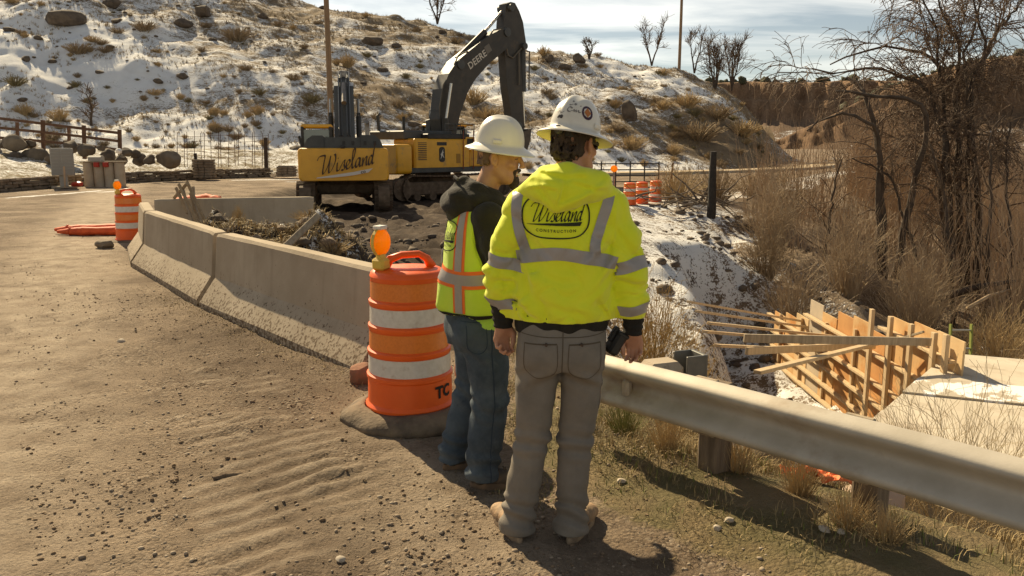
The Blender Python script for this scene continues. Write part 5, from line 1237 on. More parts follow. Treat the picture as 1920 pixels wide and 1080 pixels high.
hair_cap(bodyB, HB_c, HB_M, 0)
# sunglasses
sg = thing('sunglasses', None, None); sg.parent = PB; sg.location = HB_c; sg.rotation_euler = Matrix(HB_M.tolist()).to_euler()
b = MB()
for sx in (-1, 1): b.box((sx*.036, .098, .010), (.050, .010, .034), Matrix.Rotation(-sx*.28, 3, 'Z'), .004)
b.build('lenses', mat('dark_lens', (.01, .01, .01), rough=.1, spec=.8), sg)
b = MB()
for sx in (-1, 1): b.bar((sx*.062, .09, .014), (sx*.084, -.01, .012), .005, .012)
b.build('temples', BLACKP, sg)
# hoodie
J = Field((-.45, -.30, .92), (.47, .30, 1.70), .0052)
J.rings([(.985, -.012, .0, .205, .148), (1.02, -.012, -.005, .214, .158), (1.08, -.010, -.012, .220, .168), (1.16, -.006, -.012, .222, .166), (1.26, -.004, -.008, .212, .158), (1.36, 0, -.004, .204, .152), (1.44, 0, 0, .200, .142), (1.50, .004, .0, .180, .124), (1.55, .008, .0, .140, .106), (1.60, .012, .0, .085, .085)], .03, 2.25)
J.chain([(-.172, .0, 1.470), (-.232, -.012, 1.36), (-.272, -.022, 1.23), (-.270, -.008, 1.12), (-.264, .003, 1.06)], [.080, .070, .067, .062, .052], .03)
J.chain([(.178, .0, 1.472), (.236, -.015, 1.36), (.270, -.028, 1.225), (.284, -.018, 1.10), (.290, -.012, 1.04)], [.080, .072, .070, .066, .054], .055)
J.chain([(-.10, 0, 1.53), (-.175, .0, 1.485)], [.075, .085], .04); J.chain([(.11, 0, 1.53), (.18, .0, 1.485)], [.075, .085], .04)
FOLDS = [([(.17, 1.40), (.12, 1.33), (.05, 1.27)], .010, .018), ([(.20, 1.33), (.15, 1.24), (.09, 1.17)], .011, .020), ([(.19, 1.22), (.14, 1.15), (.06, 1.10)], .009, .018), ([(-.17, 1.41), (-.11, 1.34), (-.05, 1.30)], .008, .016), ([(-.20, 1.30), (-.16, 1.21), (-.13, 1.12)], .010, .018), ([(-.12, 1.24), (-.02, 1.20), (.07, 1.21)], .008, .020), ([(-.10, 1.12), (.0, 1.08), (.08, 1.07)], .009, .018), ([(.13, 1.12), (.17, 1.06), (.19, 1.03)], .009, .014), ([(-.30, 1.20), (-.26, 1.185), (-.21, 1.20)], .006, .012), ([(-.30, 1.155), (-.26, 1.145), (-.21, 1.165)], .006, .011), ([(-.31, 1.32), (-.25, 1.30), (-.20, 1.33)], .006, .014), ([(.22, 1.20), (.28, 1.175), (.34, 1.19)], .007, .013), ([(.23, 1.14), (.29, 1.13), (.35, 1.15)], .007, .012), ([(.20, 1.42), (.25, 1.35), (.30, 1.31)], .009, .015), ([(.22, 1.36), (.28, 1.30), (.32, 1.285)], .008, .013), ([(-.19, 1.10), (-.16, 1.05), (-.10, 1.035)], .009, .013)]
def jw(X, Y, Z):
    arm = (np.abs(X) > .205); el = np.exp(-((Z-1.17)/.09)**2)
    w = .0055*np.sin((Z*95+X*18+2.2*vnoise(X*9, Y*9, Z*6, seed=3)))*el*arm                           # bunched sleeves
    w = w+.0075*fbm(X*8+3, Y*6, Z*5.0, oct=3, seed=12)+.0050*vnoise(X*16+Z*9, Y*9, Z*7-X*6, seed=13)
    diag = np.sin((Z*30-np.abs(X)*42)+2.0*vnoise(X*6, Y*5, Z*6, seed=15))                               # pull from armpits
    w = w+.0065*diag*np.exp(-((np.abs(X)-.16)/.055)**2)*np.exp(-((Z-1.33)/.13)**2)
    w = w+.004*np.sin(X*58+1.5*vnoise(X*7, Y*5, Z*8, seed=16)+Z*6)*np.exp(-((Z-1.075)/.03)**2)*(np.abs(X) < .21)   # gathers over the hem
    w = w+.005*np.sin((Z-1.2)*46+X*9)*np.exp(-((Z-1.22)/.06)**2)*(~arm)*.6
    for (pts_, am, wd_) in FOLDS:
        dd = seg_dist(X, Z, pts_); pa = np.array(pts_); tx, tz = pa[-1]-pa[0]; ln_ = math.hypot(tx, tz); sgn = ((X-pa[0, 0])*-tz+(Z-pa[0, 1])*tx)/ln_; al = np.clip(((X-pa[0, 0])*tx+(Z-pa[0, 1])*tz)/ln_**2, 0, 1)
        w = w-am*(sgn/wd_)*np.exp(-(dd/wd_)**2)*1.5*np.sin(np.pi*np.clip(al, .04, .96))**.6*(Y < .06)
    r1 = 1-np.abs(vnoise(X*9+Z*5, Y*4, Z*11-X*7, seed=17)); r2 = 1-np.abs(vnoise(X*6-Z*4, Y*4+9, Z*8+X*5, seed=18))
    w = w+.013*(r1**3-.35)*np.clip((1.5-Z)*5, .35, 1)+.010*(r2**4-.25)
    w = w-.004*np.exp(-((np.abs(X+.0)-.196+.06*(1.42-Z))/.006)**2)*(Y < .05)*(Z > 1.2)*(Z < 1.5)
    return w
J.warp(jw); J.plane_cut((0, 0, -1), -1.022); VJ, FJ = J.mesh(1); jacket = grow('hoodie', VJ, FJ, HIVIS, PB); TJ = bvh(VJ, FJ)
# hood lying on the back
Hd = Field((-.26, -.30, 1.42), (.30, .16, 1.80), .006)
c0 = np.array((.02, -.02, 1.565))
Hd.chain([(-.155, -.035, 1.545), (-.115, -.075, 1.575), (-.045, -.110, 1.585), (.05, -.115, 1.590), (.125, -.075, 1.580), (.170, -.030, 1.545)], [.045, .055, .056, .056, .055, .045], .035)
Hd.chain([(-.11, .02, 1.585), (-.08, -.04, 1.615), (0, -.078, 1.630), (.085, -.05, 1.600), (.12, .02, 1.560), (.07, .09, 1.545), (-.05, .09, 1.545), (-.11, .02, 1.585)], [.035, .042, .043, .042, .036, .03, .03, .035], .03)
Hd.chain([(-.085, -.118, 1.56), (-.055, -.135, 1.53), (-.045, -.138, 1.505)], [.046, .034, .014], .045); Hd.chain([(.08, -.118, 1.57), (.01, -.135, 1.535), (-.045, -.138, 1.505)], [.044, .032, .014], .045)
Hd.ell((.012, .0, 1.70), (.075, .082, .085), None, .015, 's')
Hd.warp(lambda X, Y, Z: .005*fbm(X*9, Y*9, Z*9, oct=3, seed=21)+.0065*np.sin(52*(Z-1.5)-38*np.abs(X+.04)+2*vnoise(X*8, Y*8, Z*8, seed=22))*np.exp(-((Z-1.56)/.06)**2)*(Y < -.03))
def hw(X, Y, Z):
    w = 0*X
    for (pts_, am, wd_) in (([(-.13, 1.61), (-.09, 1.55), (-.05, 1.515)], .009, .013), ([(.14, 1.60), (.05, 1.545), (-.03, 1.515)], .010, .014), ([(-.045, 1.51), (-.035, 1.55), (-.02, 1.60)], .010, .011), ([(-.10, 1.64), (-.02, 1.615), (.06, 1.625)], .009, .014), ([(.02, 1.60), (.09, 1.575), (.15, 1.57)], .009, .012), ([(-.15, 1.575), (-.10, 1.585), (-.05, 1.57)], .007, .010)):
        dd = seg_dist(X, Z, pts_); pa = np.array(pts_); tx, tz = pa[-1]-pa[0]; ln_ = math.hypot(tx, tz); sg_ = ((X-pa[0, 0])*-tz+(Z-pa[0, 1])*tx)/ln_
        w = w-am*1.5*(sg_/wd_)*np.exp(-(dd/wd_)**2)*(Y < -.02)
    return w
Hd.warp(hw); V, F = Hd.mesh(1); hood = grow('hood', V, F, HIVIS, jacket)
ds = MB(); ds.tube([(.155, -.03, 1.585), (.160, -.035, 1.59), (.166, -.035, 1.588)], [.012, .014, .008], 8); 
# cuffs and hem in black knit
for (a, b_, r0, r1, nm) in (((-.268, .003, 1.075), (-.262, .005, .975), .050, .040, 'cuff'), ((.2945, -.012, 1.05), (.292, -.01, .945), .050, .040, 'cuff')):
    C = Field(np.minimum(a, b_)-.09, np.maximum(a, b_)+.09, .005); C.cone(a, b_, r0, r1, 0); C.plane_cut((0, 0, -1), -(b_[2])); C.plane_cut((0, 0, 1), a[2])
    C.warp(lambda X, Y, Z: .0026*np.sin(Z*210+X*20)+.002*fbm(X*20, Y*20, Z*20, oct=2, seed=8)); V, F = C.mesh(1); grow(nm, V, F, KNIT, jacket)
C = Field((-.26, -.22, .955), (.24, .22, 1.06), .006); C.rings([(.962, -.015, .0, .196, .142), (1.0, -.013, .0, .203, .150), (1.05, -.012, .0, .198, .146)], 0, 2.25); C.warp(lambda X, Y, Z: .0025*np.sin(X*60+Z*10)+.002*fbm(X*9, Y*9, Z*9, oct=2, seed=3)); V, F = C.mesh(1); grow('hem_band', V, F, KNIT, jacket)
# reflective tape
band_round(TJ, (0, 0, 1.302), (0, 0, 2), .054, .0035, 'reflective_band', TAPE, jacket, .21, 90, tilt=lambda th: .0, a0=math.radians(20), a1=math.radians(20)) if False else None
def back(u, v): return Vector((u, -.6, v)), Vector((0, 1, 0))
def curve_band(cpts, w, tree, name, m, parent, odf=back, off=.0035, n=30):
    P = [Vector((*p, 0)) for p in cpts]; Q = [P[0]]+P+[P[-1]]; out = []
    for i in range(1, len(Q)-2):
        for k in range(12):
            t = k/12; a, b, c, d = Q[i-1], Q[i], Q[i+1], Q[i+2]; out.append(.5*((2*b)+(c-a)*t+(2*a-5*b+4*c-d)*t*t+(-a+3*b-3*c+d)*t**3))
    out.append(P[-1]); V = []; K = 5
    for i, p in enumerate(out):
        t = out[min(i+1, len(out)-1)]-out[max(0, i-1)]; s_ = Vector((-t.y, t.x, 0)).normalized()
        V += [p+s_*w*(j/(K-1)-.5) for j in range(K)]
    F = [(i*K+j, i*K+j+1, (i+1)*K+j+1, (i+1)*K+j) for i in range(len(out)-1) for j in range(K-1)]
    return project((V, F), tree, lambda v: odf(v.x, v.y), off, name, m, parent)
curve_band([(-.206, 1.290), (-.14, 1.300), (-.06, 1.312), (.02, 1.306), (.10, 1.292), (.16, 1.280), (.204, 1.268)], .052, TJ, 'reflective_band', TAPE, jacket)
curve_band([(-.200, 1.555), (-.208, 1.49), (-.200, 1.42), (-.184, 1.36), (-.168, 1.315)], .042, TJ, 'reflective_band', TAPE, jacket)
curve_band([(.182, 1.570), (.160, 1.50), (.134, 1.42), (.112, 1.35), (.116, 1.305)], .044, TJ, 'reflective_band', TAPE, jacket)
for (a, b_, w) in (((-.263, -.019, 1.262), (-.238, -.012, 1.36), .050), ((-.267, .0, 1.095), (-.270, -.008, 1.15), .046), ((.262, -.024, 1.252), (.240, -.018, 1.36), .052), ((.287, -.014, 1.070), (.283, -.018, 1.12), .046)):
    band_round(TJ, a, b_, w, .0035, 'reflective_band', TAPE, jacket, .128, 40, wob=.004, a0=math.radians(-75 if a[0] < 0 else 42), a1=math.radians(138 if a[0] < 0 else 255))
logo(jacket, TJ, lambda u, v: (Vector((-.048+u, -.6, 1.462+v)), Vector((0, 1, 0))), .136)
# trousers
T_ = Field((-.36, -.24, .02), (.28, .26, 1.06), .0065)
T_.rings([(.80, -.015, -.01, .165, .135), (.86, -.015, -.018, .188, .152), (.92, -.013, -.018, .193, .152), (.98, -.013, -.008, .190, .142), (1.03, -.013, .0, .188, .136)], .035, 2.3)
T_.chain([(-.108, -.012, .86), (-.122, .0, .66), (-.132, .012, .47), (-.165, .006, .28), (-.198, .004, .10), (-.202, .0, .045)], [.103, .088, .079, .073, .071, .084], .012)
T_.chain([(.080, -.012, .86), (.076, .0, .66), (.055, .012, .47), (.046, .006, .28), (.042, .004, .10), (.043, .0, .050)], [.103, .088, .079, .073, .070, .083], .012)
T_.ell((-.095, -.075, .86), (.085, .075, .10), None, .04); T_.ell((.075, -.075, .86), (.085, .075, .10), None, .04)
def tw(X, Y, Z):
    kn = np.exp(-((Z-.46)/.07)**2); an = np.exp(-((Z-.16)/.055)**2)+.8*np.exp(-((Z-.085)/.04)**2)
    w = .0085*np.sin(Z*88+X*15+2.6*vnoise(X*10, Y*9, Z*6, seed=31))*kn+.010*np.sin(Z*78+Y*26+X*22+2.4*vnoise(X*9, Y*9, Z*8, seed=32))*an
    w = w+.0050*fbm(X*8, Y*8, Z*4, oct=3, seed=33)
    seat = np.exp(-((Z-.77)/.05)**2); w = w+.0065*np.sin((Z*64+np.abs(X+.015)*46)+1.3*vnoise(X*8, Y*6, Z*6, seed=34))*seat*(Y < 0)
    cr = np.where(X < -.05, X+.118+.16*(.66-Z)*.5, X-.066+.05*(.66-Z)); w = w-.0035*np.exp(-(cr/.010)**2)*(Y < 0)*(Z < .42)*(Z > .17)     # pressed crease
    return w
T_.warp(tw); T_.plane_cut((0, 0, -1), -.036); V, F = T_.mesh(1); trs = grow('trousers', V, F, TAUPE, PB); TT = bvh(V, F)
cb_ = lambda pts, w, m=SEAM, nm='seam', tr=TT, par=trs: curve_band(pts, w, tr, nm, m, par, off=.0018)
cb_([(-.014, 1.0), (-.016, .93), (-.018, .84), (-.015, .78)], .004); cb_([(-.19, .972), (-.08, .965), (.06, .965), (.165, .972)], .0035)
for sx, x0 in ((-1, -.105), (1, .078)):
    cb_([(x0-.068, .935), (x0-.066, .82), (x0, .785), (x0+.062, .82), (x0+.066, .935)], .003, nm='pocket_stitch'); cb_([(x0-.068, .935), (x0+.066, .938)], .006, nm='pocket_edge')
for x in (-.085, .062): MB().tube([(x, -.185, .938), (x, -.150, .938)], [.0055, .0055], 8).build('rivet', mat('rivet_brown', (.07, .04, .025), rough=.5), trs)
cb_([(.175, .96), (.166, .80), (.15, .62)], .004)
bt = mat('tan_leather', (.42, .28, .16), (.34, .215, .12), scale=14, rough=.75, bump=.3, bscale=60, dirt=(.24, .17, .10), dirt_scale=9, dirt_pos=(.5, .7)); bs = mat('boot_sole_tan', (.36, .26, .16), (.20, .14, .09), scale=18, rough=.9, bump=.4)
boot(PB, -.205, -.03, .36, bt, bs); boot(PB, .047, -.03, -.42, bt, bs)
hh, st, ink = hard_hat(PB, tuple(HB_c+HB_M@np.array((0, -.008, .056))), RM(-.62, -.20, .03))
NAVY = mat('badge_navy', (.05, .02, .04), rough=.5); GLD = mat('badge_orange', (.45, .16, .04), rough=.5); INKG = mat('marker_grey', (.22, .20, .18), rough=.6)
st(math.radians(-28), .060, .046, .058, NAVY); st(math.radians(-28), .060, .03, .04, GLD, shape=[(0, .02), (-.014, 0), (0, -.02), (.014, 0)], off=.0032)
scr1 = [[(.5, 1.1), (.1, 1.3), (-.1, .8), (.2, .6), (.5, .75)], [(.6, .65), (.75, .9), (.85, .65), (1.0, .85), (1.1, .62), (1.3, .8), (1.4, .6), (1.6, .62)], [(.6, .1), (.2, .3), (0, -.15), (.3, -.4), (.65, -.2)], [(.7, -.3), (.85, -.05), (.95, -.32), (1.1, -.08), (1.2, -.34), (1.4, -.1), (1.55, -.34), (1.8, -.28)]]
ink(scr1, math.radians(-78), .065, .030, INKG, .2, .08); ink([[(0, 0), (.3, .5), (.5, .1), (.8, .6), (1., .1), (1.4, .4)], [(.1, -.5), (.6, -.2), (1.0, -.6), (1.5, -.3)], [(-.2, .7), (.4, .9), (1.1, .8), (1.6, 1.0)]], math.radians(-108), .062, .026, INKG, .25, .1)
ink([[(0, 0), (.2, .35), (.5, .3), (.8, .4), (1.1, .1)], [(.1, 0), (.5, .15), (1.0, .0)], [(.2, .3), (.1, -.1)], [(.9, .3), (1.0, -.15)]], math.radians(-100), .026, .022, mat('marker_black', (.06, .05, .045), rough=.6), .4, .2)
ink([[(0, 0), (.1, .8), (.3, 1.6), (.2, 2.2)], [(.5, .2), (.6, 1.1), (.9, 1.9)]], math.radians(-140), .03, .026, INKG, .25, .1)
# pouch on the right hip and cigarette in the right hand
pc = thing('phone_pouch', None, None); pc.parent = PB; pc.location = (.222, .0, .905); pc.rotation_euler = (0, .55, .2)
MB().box((0, 0, 0), (.05, .085, .105), None, .012).build('case', mat('black_vinyl', (.025, .022, .018), rough=.45), pc); MB().box((-.03, 0, .03), (.02, .03, .07), None, .004).build('belt_clip', BLACKP, pc); MB().box((.0, 0, .046), (.054, .09, .02), None, .006).build('flap', BLACKP, pc)

# ------------------------------------------------------------------ the worker on the left (profile, vest over black hoodie)
PA = thing('person', 'smiling bearded man in lime vest over black hoodie and blue jeans', 'person', (-.168, 4.02, 0), math.radians(-70))
PA.location.z = gz(-.19, 3.98)-.004
HA_c = np.array((.03, .105, 1.678)); HA_M = RM(math.radians(-30), -.14, .05)
f = Field((-.42, -.28, 0), (.44, .42, 1.86), .0048)
f.rings([(.88, 0, 0, .155, .11), (1.0, 0, .01, .16, .12), (1.2, 0, .01, .165, .125), (1.36, 0, 0, .16, .11), (1.46, 0, 0, .10, .08)], .03)
f.chain([(-.10, 0, .86), (-.125, .0, .46), (-.152, -.10, .07)], [.085, .055, .036], .03); f.chain([(.10, 0, .86), (.118, .01, .46), (.132, -.03, .07)], [.085, .055, .036], .03)
RWa = (.200, .21, .95); LWa = (-.22, .20, 1.02)
f.chain([(.165, 0, 1.38), (.238, .06, 1.13), RWa], [.055, .042, .03], .02); f.chain([(-.17, 0, 1.39), (-.26, -.03, 1.16), LWa], [.055, .042, .03], .02)
f.cone((0, -.005, 1.42), tuple(HA_c+HA_M@np.array((0, -.025, -.06))), .064, .057, .02)
head(f, HA_c, HA_M)
hand(f, RWa, RM(.3, .9, .0), -1); hand(f, LWa, RM(-.3, .9, 0), 1)
V, F = f.mesh(1); bodyA = grow('body', V, F, mat('skin_tan', (.47, .255, .145), (.40, .205, .11), scale=14, rough=.5, spec=.4, bump=.1, bscale=150), PA)
# stubble on the head, goatee, brow, teeth
def patch(name, c, M, shapes, m, parent, h=.004, fr=110, amp=.002):
    f = Field(c-.16, c+.16, h); T = lambda p: tuple(c+M@np.array(p))
    for s_ in shapes:
        if s_[0] == 'e': f.ell(T(s_[1]), s_[2], M, .010)
        else: f.cone(T(s_[1]), T(s_[2]), s_[3], s_[4], .010)
    f.warp(lambda X, Y, Z: amp*fbm(X*fr, Y*fr, Z*fr, oct=2, seed=9)); V, F = f.mesh(1); return grow(name, V, F, m, parent)
BEARD = mat('beard_dark', (.055, .036, .024), (.10, .075, .055), scale=60, rough=.85, bump=.9, bscale=200)
g = [('e', (0, .080, -.104), (.036, .031, .034)), ('c', (-.030, .082, -.058), (-.024, .088, -.10), .011, .013), ('c', (.030, .082, -.058), (.024, .088, -.10), .011, .013), ('c', (-.030, .085, -.052), (0, .103, -.048), .008, .0085), ('c', (.030, .085, -.052), (0, .103, -.048), .008, .0085), ('e', (0, .085, -.125), (.020, .018, .022))]
patch('goatee', HA_c, HA_M, g, BEARD, bodyA)
patch('eyebrow', HA_c, HA_M, [('c', (.016, .098, .030), (.050, .086, .031), .0055, .004), ('c', (-.016, .098, .030), (-.050, .086, .031), .0055, .004)], BEARD, bodyA, .003, 150, .001)
patch('teeth', HA_c, HA_M, [('c', (-.021, .094, -.066), (.0, .104, -.067), .0058, .0062), ('c', (.021, .094, -.066), (.0, .104, -.067), .0058, .0062)], mat('teeth', (.72, .66, .55), rough=.4), bodyA, .003, 10, 0)
for sx in (-1, 1): patch('eye', HA_c, HA_M, [('c', (sx*.022, .0915, .009), (sx*.044, .086, .009), .0032, .0028)], mat('eye_dark', (.03, .02, .015), rough=.3), bodyA, .002, 10, 0)
hair_cap(bodyA, HA_c, HA_M, 0, 'hair', mat('hair_stubble', (.13, .082, .055), (.18, .115, .075), scale=90, rough=.85), .0008, -.045)
# black hoodie
J = Field((-.45, -.30, .90), (.45, .42, 1.72), .0065)
J.rings([(.92, 0, .005, .185, .145), (1.0, 0, .01, .192, .155), (1.1, 0, .012, .195, .158), (1.22, 0, .008, .192, .150), (1.34, 0, 0, .188, .138), (1.41, 0, 0, .165, .118), (1.46, 0, 0, .11, .095)], .03, 2.2)
J.chain([(.165, 0, 1.385), (.215, .02, 1.28), (.238, .06, 1.13), (.225, .14, 1.03), (.205, .20, .96)], [.085, .074, .064, .056, .045], .03)
J.chain([(-.165, 0, 1.39), (-.232, -.015, 1.28), (-.268, -.035, 1.14), (-.25, .07, 1.07), (-.225, .17, 1.03)], [.092, .086, .078, .068, .05], .04)
J.warp(lambda X, Y, Z: .006*fbm(X*7, Y*7, Z*6, oct=3, seed=51)+.005*np.sin(Z*70+Y*30+2*vnoise(X*8, Y*8, Z*8, seed=52))*np.exp(-((Z-1.13)/.08)**2)*(np.abs(X) > .2))
V, F = J.mesh(1); hoodA = grow('hoodie', V, F, FLEECE, PA)
H2 = Field((-.30, -.30, 1.33), (.30, .24, 1.72), .006)
H2.chain([(-.115, .03, 1.445), (-.105, -.05, 1.465), (-.05, -.105, 1.48), (.05, -.105, 1.48), (.105, -.05, 1.465), (.115, .03, 1.445), (.07, .11, 1.42), (-.07, .11, 1.42), (-.115, .03, 1.445)], [.045, .050, .056, .056, .050, .045, .038, .038, .045], .035)
H2.chain([(-.085, .04, 1.50), (-.07, -.04, 1.535), (0, -.075, 1.55), (.075, -.04, 1.53), (.085, .05, 1.49), (.05, .115, 1.455), (-.05, .115, 1.455), (-.085, .04, 1.50)], [.032, .040, .044, .040, .030, .026, .026, .032], .025)
H2.ell((0, -.13, 1.435), (.09, .05, .07), None, .04); H2.ell((.01, .035, 1.63), (.072, .082, .11), None, .015, 's')
H2.warp(lambda X, Y, Z: .006*fbm(X*9, Y*9, Z*9, oct=3, seed=55)+.006*np.sin(Z*60+X*24+2*vnoise(X*7, Y*7, Z*7, seed=56)))
V, F = H2.mesh(1); grow('hood', V, F, FLEECE, hoodA)
MB().tube([(-.03, -.115, 1.575), (.0, -.122, 1.588), (.03, -.115, 1.575)], .008, 6).build('hood_cord', mat('grey_cord', (.09, .085, .08), rough=.8), hoodA)
# lime shirt tail under the vest
C = Field((-.27, -.25, .80), (.27, .25, 1.0), .006); C.rings([(.815, 0, .0, .186, .146), (.86, 0, .004, .192, .152), (.93, 0, .006, .192, .152), (.98, 0, .006, .186, .148)], 0, 2.2); C.warp(lambda X, Y, Z: .004*np.sin(X*30+Y*28+2*vnoise(X*6, Y*6, Z*6, seed=61))*np.clip((.97-Z)*8, 0, 1)+.005*np.clip(fbm(X*6, Y*6, Z*1, oct=2, seed=60), -1, 1)*(Z < .87))
V, F = C.mesh(1); grow('shirt', V, F, LIME, PA)
# vest: sleeveless shell with deep armholes
VS = Field((-.32, -.34, .86), (.32, .32, 1.56), .0065)
VS.rings([(.885, 0, -.002, .206, .176), (.95, 0, .0, .212, .184), (1.05, 0, -.002, .214, .184), (1.15, 0, -.002, .212, .176), (1.25, 0, -.002, .206, .164), (1.33, 0, -.002, .200, .154), (1.40, 0, -.002, .178, .136), (1.455, 0, -.002, .14, .112), (1.49, 0, -.002, .11, .10)], .02, 2.2)
VS.chain([(-.02, -.15, 1.05), (.0, -.20, .95)], [.06, .035], .06)
for sx in (-1, 1):
    VS.ell((sx*.245, .005, 1.315), (.105, .118, .165), None, .012, 's'); VS.ell((sx*.235, .02, 1.19), (.075, .075, .10), None, .02, 's')
VS.ell((0, .02, 1.56), (.105, .12, .12), None, .01, 's'); VS.plane_cut((0, 0, -1), -.905)
VS.warp(lambda X, Y, Z: .006*fbm(X*6, Y*6, Z*4, oct=3, seed=65)+.005*np.sin(X*34+Y*30+Z*8+2*vnoise(X*6, Y*6, Z*5, seed=66))*np.clip((1.25-Z)*2.5, 0, 1))
VV, FV = VS.mesh(1); vest = grow('vest', VV, FV, HIVIS2, PA); TV = bvh(VV, FV)
def radial(th, z): d = Vector((math.cos(th), math.sin(th), 0)); return Vector((0, 0, z))+d*.5, -d
def ring_band(tree, z0, w, m, nm, par, a0=0, a1=2*math.pi, off=.0035, dip=lambda th: 0, n=120, slope=None):
    g = grid(n, 4, lambda u, v: (a0+u*(a1-a0), z0+(v-.5)*w+dip(a0+u*(a1-a0)))); return project(g, tree, lambda v: radial(*v), off, nm, m, par)
def vert_band(tree, th, z0, z1, w, m, nm, par, off=.0035, lean=0.):
    g = grid(26, 4, lambda u, v: (th+lean*u+(v-.5)*w/.20, z0+u*(z1-z0))); return project(g, tree, lambda v: radial(*v), off, nm, m, par)
for (wd, m, nm, of) in ((.088, OTAPE, 'orange_trim', .003), (.052, TAPE, 'reflective_band', .005)):
    ring_band(TV, 1.105, wd, m, nm, vest, -3.9, .55, of, dip=lambda th: .012*math.sin(th*2))
    for th in (-2.25, -.85):
        vert_band(TV, th, .925, 1.075, wd*.86, m, nm, vest, of-.0008); vert_band(TV, th, 1.135, 1.46, wd*.86, m, nm, vest, of-.0008, .04)
ring_band(TV, .912, .020, KNIT, 'hem_binding', vest, 0, 2*math.pi, .004)
logo(vest, TV, lambda u, v: (Vector((u*1.0, -.6, 1.30+v)), Vector((0, 1, 0))), .115)
# jeans
T_ = Field((-.32, -.28, .02), (.32, .26, 1.0), .0065)
T_.rings([(.74, 0, -.01, .165, .135), (.80, 0, -.015, .184, .150), (.86, 0, -.012, .184, .148), (.92, 0, -.002, .178, .138), (.97, 0, 0, .174, .132)], .035, 2.3)
T_.chain([(-.100, -.01, .82), (-.112, .01, .62), (-.125, .0, .46), (-.140, -.05, .27), (-.152, -.10, .10), (-.153, -.10, .045)], [.108, .100, .090, .085, .083, .089], .015)
T_.chain([(.100, -.01, .82), (.110, .012, .62), (.118, .018, .46), (.126, -.01, .27), (.132, -.03, .10), (.132, -.03, .045)], [.109, .103, .094, .088, .084, .091], .015)
T_.ell((-.09, -.075, .82), (.085, .075, .10), None, .04); T_.ell((.09, -.075, .82), (.085, .075, .10), None, .04); T_.plane_cut((0, 0, -1), -.055)
T_.warp(lambda X, Y, Z: .0065*fbm(X*7, Y*7, Z*4, oct=3, seed=73)+.0075*np.sin(Z*70+Y*20+X*15+2.6*vnoise(X*9, Y*9, Z*7, seed=71))*np.exp(-((Z-.45)/.09)**2)+.010*np.sin(Z*72+Y*24+2.4*vnoise(X*9, Y*9, Z*8, seed=72))*(np.exp(-((Z-.17)/.05)**2)+.8*np.exp(-((Z-.09)/.04)**2))+.006*np.sin(Z*60+np.abs(X)*40+Y*30)*np.exp(-((Z-.72)/.05)**2))
V, F = T_.mesh(1); jeans = grow('jeans', V, F, DENIM, PA); TD = bvh(V, F)
def outseam(u, v): return Vector((.6, u, v)), Vector((-1, 0, 0))
curve_band([(.0, .88), (-.002, .70), (.008, .48), (-.012, .25), (-.016, .06)], .005, TD, 'seam', SEAMB, jeans, outseam, .0018)
curve_band([(-.165, .89), (-.05, .885), (.08, .89)], .004, TD, 'seam', SEAMB, jeans, outseam, .0018)
curve_band([(-.12, .87), (-.115, .76), (-.07, .73), (-.03, .76), (-.028, .87)], .004, TD, 'pocket_stitch', SEAMB, jeans, outseam, .0018)
bl = mat('dark_boot_suede', (.055, .045, .038), (.085, .068, .052), scale=14, rough=.85, bump=.3, dirt=(.17, .12, .075), dirt_scale=8, dirt_pos=(.5, .72)); bs2 = mat('boot_sole_brown', (.22, .14, .08), (.14, .095, .06), scale=16, rough=.9)
boot(PA, -.153, -.115, .05, bl, bs2); boot(PA, .132, -.045, -.25, bl, bs2)
hh, st, ink = hard_hat(PA, tuple(HA_c+HA_M@np.array((0, -.010, .066))), RM(math.radians(-30), -.13, .04))
PINK = mat('sticker_outline', (.55, .36, .30), rough=.6)
ring_ = [[(math.cos(q), .62*math.sin(q)) for q in [2*math.pi*i/16 for i in range(17)]]]
ink(ring_, math.radians(-58), .098, .030, PINK, .12, .10, 'sticker_outline'); ink([[(-.6, -.1), (-.2, .15), (.2, -.1), (.6, .15)]], math.radians(-58), .098, .026, PINK, .16, .08)
ink([[(0, 0), (.2, .6), (.1, 1.2)]], math.radians(-80), .035, .03, mat('sticker_grey', (.40, .36, .32), rough=.6), .3, .2, 'sticker')
# ------------------------------------------------------------------ timber formwork, culvert slab, braces
def ATX(px, py, X):
    u = (px-960)/1500; v = (540-py)/1500; cp, sn = math.cos(PITCH), math.sin(PITCH); t = X/u
    return Vector((X, (cp+v*sn)*t, EYE+(-sn+v*cp)*t))
FW = thing('formwork_wall', 'tan plywood wall formwork with timber walers in the creek cut', 'formwork', (5.4, 13, -2.9))
def fw(b, name, m): o = b.build(name, m, FW); o.location = (-5.4, -13, 2.9); return o
y = 16.1; i = 0; prng = random.Random(3)
tops = [-1.62, -1.52, -1.40, -1.02, -1.12, -.98, -.92, -1.0, -.66, -.60, -.58]; wid = [.62]*11
for i, tz in enumerate(tops):
    y1 = y-wid[i]; b = MB(); b.box((5.415+.012*(i % 2), (y+y1)/2, (tz-2.95)/2), (.02, wid[i]-.012, tz+2.95)); fw(b, 'plywood_sheet', [PLY, PLY, mat('plywood_pale', (.66, .47, .26), (.56, .39, .2), scale=2.5, rough=.8), mat('plywood_grey', (.42, .35, .26), (.50, .41, .29), scale=2.5, rough=.85), PLY, PLYO, PLY, PLYO][i % 8]); y = y1
for z, y0, y1 in ((-2.62, 9.4, 16.0), (-2.32, 9.4, 16.1), (-2.02, 9.35, 16.15), (-1.72, 9.35, 16.15), (-1.30, 9.3, 14.3), (-.86, 9.25, 11.3)):
    for dz in (0, ):
        b = MB(); b.bar((5.345, y0+prng.uniform(-.15, .15), z), (5.345, y1+prng.uniform(-.1, .2), z), .085, .04, .003); fw(b, 'waler', WOOD)
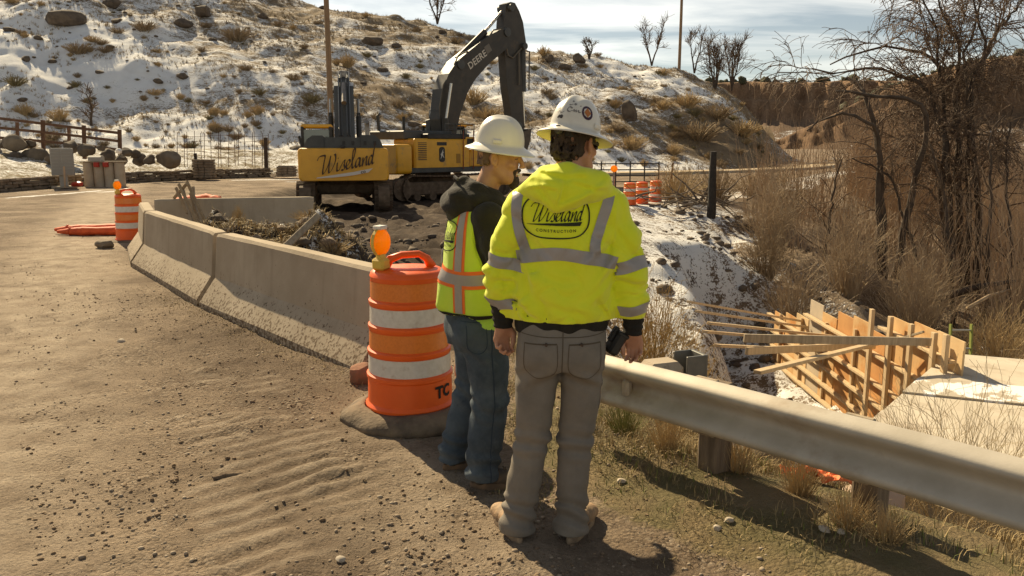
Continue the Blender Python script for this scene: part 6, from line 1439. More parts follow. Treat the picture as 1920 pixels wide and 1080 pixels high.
for i in range(6):
    yy = 9.9+i*1.15; tz = float(np.interp(yy, [9.5, 11, 13, 16], [-.75, -.95, -1.2, -1.65])); b = MB(); b.bar((5.375, yy, -2.9), (5.375, yy, tz), .038, .05); fw(b, 'stud', WOOD)
for px, py, zb in ((1637, 580, -2.6), (1672, 594, -2.6), (1711, 608, -2.5), (1754, 624, -2.4), (1777, 628, -2.4)):
    p = ATX(px, py, 5.27); b = MB(); b.bar((5.27, p.y, zb), (5.27, p.y+.02, p.z), .05, .088, .004, (0, 1, 0)); fw(b, 'upright_post', WOOD)
BR = [((1292, 566), 2.75, (1502, 602), 'brace board topmost of the row running to the form wall'), ((1308, 584), 2.75, (1512, 613), 'brace board second from the top of the row to the form wall'), ((1330, 606), 2.75, (1560, 630), 'brace board third from the top of the row to the form wall'), ((1322, 622), 2.65, (1540, 640), 'brace board fourth from the top, low behind the dry twigs'), ((1345, 648), 2.5, (1520, 655), 'short brace board lowest of the row behind the dry twigs')]
for (p0, X0, p1, lb) in BR: board('brace_board', ATX(*p0, X0), ATX(*p1, 5.36), .09, .038, WOOD, lb, 'board', 'timber braces against the formwork', (0, 0, 1))
board('long_board', ATX(1395, 634, 2.75), ATX(1745, 641, 5.22), .04, .10, WOODG, 'long grey wide board spanning level in front of the formwork', 'board', 'timber braces against the formwork')
board('long_board', ATX(1400, 658, 2.72), ATX(1640, 648, 5.20), .04, .09, WOOD, 'pale board just under the long wide board', 'board', 'timber braces against the formwork')
board('long_board', ATX(1420, 698, 2.6), ATX(1665, 638, 5.18), .09, .04, WOOD, 'pale board slanting up to the right across the formwork', 'board', 'timber braces against the formwork')
board('thin_batten', ATX(1672, 640, 5.2), ATX(1732, 622, 5.3), .03, .03, WOODG, 'thin dark batten slanting off the end of the long wide board', 'board', 'timber braces against the formwork')
# culvert slab: four precast panels
CS = thing('culvert_slab', 'pale concrete culvert slab of several panels beyond the guardrail', 'slab', (5, 9, -1.0))
SLABM = mat('slab_concrete', (.50, .43, .33), (.58, .51, .40), scale=1.6, rough=.9, bump=.15, bscale=40, dirt=(.36, .29, .21), dirt_scale=2.2, dirt_pos=(.52, .7))
SLABS = mat('slab_snowy', (.42, .36, .275), (.50, .43, .33), scale=2, rough=.9, dirt=(.82, .80, .77), dirt_scale=1.9, dirt_pos=(.50, .53))
eA = Vector((5.87, 10.42, 0)); eB = Vector((3.9, 8.06, 0)); ed = (eB-eA).normalized(); cr = Vector((.93, -.37, 0)).normalized()
for k in range(6):
    w0, w1 = k*.77+.006, (k+1)*.77-.006; q = [eA+ed*w0, eA+ed*w0+cr*7, eA+ed*w1+cr*7, eA+ed*w1]; b = MB(); z = .012*((k*7) % 3-1)
    V = [(p.x-5, p.y-9, z) for p in q]+[(p.x-5, p.y-9, z-.28) for p in q]
    b.add(V, [(3, 2, 1, 0), (4, 5, 6, 7), (0, 1, 5, 4), (1, 2, 6, 5), (2, 3, 7, 6), (3, 0, 4, 7)]); b.build('slab_panel', SLABS if k == 2 else SLABM, CS)
b = MB(); q = [eA+cr*.12, eA+cr*7, eB+ed*1.4+cr*7, eB+ed*1.4+cr*.12]; V = [(p.x-5, p.y-9, -.29) for p in q]+[(p.x-5, p.y-9, -2.0) for p in q]; b.add(V, [(3, 2, 1, 0), (4, 5, 6, 7), (0, 1, 5, 4), (1, 2, 6, 5), (2, 3, 7, 6), (3, 0, 4, 7)]); b.build('culvert_wall', CONC, CS)
# ladder
LD = thing('ladder', 'yellow-green fibreglass ladder standing behind the culvert slab', 'ladder', (7.35, 12.6, -2.7))
lm = mat('ladder_green', (.24, .27, .06), (.20, .23, .05), scale=6, rough=.6)
for x in (-.17, .17): MB().bar((x, 0, 0), (x, .18, 1.55), .025, .06).build('rail', lm, LD)
for k in range(5): MB().tube([(-.17, .03+.035*k, .25+.3*k), (.17, .03+.035*k, .25+.3*k)], .017, 6).build('rung', mat('aluminium', (.5, .48, .42), rough=.4, metal=.6), LD)
o = thing('orange_mesh', 'bright orange safety netting crumpled on the bank below the guardrail', 'netting', (1.66, 4.05, gz(1.66, 4.05)))
g_ = grid(22, 9, lambda u, v: (u*.36-.2, v*.16-.08, .05+.05*float(fbm(np.array([u*3]), np.array([v*2]), oct=3, seed=5)[0])+.03*math.sin(v*9)))
me = bpy.data.meshes.new('netting'); me.from_pydata(g_[0], [], g_[1]); me.update(); me.materials.append(mat('orange_netting', (.85, .22, .07), (.75, .16, .04), scale=30, rough=.7)); nb = link('netting', me, o); sm_ = nb.modifiers.new('thick', 'SOLIDIFY'); sm_.thickness = .006
boulder(2.05, 4.35, gz(2.05, 4.35)+.05, .22, 330, 'pinkish boulder on the bank under the guardrail', mat('pink_stone', (.36, .26, .20), (.44, .33, .26), scale=4, rough=.9), (1.3, .8, .7), .6)
boulder(1.55, 4.75, gz(1.55, 4.75)+.05, .17, 331, 'snow-dusted pale stone on the bank behind the first rail post', ROCKW, (1.2, .9, .7), .2)

# ------------------------------------------------------------------ posts, gate, poles
cbp = AT(1331, 440, 22.4); ctop = AT(1338, 284, 22.3)
o = thing('burnt_post', 'charred black leaning post at the edge of the snowy bank', 'post', cbp)
d = ctop-cbp; MB().tube([(0, 0, -.5), (0, 0, 0), d*.3+Vector((.02, 0, 0)), d*.65, d], [.14, .135, .125, .11, .085], 9).build('charred_wood', mat('char', (.018, .015, .012), (.035, .028, .022), scale=12, rough=.8, bump=.8, bscale=18), o)
cbp = AT(1254, 380, 25.5); ctop = AT(1262, 305, 25.5)
o = thing('rusty_post', 'thin rusty post right of the far drums', 'post', cbp); d = ctop-cbp
MB().tube([(0, 0, -.3), d*.45, d*.5, d], [.06, .06, .045, .03], 7).build('post', RUST, o)
GT = thing('pipe_gate', 'dark steel pipe gate behind the far drums', 'gate', (4.0, 27.0, 0))
gm = mat('pipe_dark', (.05, .042, .032), rough=.6)
for k in range(6): MB().tube([(-1.5, 0, .1+.2*k), (.95, .25, .1+.2*k)], .022, 6).build('rail', gm, GT)
for k in range(6): x = -1.5+k*.49; MB().tube([(x, .1*(k/5)*2.5-.0, -.1), (x, .1*(k/5)*2.5, 1.18)], .026, 6).build('upright', gm, GT)
WP = mat('pole_wood', (.30, .20, .115), (.22, .145, .085), scale=4, rough=.9, stretch=(6, 6, .4))
def pole(x, y, z, h, r, lb):
    o = thing('utility_pole', lb, 'pole', (x, y, z-.5)); MB().tube([(0, 0, 0), (.02, 0, h*.5), (0, 0, h)], [r, r*.9, r*.78], 12).build('shaft', WP, o, autosmooth=40)
    b = MB(); b.bar((-1.1, 0, h-.5), (1.1, 0, h-.5), .1, .12); b.build('cross_arm', WP, o)
    for x_ in (-1, -.4, .4, 1): MB().tube([(x_, 0, h-.44), (x_, 0, h-.28)], [.04, .06], 8).build('insulator', STEEL, o)
pole(-10.25, 46.2, .1, 14.5, .17, 'tall wooden utility pole behind the left excavator')
pole(17.9, 88.5, hz(17.9, 88.5), 12.5, .17, 'slim wooden utility pole on the crest of the hill')

# ------------------------------------------------------------------ left roadside: mail boxes, walls, fences, boulders
MX = thing('mailbox_unit', 'grey metal cluster mailbox on a pedestal at the left roadside', 'mailbox', (-18.0, 32.4, .05), .45)
gm2 = mat('mailbox_grey', (.34, .315, .27), (.39, .36, .31), scale=3, rough=.6)
MB().box((0, 0, 1.0), (.80, .48, 1.08), None, .02).build('cabinet', gm2, MX); MB().box((0, 0, .23), (.3, .26, .46), None, .01).build('pedestal', gm2, MX); MB().box((0, 0, .0), (.9, .6, .08), None, .01).build('concrete_pad', CONC, MX)
for r_ in range(8):
    for c_ in range(2): MB().box((-.19+.38*c_, -.245, .54+.128*r_), (.35, .012, .112), None, .003).build('mail_door', mat('mailbox_door', (.30, .275, .235), rough=.55), MX)
for r_ in range(8): MB().box((.405, 0, .54+.128*r_), (.012, .42, .112), None, .003).build('mail_door', MATS['mailbox_door'], MX)
board('marker_stake', AT(122, 352, 31.9), AT(120, 312, 31.9), .07, .02, mat('faded_stake', (.5, .33, .2), rough=.8), 'pale wooden marker stake in front of the cluster mailbox', 'stake')
boulder(*AT(144, 345, 32.0), .2, 410, 'red plastic tub on the ground beside the cluster mailbox', mat('red_plastic', (.55, .06, .03), rough=.5), (1.3, .9, .6), cat='tub', name='red_tub')
MR = thing('mailbox_bench', 'row of four concrete pipes carrying mailboxes beside the cluster mailbox', 'mailbox stand', (-16.85, 33.4, 0), .1)
for k in range(4): MB().lathe([(.20, -.1), (.2, .0), (.2, .96), (.185, 1.0), (.14, 1.0), (.13, .9)], 16, (-.62+.41*k, 0, 0)).build('concrete_pipe', mat('pipe_concrete', (.42, .33, .225), (.48, .39, .28), scale=3, rough=.9), MR, autosmooth=40)
MB().box((0, 0, 1.03), (1.75, .42, .05), None, .008).build('plank', WOODG, MR)
for x, w_, m in ((-.28, .5, gm2),): MB().prism([(-.2, 1.06), (.2, 1.06), (.2, 1.22), (.1, 1.28), (-.1, 1.28), (-.2, 1.22)], 0, x-w_/2, x+w_/2).build('mailbox', m, MR)
for x in (-.18, .18): MB().box((x, -.28, .92), (.20, .16, .2), None, .02).build('newspaper_box', mat('paper_box_red', (.42, .04, .02), rough=.6), MR)
o = thing('white_globe', 'small white round lump of snow on the boulders behind the mailbox stand', 'snow lump', (-17.2, 35.5, 1.42)); link('lump', rock_mesh('lump', .17, 5, SNOW, (1, 1, .95), 2), o)
WALLS = mat('dry_stone', (.17, .125, .085), (.28, .215, .15), scale=2.4, rough=.95, bump=.6, bscale=14)
def stones_along(name, pts, courses, sw, sh, dep, m, parent, seed):
    rs = np.random.default_rng(seed); P = [Vector((*p, 0)) for p in pts]; b = MB(); base = P[0]
    for c in range(courses):
        s_ = 0.
        for i in range(len(P)-1):
            d = P[i+1]-P[i]; ln = d.length; d.normalize(); t = rs.uniform(0, sw*.5)
            while t < ln:
                w_ = sw*rs.uniform(.6, 1.4); q = P[i]+d*t; a = math.atan2(d.y, d.x)+rs.uniform(-.12, .12)
                b.box((q.x, q.y, sh*(c+.5)+rs.uniform(-.02, .02)), (w_*.94, dep*rs.uniform(.8, 1.1), sh*rs.uniform(.8, 1.05)), Matrix.Rotation(a, 3, 'Z'), sh*.22); t += w_
    o = b.build(name, m, parent); o['kind'] = 'stuff'; return o
SW = thing('stone_wall', 'low dry-stacked stone wall along the left roadside', 'wall', (0, 0, .0)); stones_along('stonework', [(-20.2, 24.5), (-19.0, 29), (-18.45, 33.5), (-17.4, 37.5), (-15.6, 41), (-13, 43.4)], 4, .34, .12, .4, WALLS, SW, 4)
for (x, y, h, lb, sd) in ((-15.2, 39.9, .95, 'stone gate pillar with a dark post on it at the end of the stone wall', 5), (-11.6, 41.6, .62, 'lower stone pillar left of the rear-on excavator', 6)):
    o = thing('stone_pillar', lb, 'pillar', (x, y, .1)); n_ = int(h/.13); b = MB(); rs = np.random.default_rng(sd)
    for c in range(n_):
        for k in range(3):
            for q in (-1, 1): b.box((-.30+.3*k+rs.uniform(-.03, .03), q*.2, .065+.13*c), (.28, .38, .12), Matrix.Rotation(rs.uniform(-.1, .1), 3, 'Z'), .025)
    oo = b.build('stonework', WALLS, o); oo['kind'] = 'stuff'
    MB().box((0, 0, h*.45), (.72, .6, h*.9)).build('mortar_core', mat('mortar', (.20, .16, .12), rough=.95), o)
    if h > .8: MB().bar((-.42, .1, 0), (-.42, .1, h+.25), .12, .12).build('dark_post', mat('dark_timber', (.05, .035, .025), rough=.9), o)
FM = mat('fence_brown', (.11, .055, .03), (.16, .085, .048), scale=4, rough=.85)
RF = thing('rail_fence', 'dark brown three-rail timber fence at the foot of the hill on the left', 'fence', (-22, 40, 1.4))
fp = [(-6, 236, 278), (80, 225, 268), (157, 236, 273), (224, 243, 284)]; W_ = []
for px, y0, y1 in ((-90, 210, 262), (-5, 214, 262), (80, 225, 268), (157, 235, 275), (224, 243, 284)):
    a = AT(px, y1+4, 40); t_ = AT(px, y0, 40); W_.append((a, t_)); org = Vector((-22, 40, 1.4)); MB().bar(a-org-Vector((0, 0, .5)), t_-org, .15, .15, .01).build('fence_post', FM, RF)
for k in range(3):
    for (a0, t0), (a1, t1) in zip(W_[:-1], W_[1:]):
        f_ = (.86, .52, .16)[k]; MB().bar(a0.lerp(t0, f_)-org+Vector((0, -.08, 0)), a1.lerp(t1, f_)-org+Vector((0, -.08, 0)), .04, .13, .004).build('fence_rail', FM, RF)
for px, y0, y1 in ((32, 229, 256), (129, 240, 268)): a = AT(px, y1, 43); t_ = AT(px, y0, 43); MB().bar(a-org-Vector((0, 0, .4)), t_-org, .13, .13).build('fence_post', FM, RF)
WF = thing('wire_fence', 'thin rusty wire mesh fence between the stone pillars and the hill', 'fence', (-12, 43, .5)); org = Vector((-12, 43, .5))
for k in range(17):
    px = 332+k*10.6+3*math.sin(k*2.1); a = AT(px, 302+2*math.sin(k), 43.2); t_ = AT(px+1.5*math.sin(k*3), 248+3*math.sin(k*1.7), 43.2); MB().tube([a-org-Vector((0, 0, .3)), t_-org], .016, 5).build('wire_stay', RUST, WF)
for k in range(5): MB().tube([AT(332+j*17, 255+10*k+1.5*math.sin(j+k), 43.2)-org for j in range(11)], .010, 4).build('wire', RUST, WF)
a = AT(499, 308, 43.2); t_ = AT(498, 258, 43.2); MB().bar(a-org-Vector((0, 0, .2)), t_-org, .17, .17).build('end_post', mat('dark_timber2', (.07, .045, .03), rough=.9), WF)
BL = [(28, 268, 22, 'rounded brown boulder on top of the pile left of the mailbox'), (58, 268, 9, 'small boulder beside the rounded one left of the mailbox'), (24, 300, 24, 'big grey boulder with snow at the left edge of the row'), (64, 293, 26, 'big grey boulder second from the left of the row'), (10, 268, 12, 'brown boulder at the left edge behind the row'), (102, 296, 16, 'boulder just behind the cluster mailbox'), (132, 272, 18, 'boulder above the cluster mailbox'), (160, 280, 16, 'boulder behind the mailbox stand, left of it'), (189, 276, 8, 'small upright boulder above the mailbox stand'), (202, 290, 18, 'boulder right above the mailbox stand'), (236, 284, 12, 'dark boulder at the end of the rail fence'), (254, 288, 11, 'boulder second right of the rail fence end'), (262, 298, 15, 'dark boulder with a cap of snow right of the fence'), (281, 298, 13, 'flat boulder left of the big separate one'), (315, 296, 22, 'large separate tan boulder right of the row'), (228, 297, 13, 'low boulder with snow below the fence end')]
for i, (px, py, r, lb) in enumerate(BL):
    Y_ = 38.2+.5*math.sin(i*2.3); p = AT(px, py, Y_); R_ = r/1500*Y_
    boulder(p.x, p.y, p.z-R_*.12, R_, 430+i, lb, ROCKW if i in (0, 14, 3) else ROCK, (1.1, .9, .85), i*.9, 'boulders along the yard')

# ------------------------------------------------------------------ plants
def sub_branches(P, R_, n, seed, ln, spread=.9, up=.15, droop=0., K=6, t0=.3, r_k=.55, r_min=.004, curl=.25):
    """n children on each of the parent polylines P (N,K,3)"""
    rs = np.random.default_rng(seed); Np, Kp, _ = P.shape; M = Np*n
    pi = np.repeat(np.arange(Np), n); t = rs.uniform(t0, .98, M)*(Kp-1); i0 = np.clip(t.astype(int), 0, Kp-2); fr = (t-i0)[:, None]
    o = P[pi, i0]*(1-fr)+P[pi, i0+1]*fr; T = P[pi, i0+1]-P[pi, i0]; T /= np.linalg.norm(T, axis=1, keepdims=True)+1e-9
    r0 = (R_[pi, i0]*(1-fr[:, 0])+R_[pi, i0+1]*fr[:, 0])*r_k
    d = T+spread*rs.normal(size=(M, 3)); d[:, 2] += up; d /= np.linalg.norm(d, axis=1, keepdims=True)
    L_ = ln*rs.uniform(.5, 1.25, M)*(1.15-.5*t/(Kp-1)); out = np.empty((M, K, 3)); out[:, 0] = o; st = (L_/(K-1))[:, None]
    for k in range(1, K):
        d = d+curl*rs.normal(size=(M, 3))*.6; d[:, 2] += up*.25-droop*k/K; d /= np.linalg.norm(d, axis=1, keepdims=True); out[:, k] = out[:, k-1]+d*st
    rr = np.maximum(r0[:, None]*np.linspace(1, .3, K)[None], r_min); return out, rr
def resample(pts, K): 
    pts = np.array(pts, float); s_ = np.concatenate([[0], np.cumsum(np.linalg.norm(np.diff(pts, axis=0), axis=1))]); q = np.linspace(0, s_[-1], K); return np.stack([np.interp(q, s_, pts[:, i]) for i in range(3)], 1)
BARK = mat('bark_burnt', (.055, .040, .029), (.095, .068, .048), scale=4, rough=.9, bump=.4, bscale=20)
TWIG = mat('twig_brown', (.115, .075, .045), (.16, .108, .066), scale=2, rough=.85)
TWIGP = mat('twig_pale', (.34, .25, .155), (.44, .335, .215), scale=2, rough=.85)
WILLOW = mat('willow_stems', (.37, .255, .155), (.48, .345, .22), scale=.7, rough=.85, world=True)
def smooth_line(pts, sub=8):
    Q = [Vector(pts[0])]+[Vector(p) for p in pts]+[Vector(pts[-1])]; out = []
    for i in range(1, len(Q)-2):
        for k in range(sub):
            t = k/sub; a, b, c, d = Q[i-1], Q[i], Q[i+1], Q[i+2]; out.append(.5*((2*b)+(c-a)*t+(2*a-5*b+4*c-d)*t*t+(-a+3*b-3*c+d)*t**3))
    out.append(Q[-1]); return out
def tree_obj(name, label, cat, loc, limbs, radii, levels, seed, barkm=BARK, twigm=TWIG, group=None, K=22):
    """limbs: world polylines; levels: list of dicts for sub_branches"""
    o = thing(name, label, cat, loc, 0, group); L0 = Vector(loc); Pm = np.stack([resample(smooth_line(l), K) for l in limbs])-np.array(L0); rs = np.random.default_rng(seed)
    jit = rs.normal(size=Pm.shape)*.02; Pm[:, 1:] += jit[:, 1:]; Rm = np.stack([np.linspace(r[0], r[1], K) for r in radii])
    v, f = tubes_np(Pm, Rm, 7); link('trunk', mesh_np('trunk', v, f, barkm, True), o)
    parts = []; P, R_ = Pm, Rm
    for i, lv in enumerate(levels):
        P2_, R2_ = sub_branches(P, R_, seed=seed+10*i+1, **lv); parts.append(tubes_np(P2_, R2_, 4 if i == 0 else 3)); P, R_ = P2_, R2_
    v, f = cat_np(parts); link('crown', mesh_np('crown', v, f, twigm, True), o); return o
def pl(pts, Y, amp, seed): 
    rs = np.random.default_rng(seed); k = len(pts); off = np.cumsum(rs.normal(size=k))*amp/3; off -= off[0]; return [tuple(AT(px, py, Y+off[i])) for i, (px, py) in enumerate(pts)]
z6 = lambda L_: [(1500+x/2.7, y/2.7) for x, y in L_]
LB = [[(1788, 640), (1786, 500), (1767, 400)]+z6([(720, 860), (740, 740), (700, 600), (650, 460), (600, 420), (520, 390), (430, 355), (330, 345), (200, 375), (60, 350)]),
      [(1795, 640), (1800, 480), (1796, 350)]+z6([(790, 540), (760, 420), (700, 320), (640, 270), (560, 245), (420, 232), (330, 260), (240, 285), (150, 320)]),
      [(1800, 640), (1802, 420)]+z6([(800, 500), (800, 380), (810, 280), (790, 180), (720, 80), (690, -60)]), [(1790, 640), (1785, 420)]+z6([(720, 440), (690, 300), (700, 160), (640, 40), (600, -80)]),
      [(1810, 640), (1815, 400)]+z6([(850, 440), (830, 300), (870, 180), (900, 60), (930, -80)]), [(1830, 640), (1835, 420)]+z6([(860, 480), (900, 350), (950, 260), (900, 130), (870, -60)]), z6([(900, 350), (950, 260), (1000, 150), (1080, 60), (1130, -20)])]
BT = AT(1795, 640, 22)
tree_obj('bare_tree', 'large bare burnt tree with drooping limbs at the right of the creek', 'tree', (BT.x, BT.y, BT.z), [pl(l, 22, 1.1, 80+i) for i, l in enumerate(LB)], [(.13, .02), (.12, .02), (.12, .02), (.10, .018), (.11, .018), (.13, .02), (.07, .015)],
         [dict(n=16, ln=2.2, spread=.75, up=.10, droop=.08, r_k=.42, r_min=.013, t0=.35, K=8), dict(n=9, ln=1.1, spread=.8, up=0, droop=.22, r_k=.5, r_min=.009, K=6), dict(n=5, ln=.6, spread=.7, up=-.05, droop=.35, r_k=.6, r_min=.0062, K=5)], 200, BARK, mat('twig_dark', (.12, .08, .052), (.17, .115, .075), scale=2, rough=.85))
LC = [[(1656, 600), (1655, 420)]+z6([(400, 760), (380, 640), (355, 560), (345, 500), (290, 430), (240, 395)]), [(1668, 600), (1690, 450)]+z6([(640, 640), (600, 520), (480, 490), (370, 490), (290, 465), (180, 460)]), [(1650, 600), (1650, 400)]+z6([(390, 680), (330, 610), (240, 575), (150, 590), (40, 660)])]
CT = AT(1656, 600, 20.5)
tree_obj('bare_tree', 'crooked bare black tree leaning left in front of the large one', 'tree', (CT.x, CT.y, CT.z), [pl(l, 20.5, .8, 90+i) for i, l in enumerate(LC)], [(.13, .04), (.12, .03), (.11, .02)], [dict(n=12, ln=1.3, spread=.8, up=.05, droop=.12, r_k=.4, r_min=.009, t0=.3, K=7), dict(n=6, ln=.6, spread=.8, up=0, droop=.2, r_k=.5, r_min=.005, K=5)], 230, BARK, MATS['twig_dark'])
SN = [([(1790, 620), (1782, 470), (1774, 400), (1762, 330), (1745, 270)], 'thin dark stem tree below the large bare tree'), ([(1845, 620), (1852, 480), (1856, 330), (1855, 260), (1880, 220)], 'thin dark stem tree right of the large bare trunk'), ([(1740, 620), (1722, 500), (1690, 400), (1665, 330), (1600, 300)], 'dark stem tree arching left through the willows'), ([(1890, 620), (1895, 430), (1885, 330), (1900, 200)], 'thin dark tree near the right edge of the picture'), ([(1540, 560), (1548, 470), (1560, 380), (1575, 300)], 'slender dark sapling among the willows left of the crooked tree')]
for i, (l, lb) in enumerate(SN):
    B0 = AT(*l[0], 18.5+.6*i); tree_obj('bare_tree', lb, 'tree', tuple(B0), [pl(l, 18.5+.6*i, .5, 100+i)], [(.065, .016)], [dict(n=16, ln=1.2, spread=.7, up=.2, droop=.05, r_k=.45, r_min=.008, t0=.25, K=7), dict(n=5, ln=.55, spread=.8, up=.05, droop=.1, r_k=.5, r_min=.005, K=5)], 250+i, BARK, TWIG)
# fallen pale branches in the shade on the right
for i, (p0, p1, lb) in enumerate((((1815, 578), (1905, 540), 'pale fallen branch lying in the shaded creek bed on the right'), ((1760, 560), (1915, 525), 'dark fallen trunk in the shaded creek bed on the right'))):
    a = AT(*p0, 16.5+i); b = AT(*p1, 17.5+i); o = thing('fallen_branch', lb, 'branch', a); d = b-a; MB().tube([(0, 0, 0), d*.4+Vector((0, 0, .08)), d], [.05+.04*i, .04+.04*i, .025], 7).build('branch', TWIGP if i == 0 else BARK, o, smooth=True)

def thicket(name, label, xy, hgt, seed, m, r=.008, lean=.16, K=6, twigs=1):
    rs = np.random.default_rng(seed); n = len(xy); z = ground_h(xy[:, 0], xy[:, 1], False); P = np.empty((n, K, 3)); P[:, 0] = np.stack([xy[:, 0], xy[:, 1], z-.1], 1)
    d = np.stack([rs.normal(size=n)*lean, rs.normal(size=n)*lean, np.ones(n)], 1); st = hgt/(K-1)
    for k in range(1, K):
        d = d+rs.normal(size=(n, 3))*np.array([.10, .10, .03]); d /= np.linalg.norm(d, axis=1, keepdims=True); P[:, k] = P[:, k-1]+d*st[:, None]
    R_ = r*rs.uniform(.7, 1.3, n)[:, None]*np.linspace(1, .35, K)[None]; parts = [tubes_np(P, R_, 3)]
    if twigs: P2_, R2_ = sub_branches(P, R_, twigs, seed+1, .55, .45, .35, 0, 4, .3, .6, .0035, .15); parts.append(tubes_np(P2_, R2_, 3))
    v, f = cat_np(parts); return tag(link(name, mesh_np(name, v, f, m, True)), label, kind='stuff')
rs = np.random.default_rng(21); n = 34000
X_ = rs.uniform(6.5, 34, n); Y_ = rs.uniform(15.5, 44, n); pxx = 960+1500*X_/Y_
keep = inside(X_, Y_, CREEK) & (seg_dist(X_, Y_, FAR_EDGE) > 1.2) & (pxx < 2050) & (pxx > 1330+ (44-Y_)*3) & (fbm(X_*.35, Y_*.35, oct=3, seed=90)+rs.uniform(-.5, .5, n) > -.35) & (X_+.4*Y_ > 15.2)
xy = np.stack([X_, Y_], 1)[keep]; hh_ = rs.uniform(1.9, 4.2, len(xy))*(.75+.4*sstep(7, 14, xy[:, 0]))
thicket('willow_thicket', 'dense brown thicket of bare willow stems filling the creek on the right', xy, hh_, 22, WILLOW, .009, .17, 6, 1)
n = 6500; X_ = rs.uniform(10, 60, n); Y_ = rs.uniform(38, 85, n); keep = inside(X_, Y_, CREEK) & (seg_dist(X_, Y_, FAR_EDGE) > .6); xy = np.stack([X_, Y_], 1)[keep]
thicket('far_brush', 'hazy brown brush beside the far bend of the road', xy, rs.uniform(1.8, 4.2, len(xy)), 24, WILLOW, .02, .2, 5, 1)

def brush_mesh(name, seed, n, h, w, m, r=.006, K=5, curve=.5, tw=0, lowz=0.):
    rs = np.random.default_rng(seed); a = rs.uniform(0, 2*np.pi, n); rad = w*np.sqrt(rs.random(n)); tip = np.stack([np.cos(a)*rad, np.sin(a)*rad, h*(1-.55*(rad/w)**2)*rs.uniform(.75, 1.1, n)], 1)
    base = np.stack([np.cos(a)*rad*.22, np.sin(a)*rad*.22, np.full(n, -.05)], 1)+rs.normal(size=(n, 3))*w*.05; t = np.linspace(0, 1, K)[None, :, None]
    P = base[:, None]*(1-t)+tip[:, None]*t; P[..., :2] -= (np.sin(t*np.pi)*curve*.25)*(tip-base)[:, None, :2]*.6; P += rs.normal(size=P.shape)*h*.03*t
    R_ = r*rs.uniform(.6, 1.3, n)[:, None]*np.linspace(1, .3, K)[None]; parts = [tubes_np(P, R_, 3)]
    if tw: P2_, R2_ = sub_branches(P, R_, tw, seed+3, h*.32, .6, .25, 0, 4, .35, .7, r*.35, .2); parts.append(tubes_np(P2_, R2_, 3))
    v, f = cat_np(parts); return mesh_np(name, v, f, m, True)
DRYT = mat('dry_grass_tan', (.48, .355, .19), (.38, .27, .135), scale=3, rough=.9); SAGE = mat('sage_brown', (.24, .175, .105), (.32, .24, .145), scale=3, rough=.9); OLIVE = mat('sage_olive', (.18, .15, .075), (.24, .195, .10), scale=3, rough=.9)
BM = [brush_mesh('foliage', 500+i, 120, [.8, .6, .55, .75, .6][i], [.62, .8, .75, .62, .7][i], [DRYT, SAGE, DRYT, SAGE, OLIVE][i], .022, 4, .5, 1) for i in range(5)]
def bush(p, s_, k, label, group=None, name='brush_clump', rz=0.):
    o = thing(name, label, 'shrub', p, rz, group); c = link('foliage', BM[k % 5], o); c.scale = (s_, s_, s_*.85); return o
SPB = [(890, 178, 1.9, 0, 'tall tan brush on the hill left of the hanging stick'), (915, 205, 1.9, 2, 'tall tan brush on the hill behind the raised excavator arm'), (652, 112, 1.5, 0, 'pale tan brush on the hill right of the utility pole'), (445, 55, 2.2, 1, 'wide brown brush near the top of the hill left of the pole'), (272, 42, 1.6, 1, 'brown brush below the dark boulders at the upper left of the hill'), (148, 85, 1.6, 1, 'brown brush with dark stones at the upper left of the hill'), (30, 148, 1.3, 4, 'olive brush at the left edge of the hill'), (585, 180, 1.3, 4, 'olive green brush on the hill left of the pole'), (1185, 260, 2.0, 2, 'tan brush on the hill right of the two hats'), (1245, 190, 1.5, 2, 'tan brush high on the hill below the slim pole'), (1020, 92, 1.4, 0, 'tan brush on the skyline right of the excavator arm'), (855, 70, 1.3, 1, 'brown brush on the skyline left of the excavator arm'), (1245, 128, 1.4, 2, 'tan brush on the skyline at the foot of the slim pole'), (1160, 235, 1.2, 1, 'brown brush beside the tall dark boulder on the hill'), (110, 215, 1.3, 0, 'tan brush just above the rail fence'), (45, 205, 1.1, 0, 'tan brush above the left end of the rail fence'), (1310, 235, 2.8, 1, 'large dark brown brush on the right nose of the hill'), (1345, 200, 2.3, 1, 'brown brush under the twin tree on the nose of the hill'), (1390, 230, 2.5, 2, 'tan brush at the right end of the hill'), (1290, 185, 1.9, 0, 'tan brush below the skyline trees on the right')]
for px, py, s_, k, lb in SPB:
    p = hit_hill(px, py+s_*9)
    if p: bush(p, s_, k, lb, None, 'brush_clump', px*.1)
def zone(px, py):
    top = np.interp(px, [0, 560, 870, 1250, 1440], [-60, 5, 65, 125, 230]); t = (py-top)/(315-top)
    v = ' near the crest' if t < .25 else ' halfway up the hill' if t < .62 else ' low on the hill'
    h = ' at far left' if px < 180 else ' above the yard boulders' if px < 340 else ' left of the pole' if px < 600 else ' between pole and boom' if px < 830 else ' behind the raised boom' if px < 980 else ' behind the white hats' if px < 1140 else ' right of the hats' if px < 1290 else ' on the right nose'
    return v+h
rs = np.random.default_rng(44); cnt = 0; tries = 0
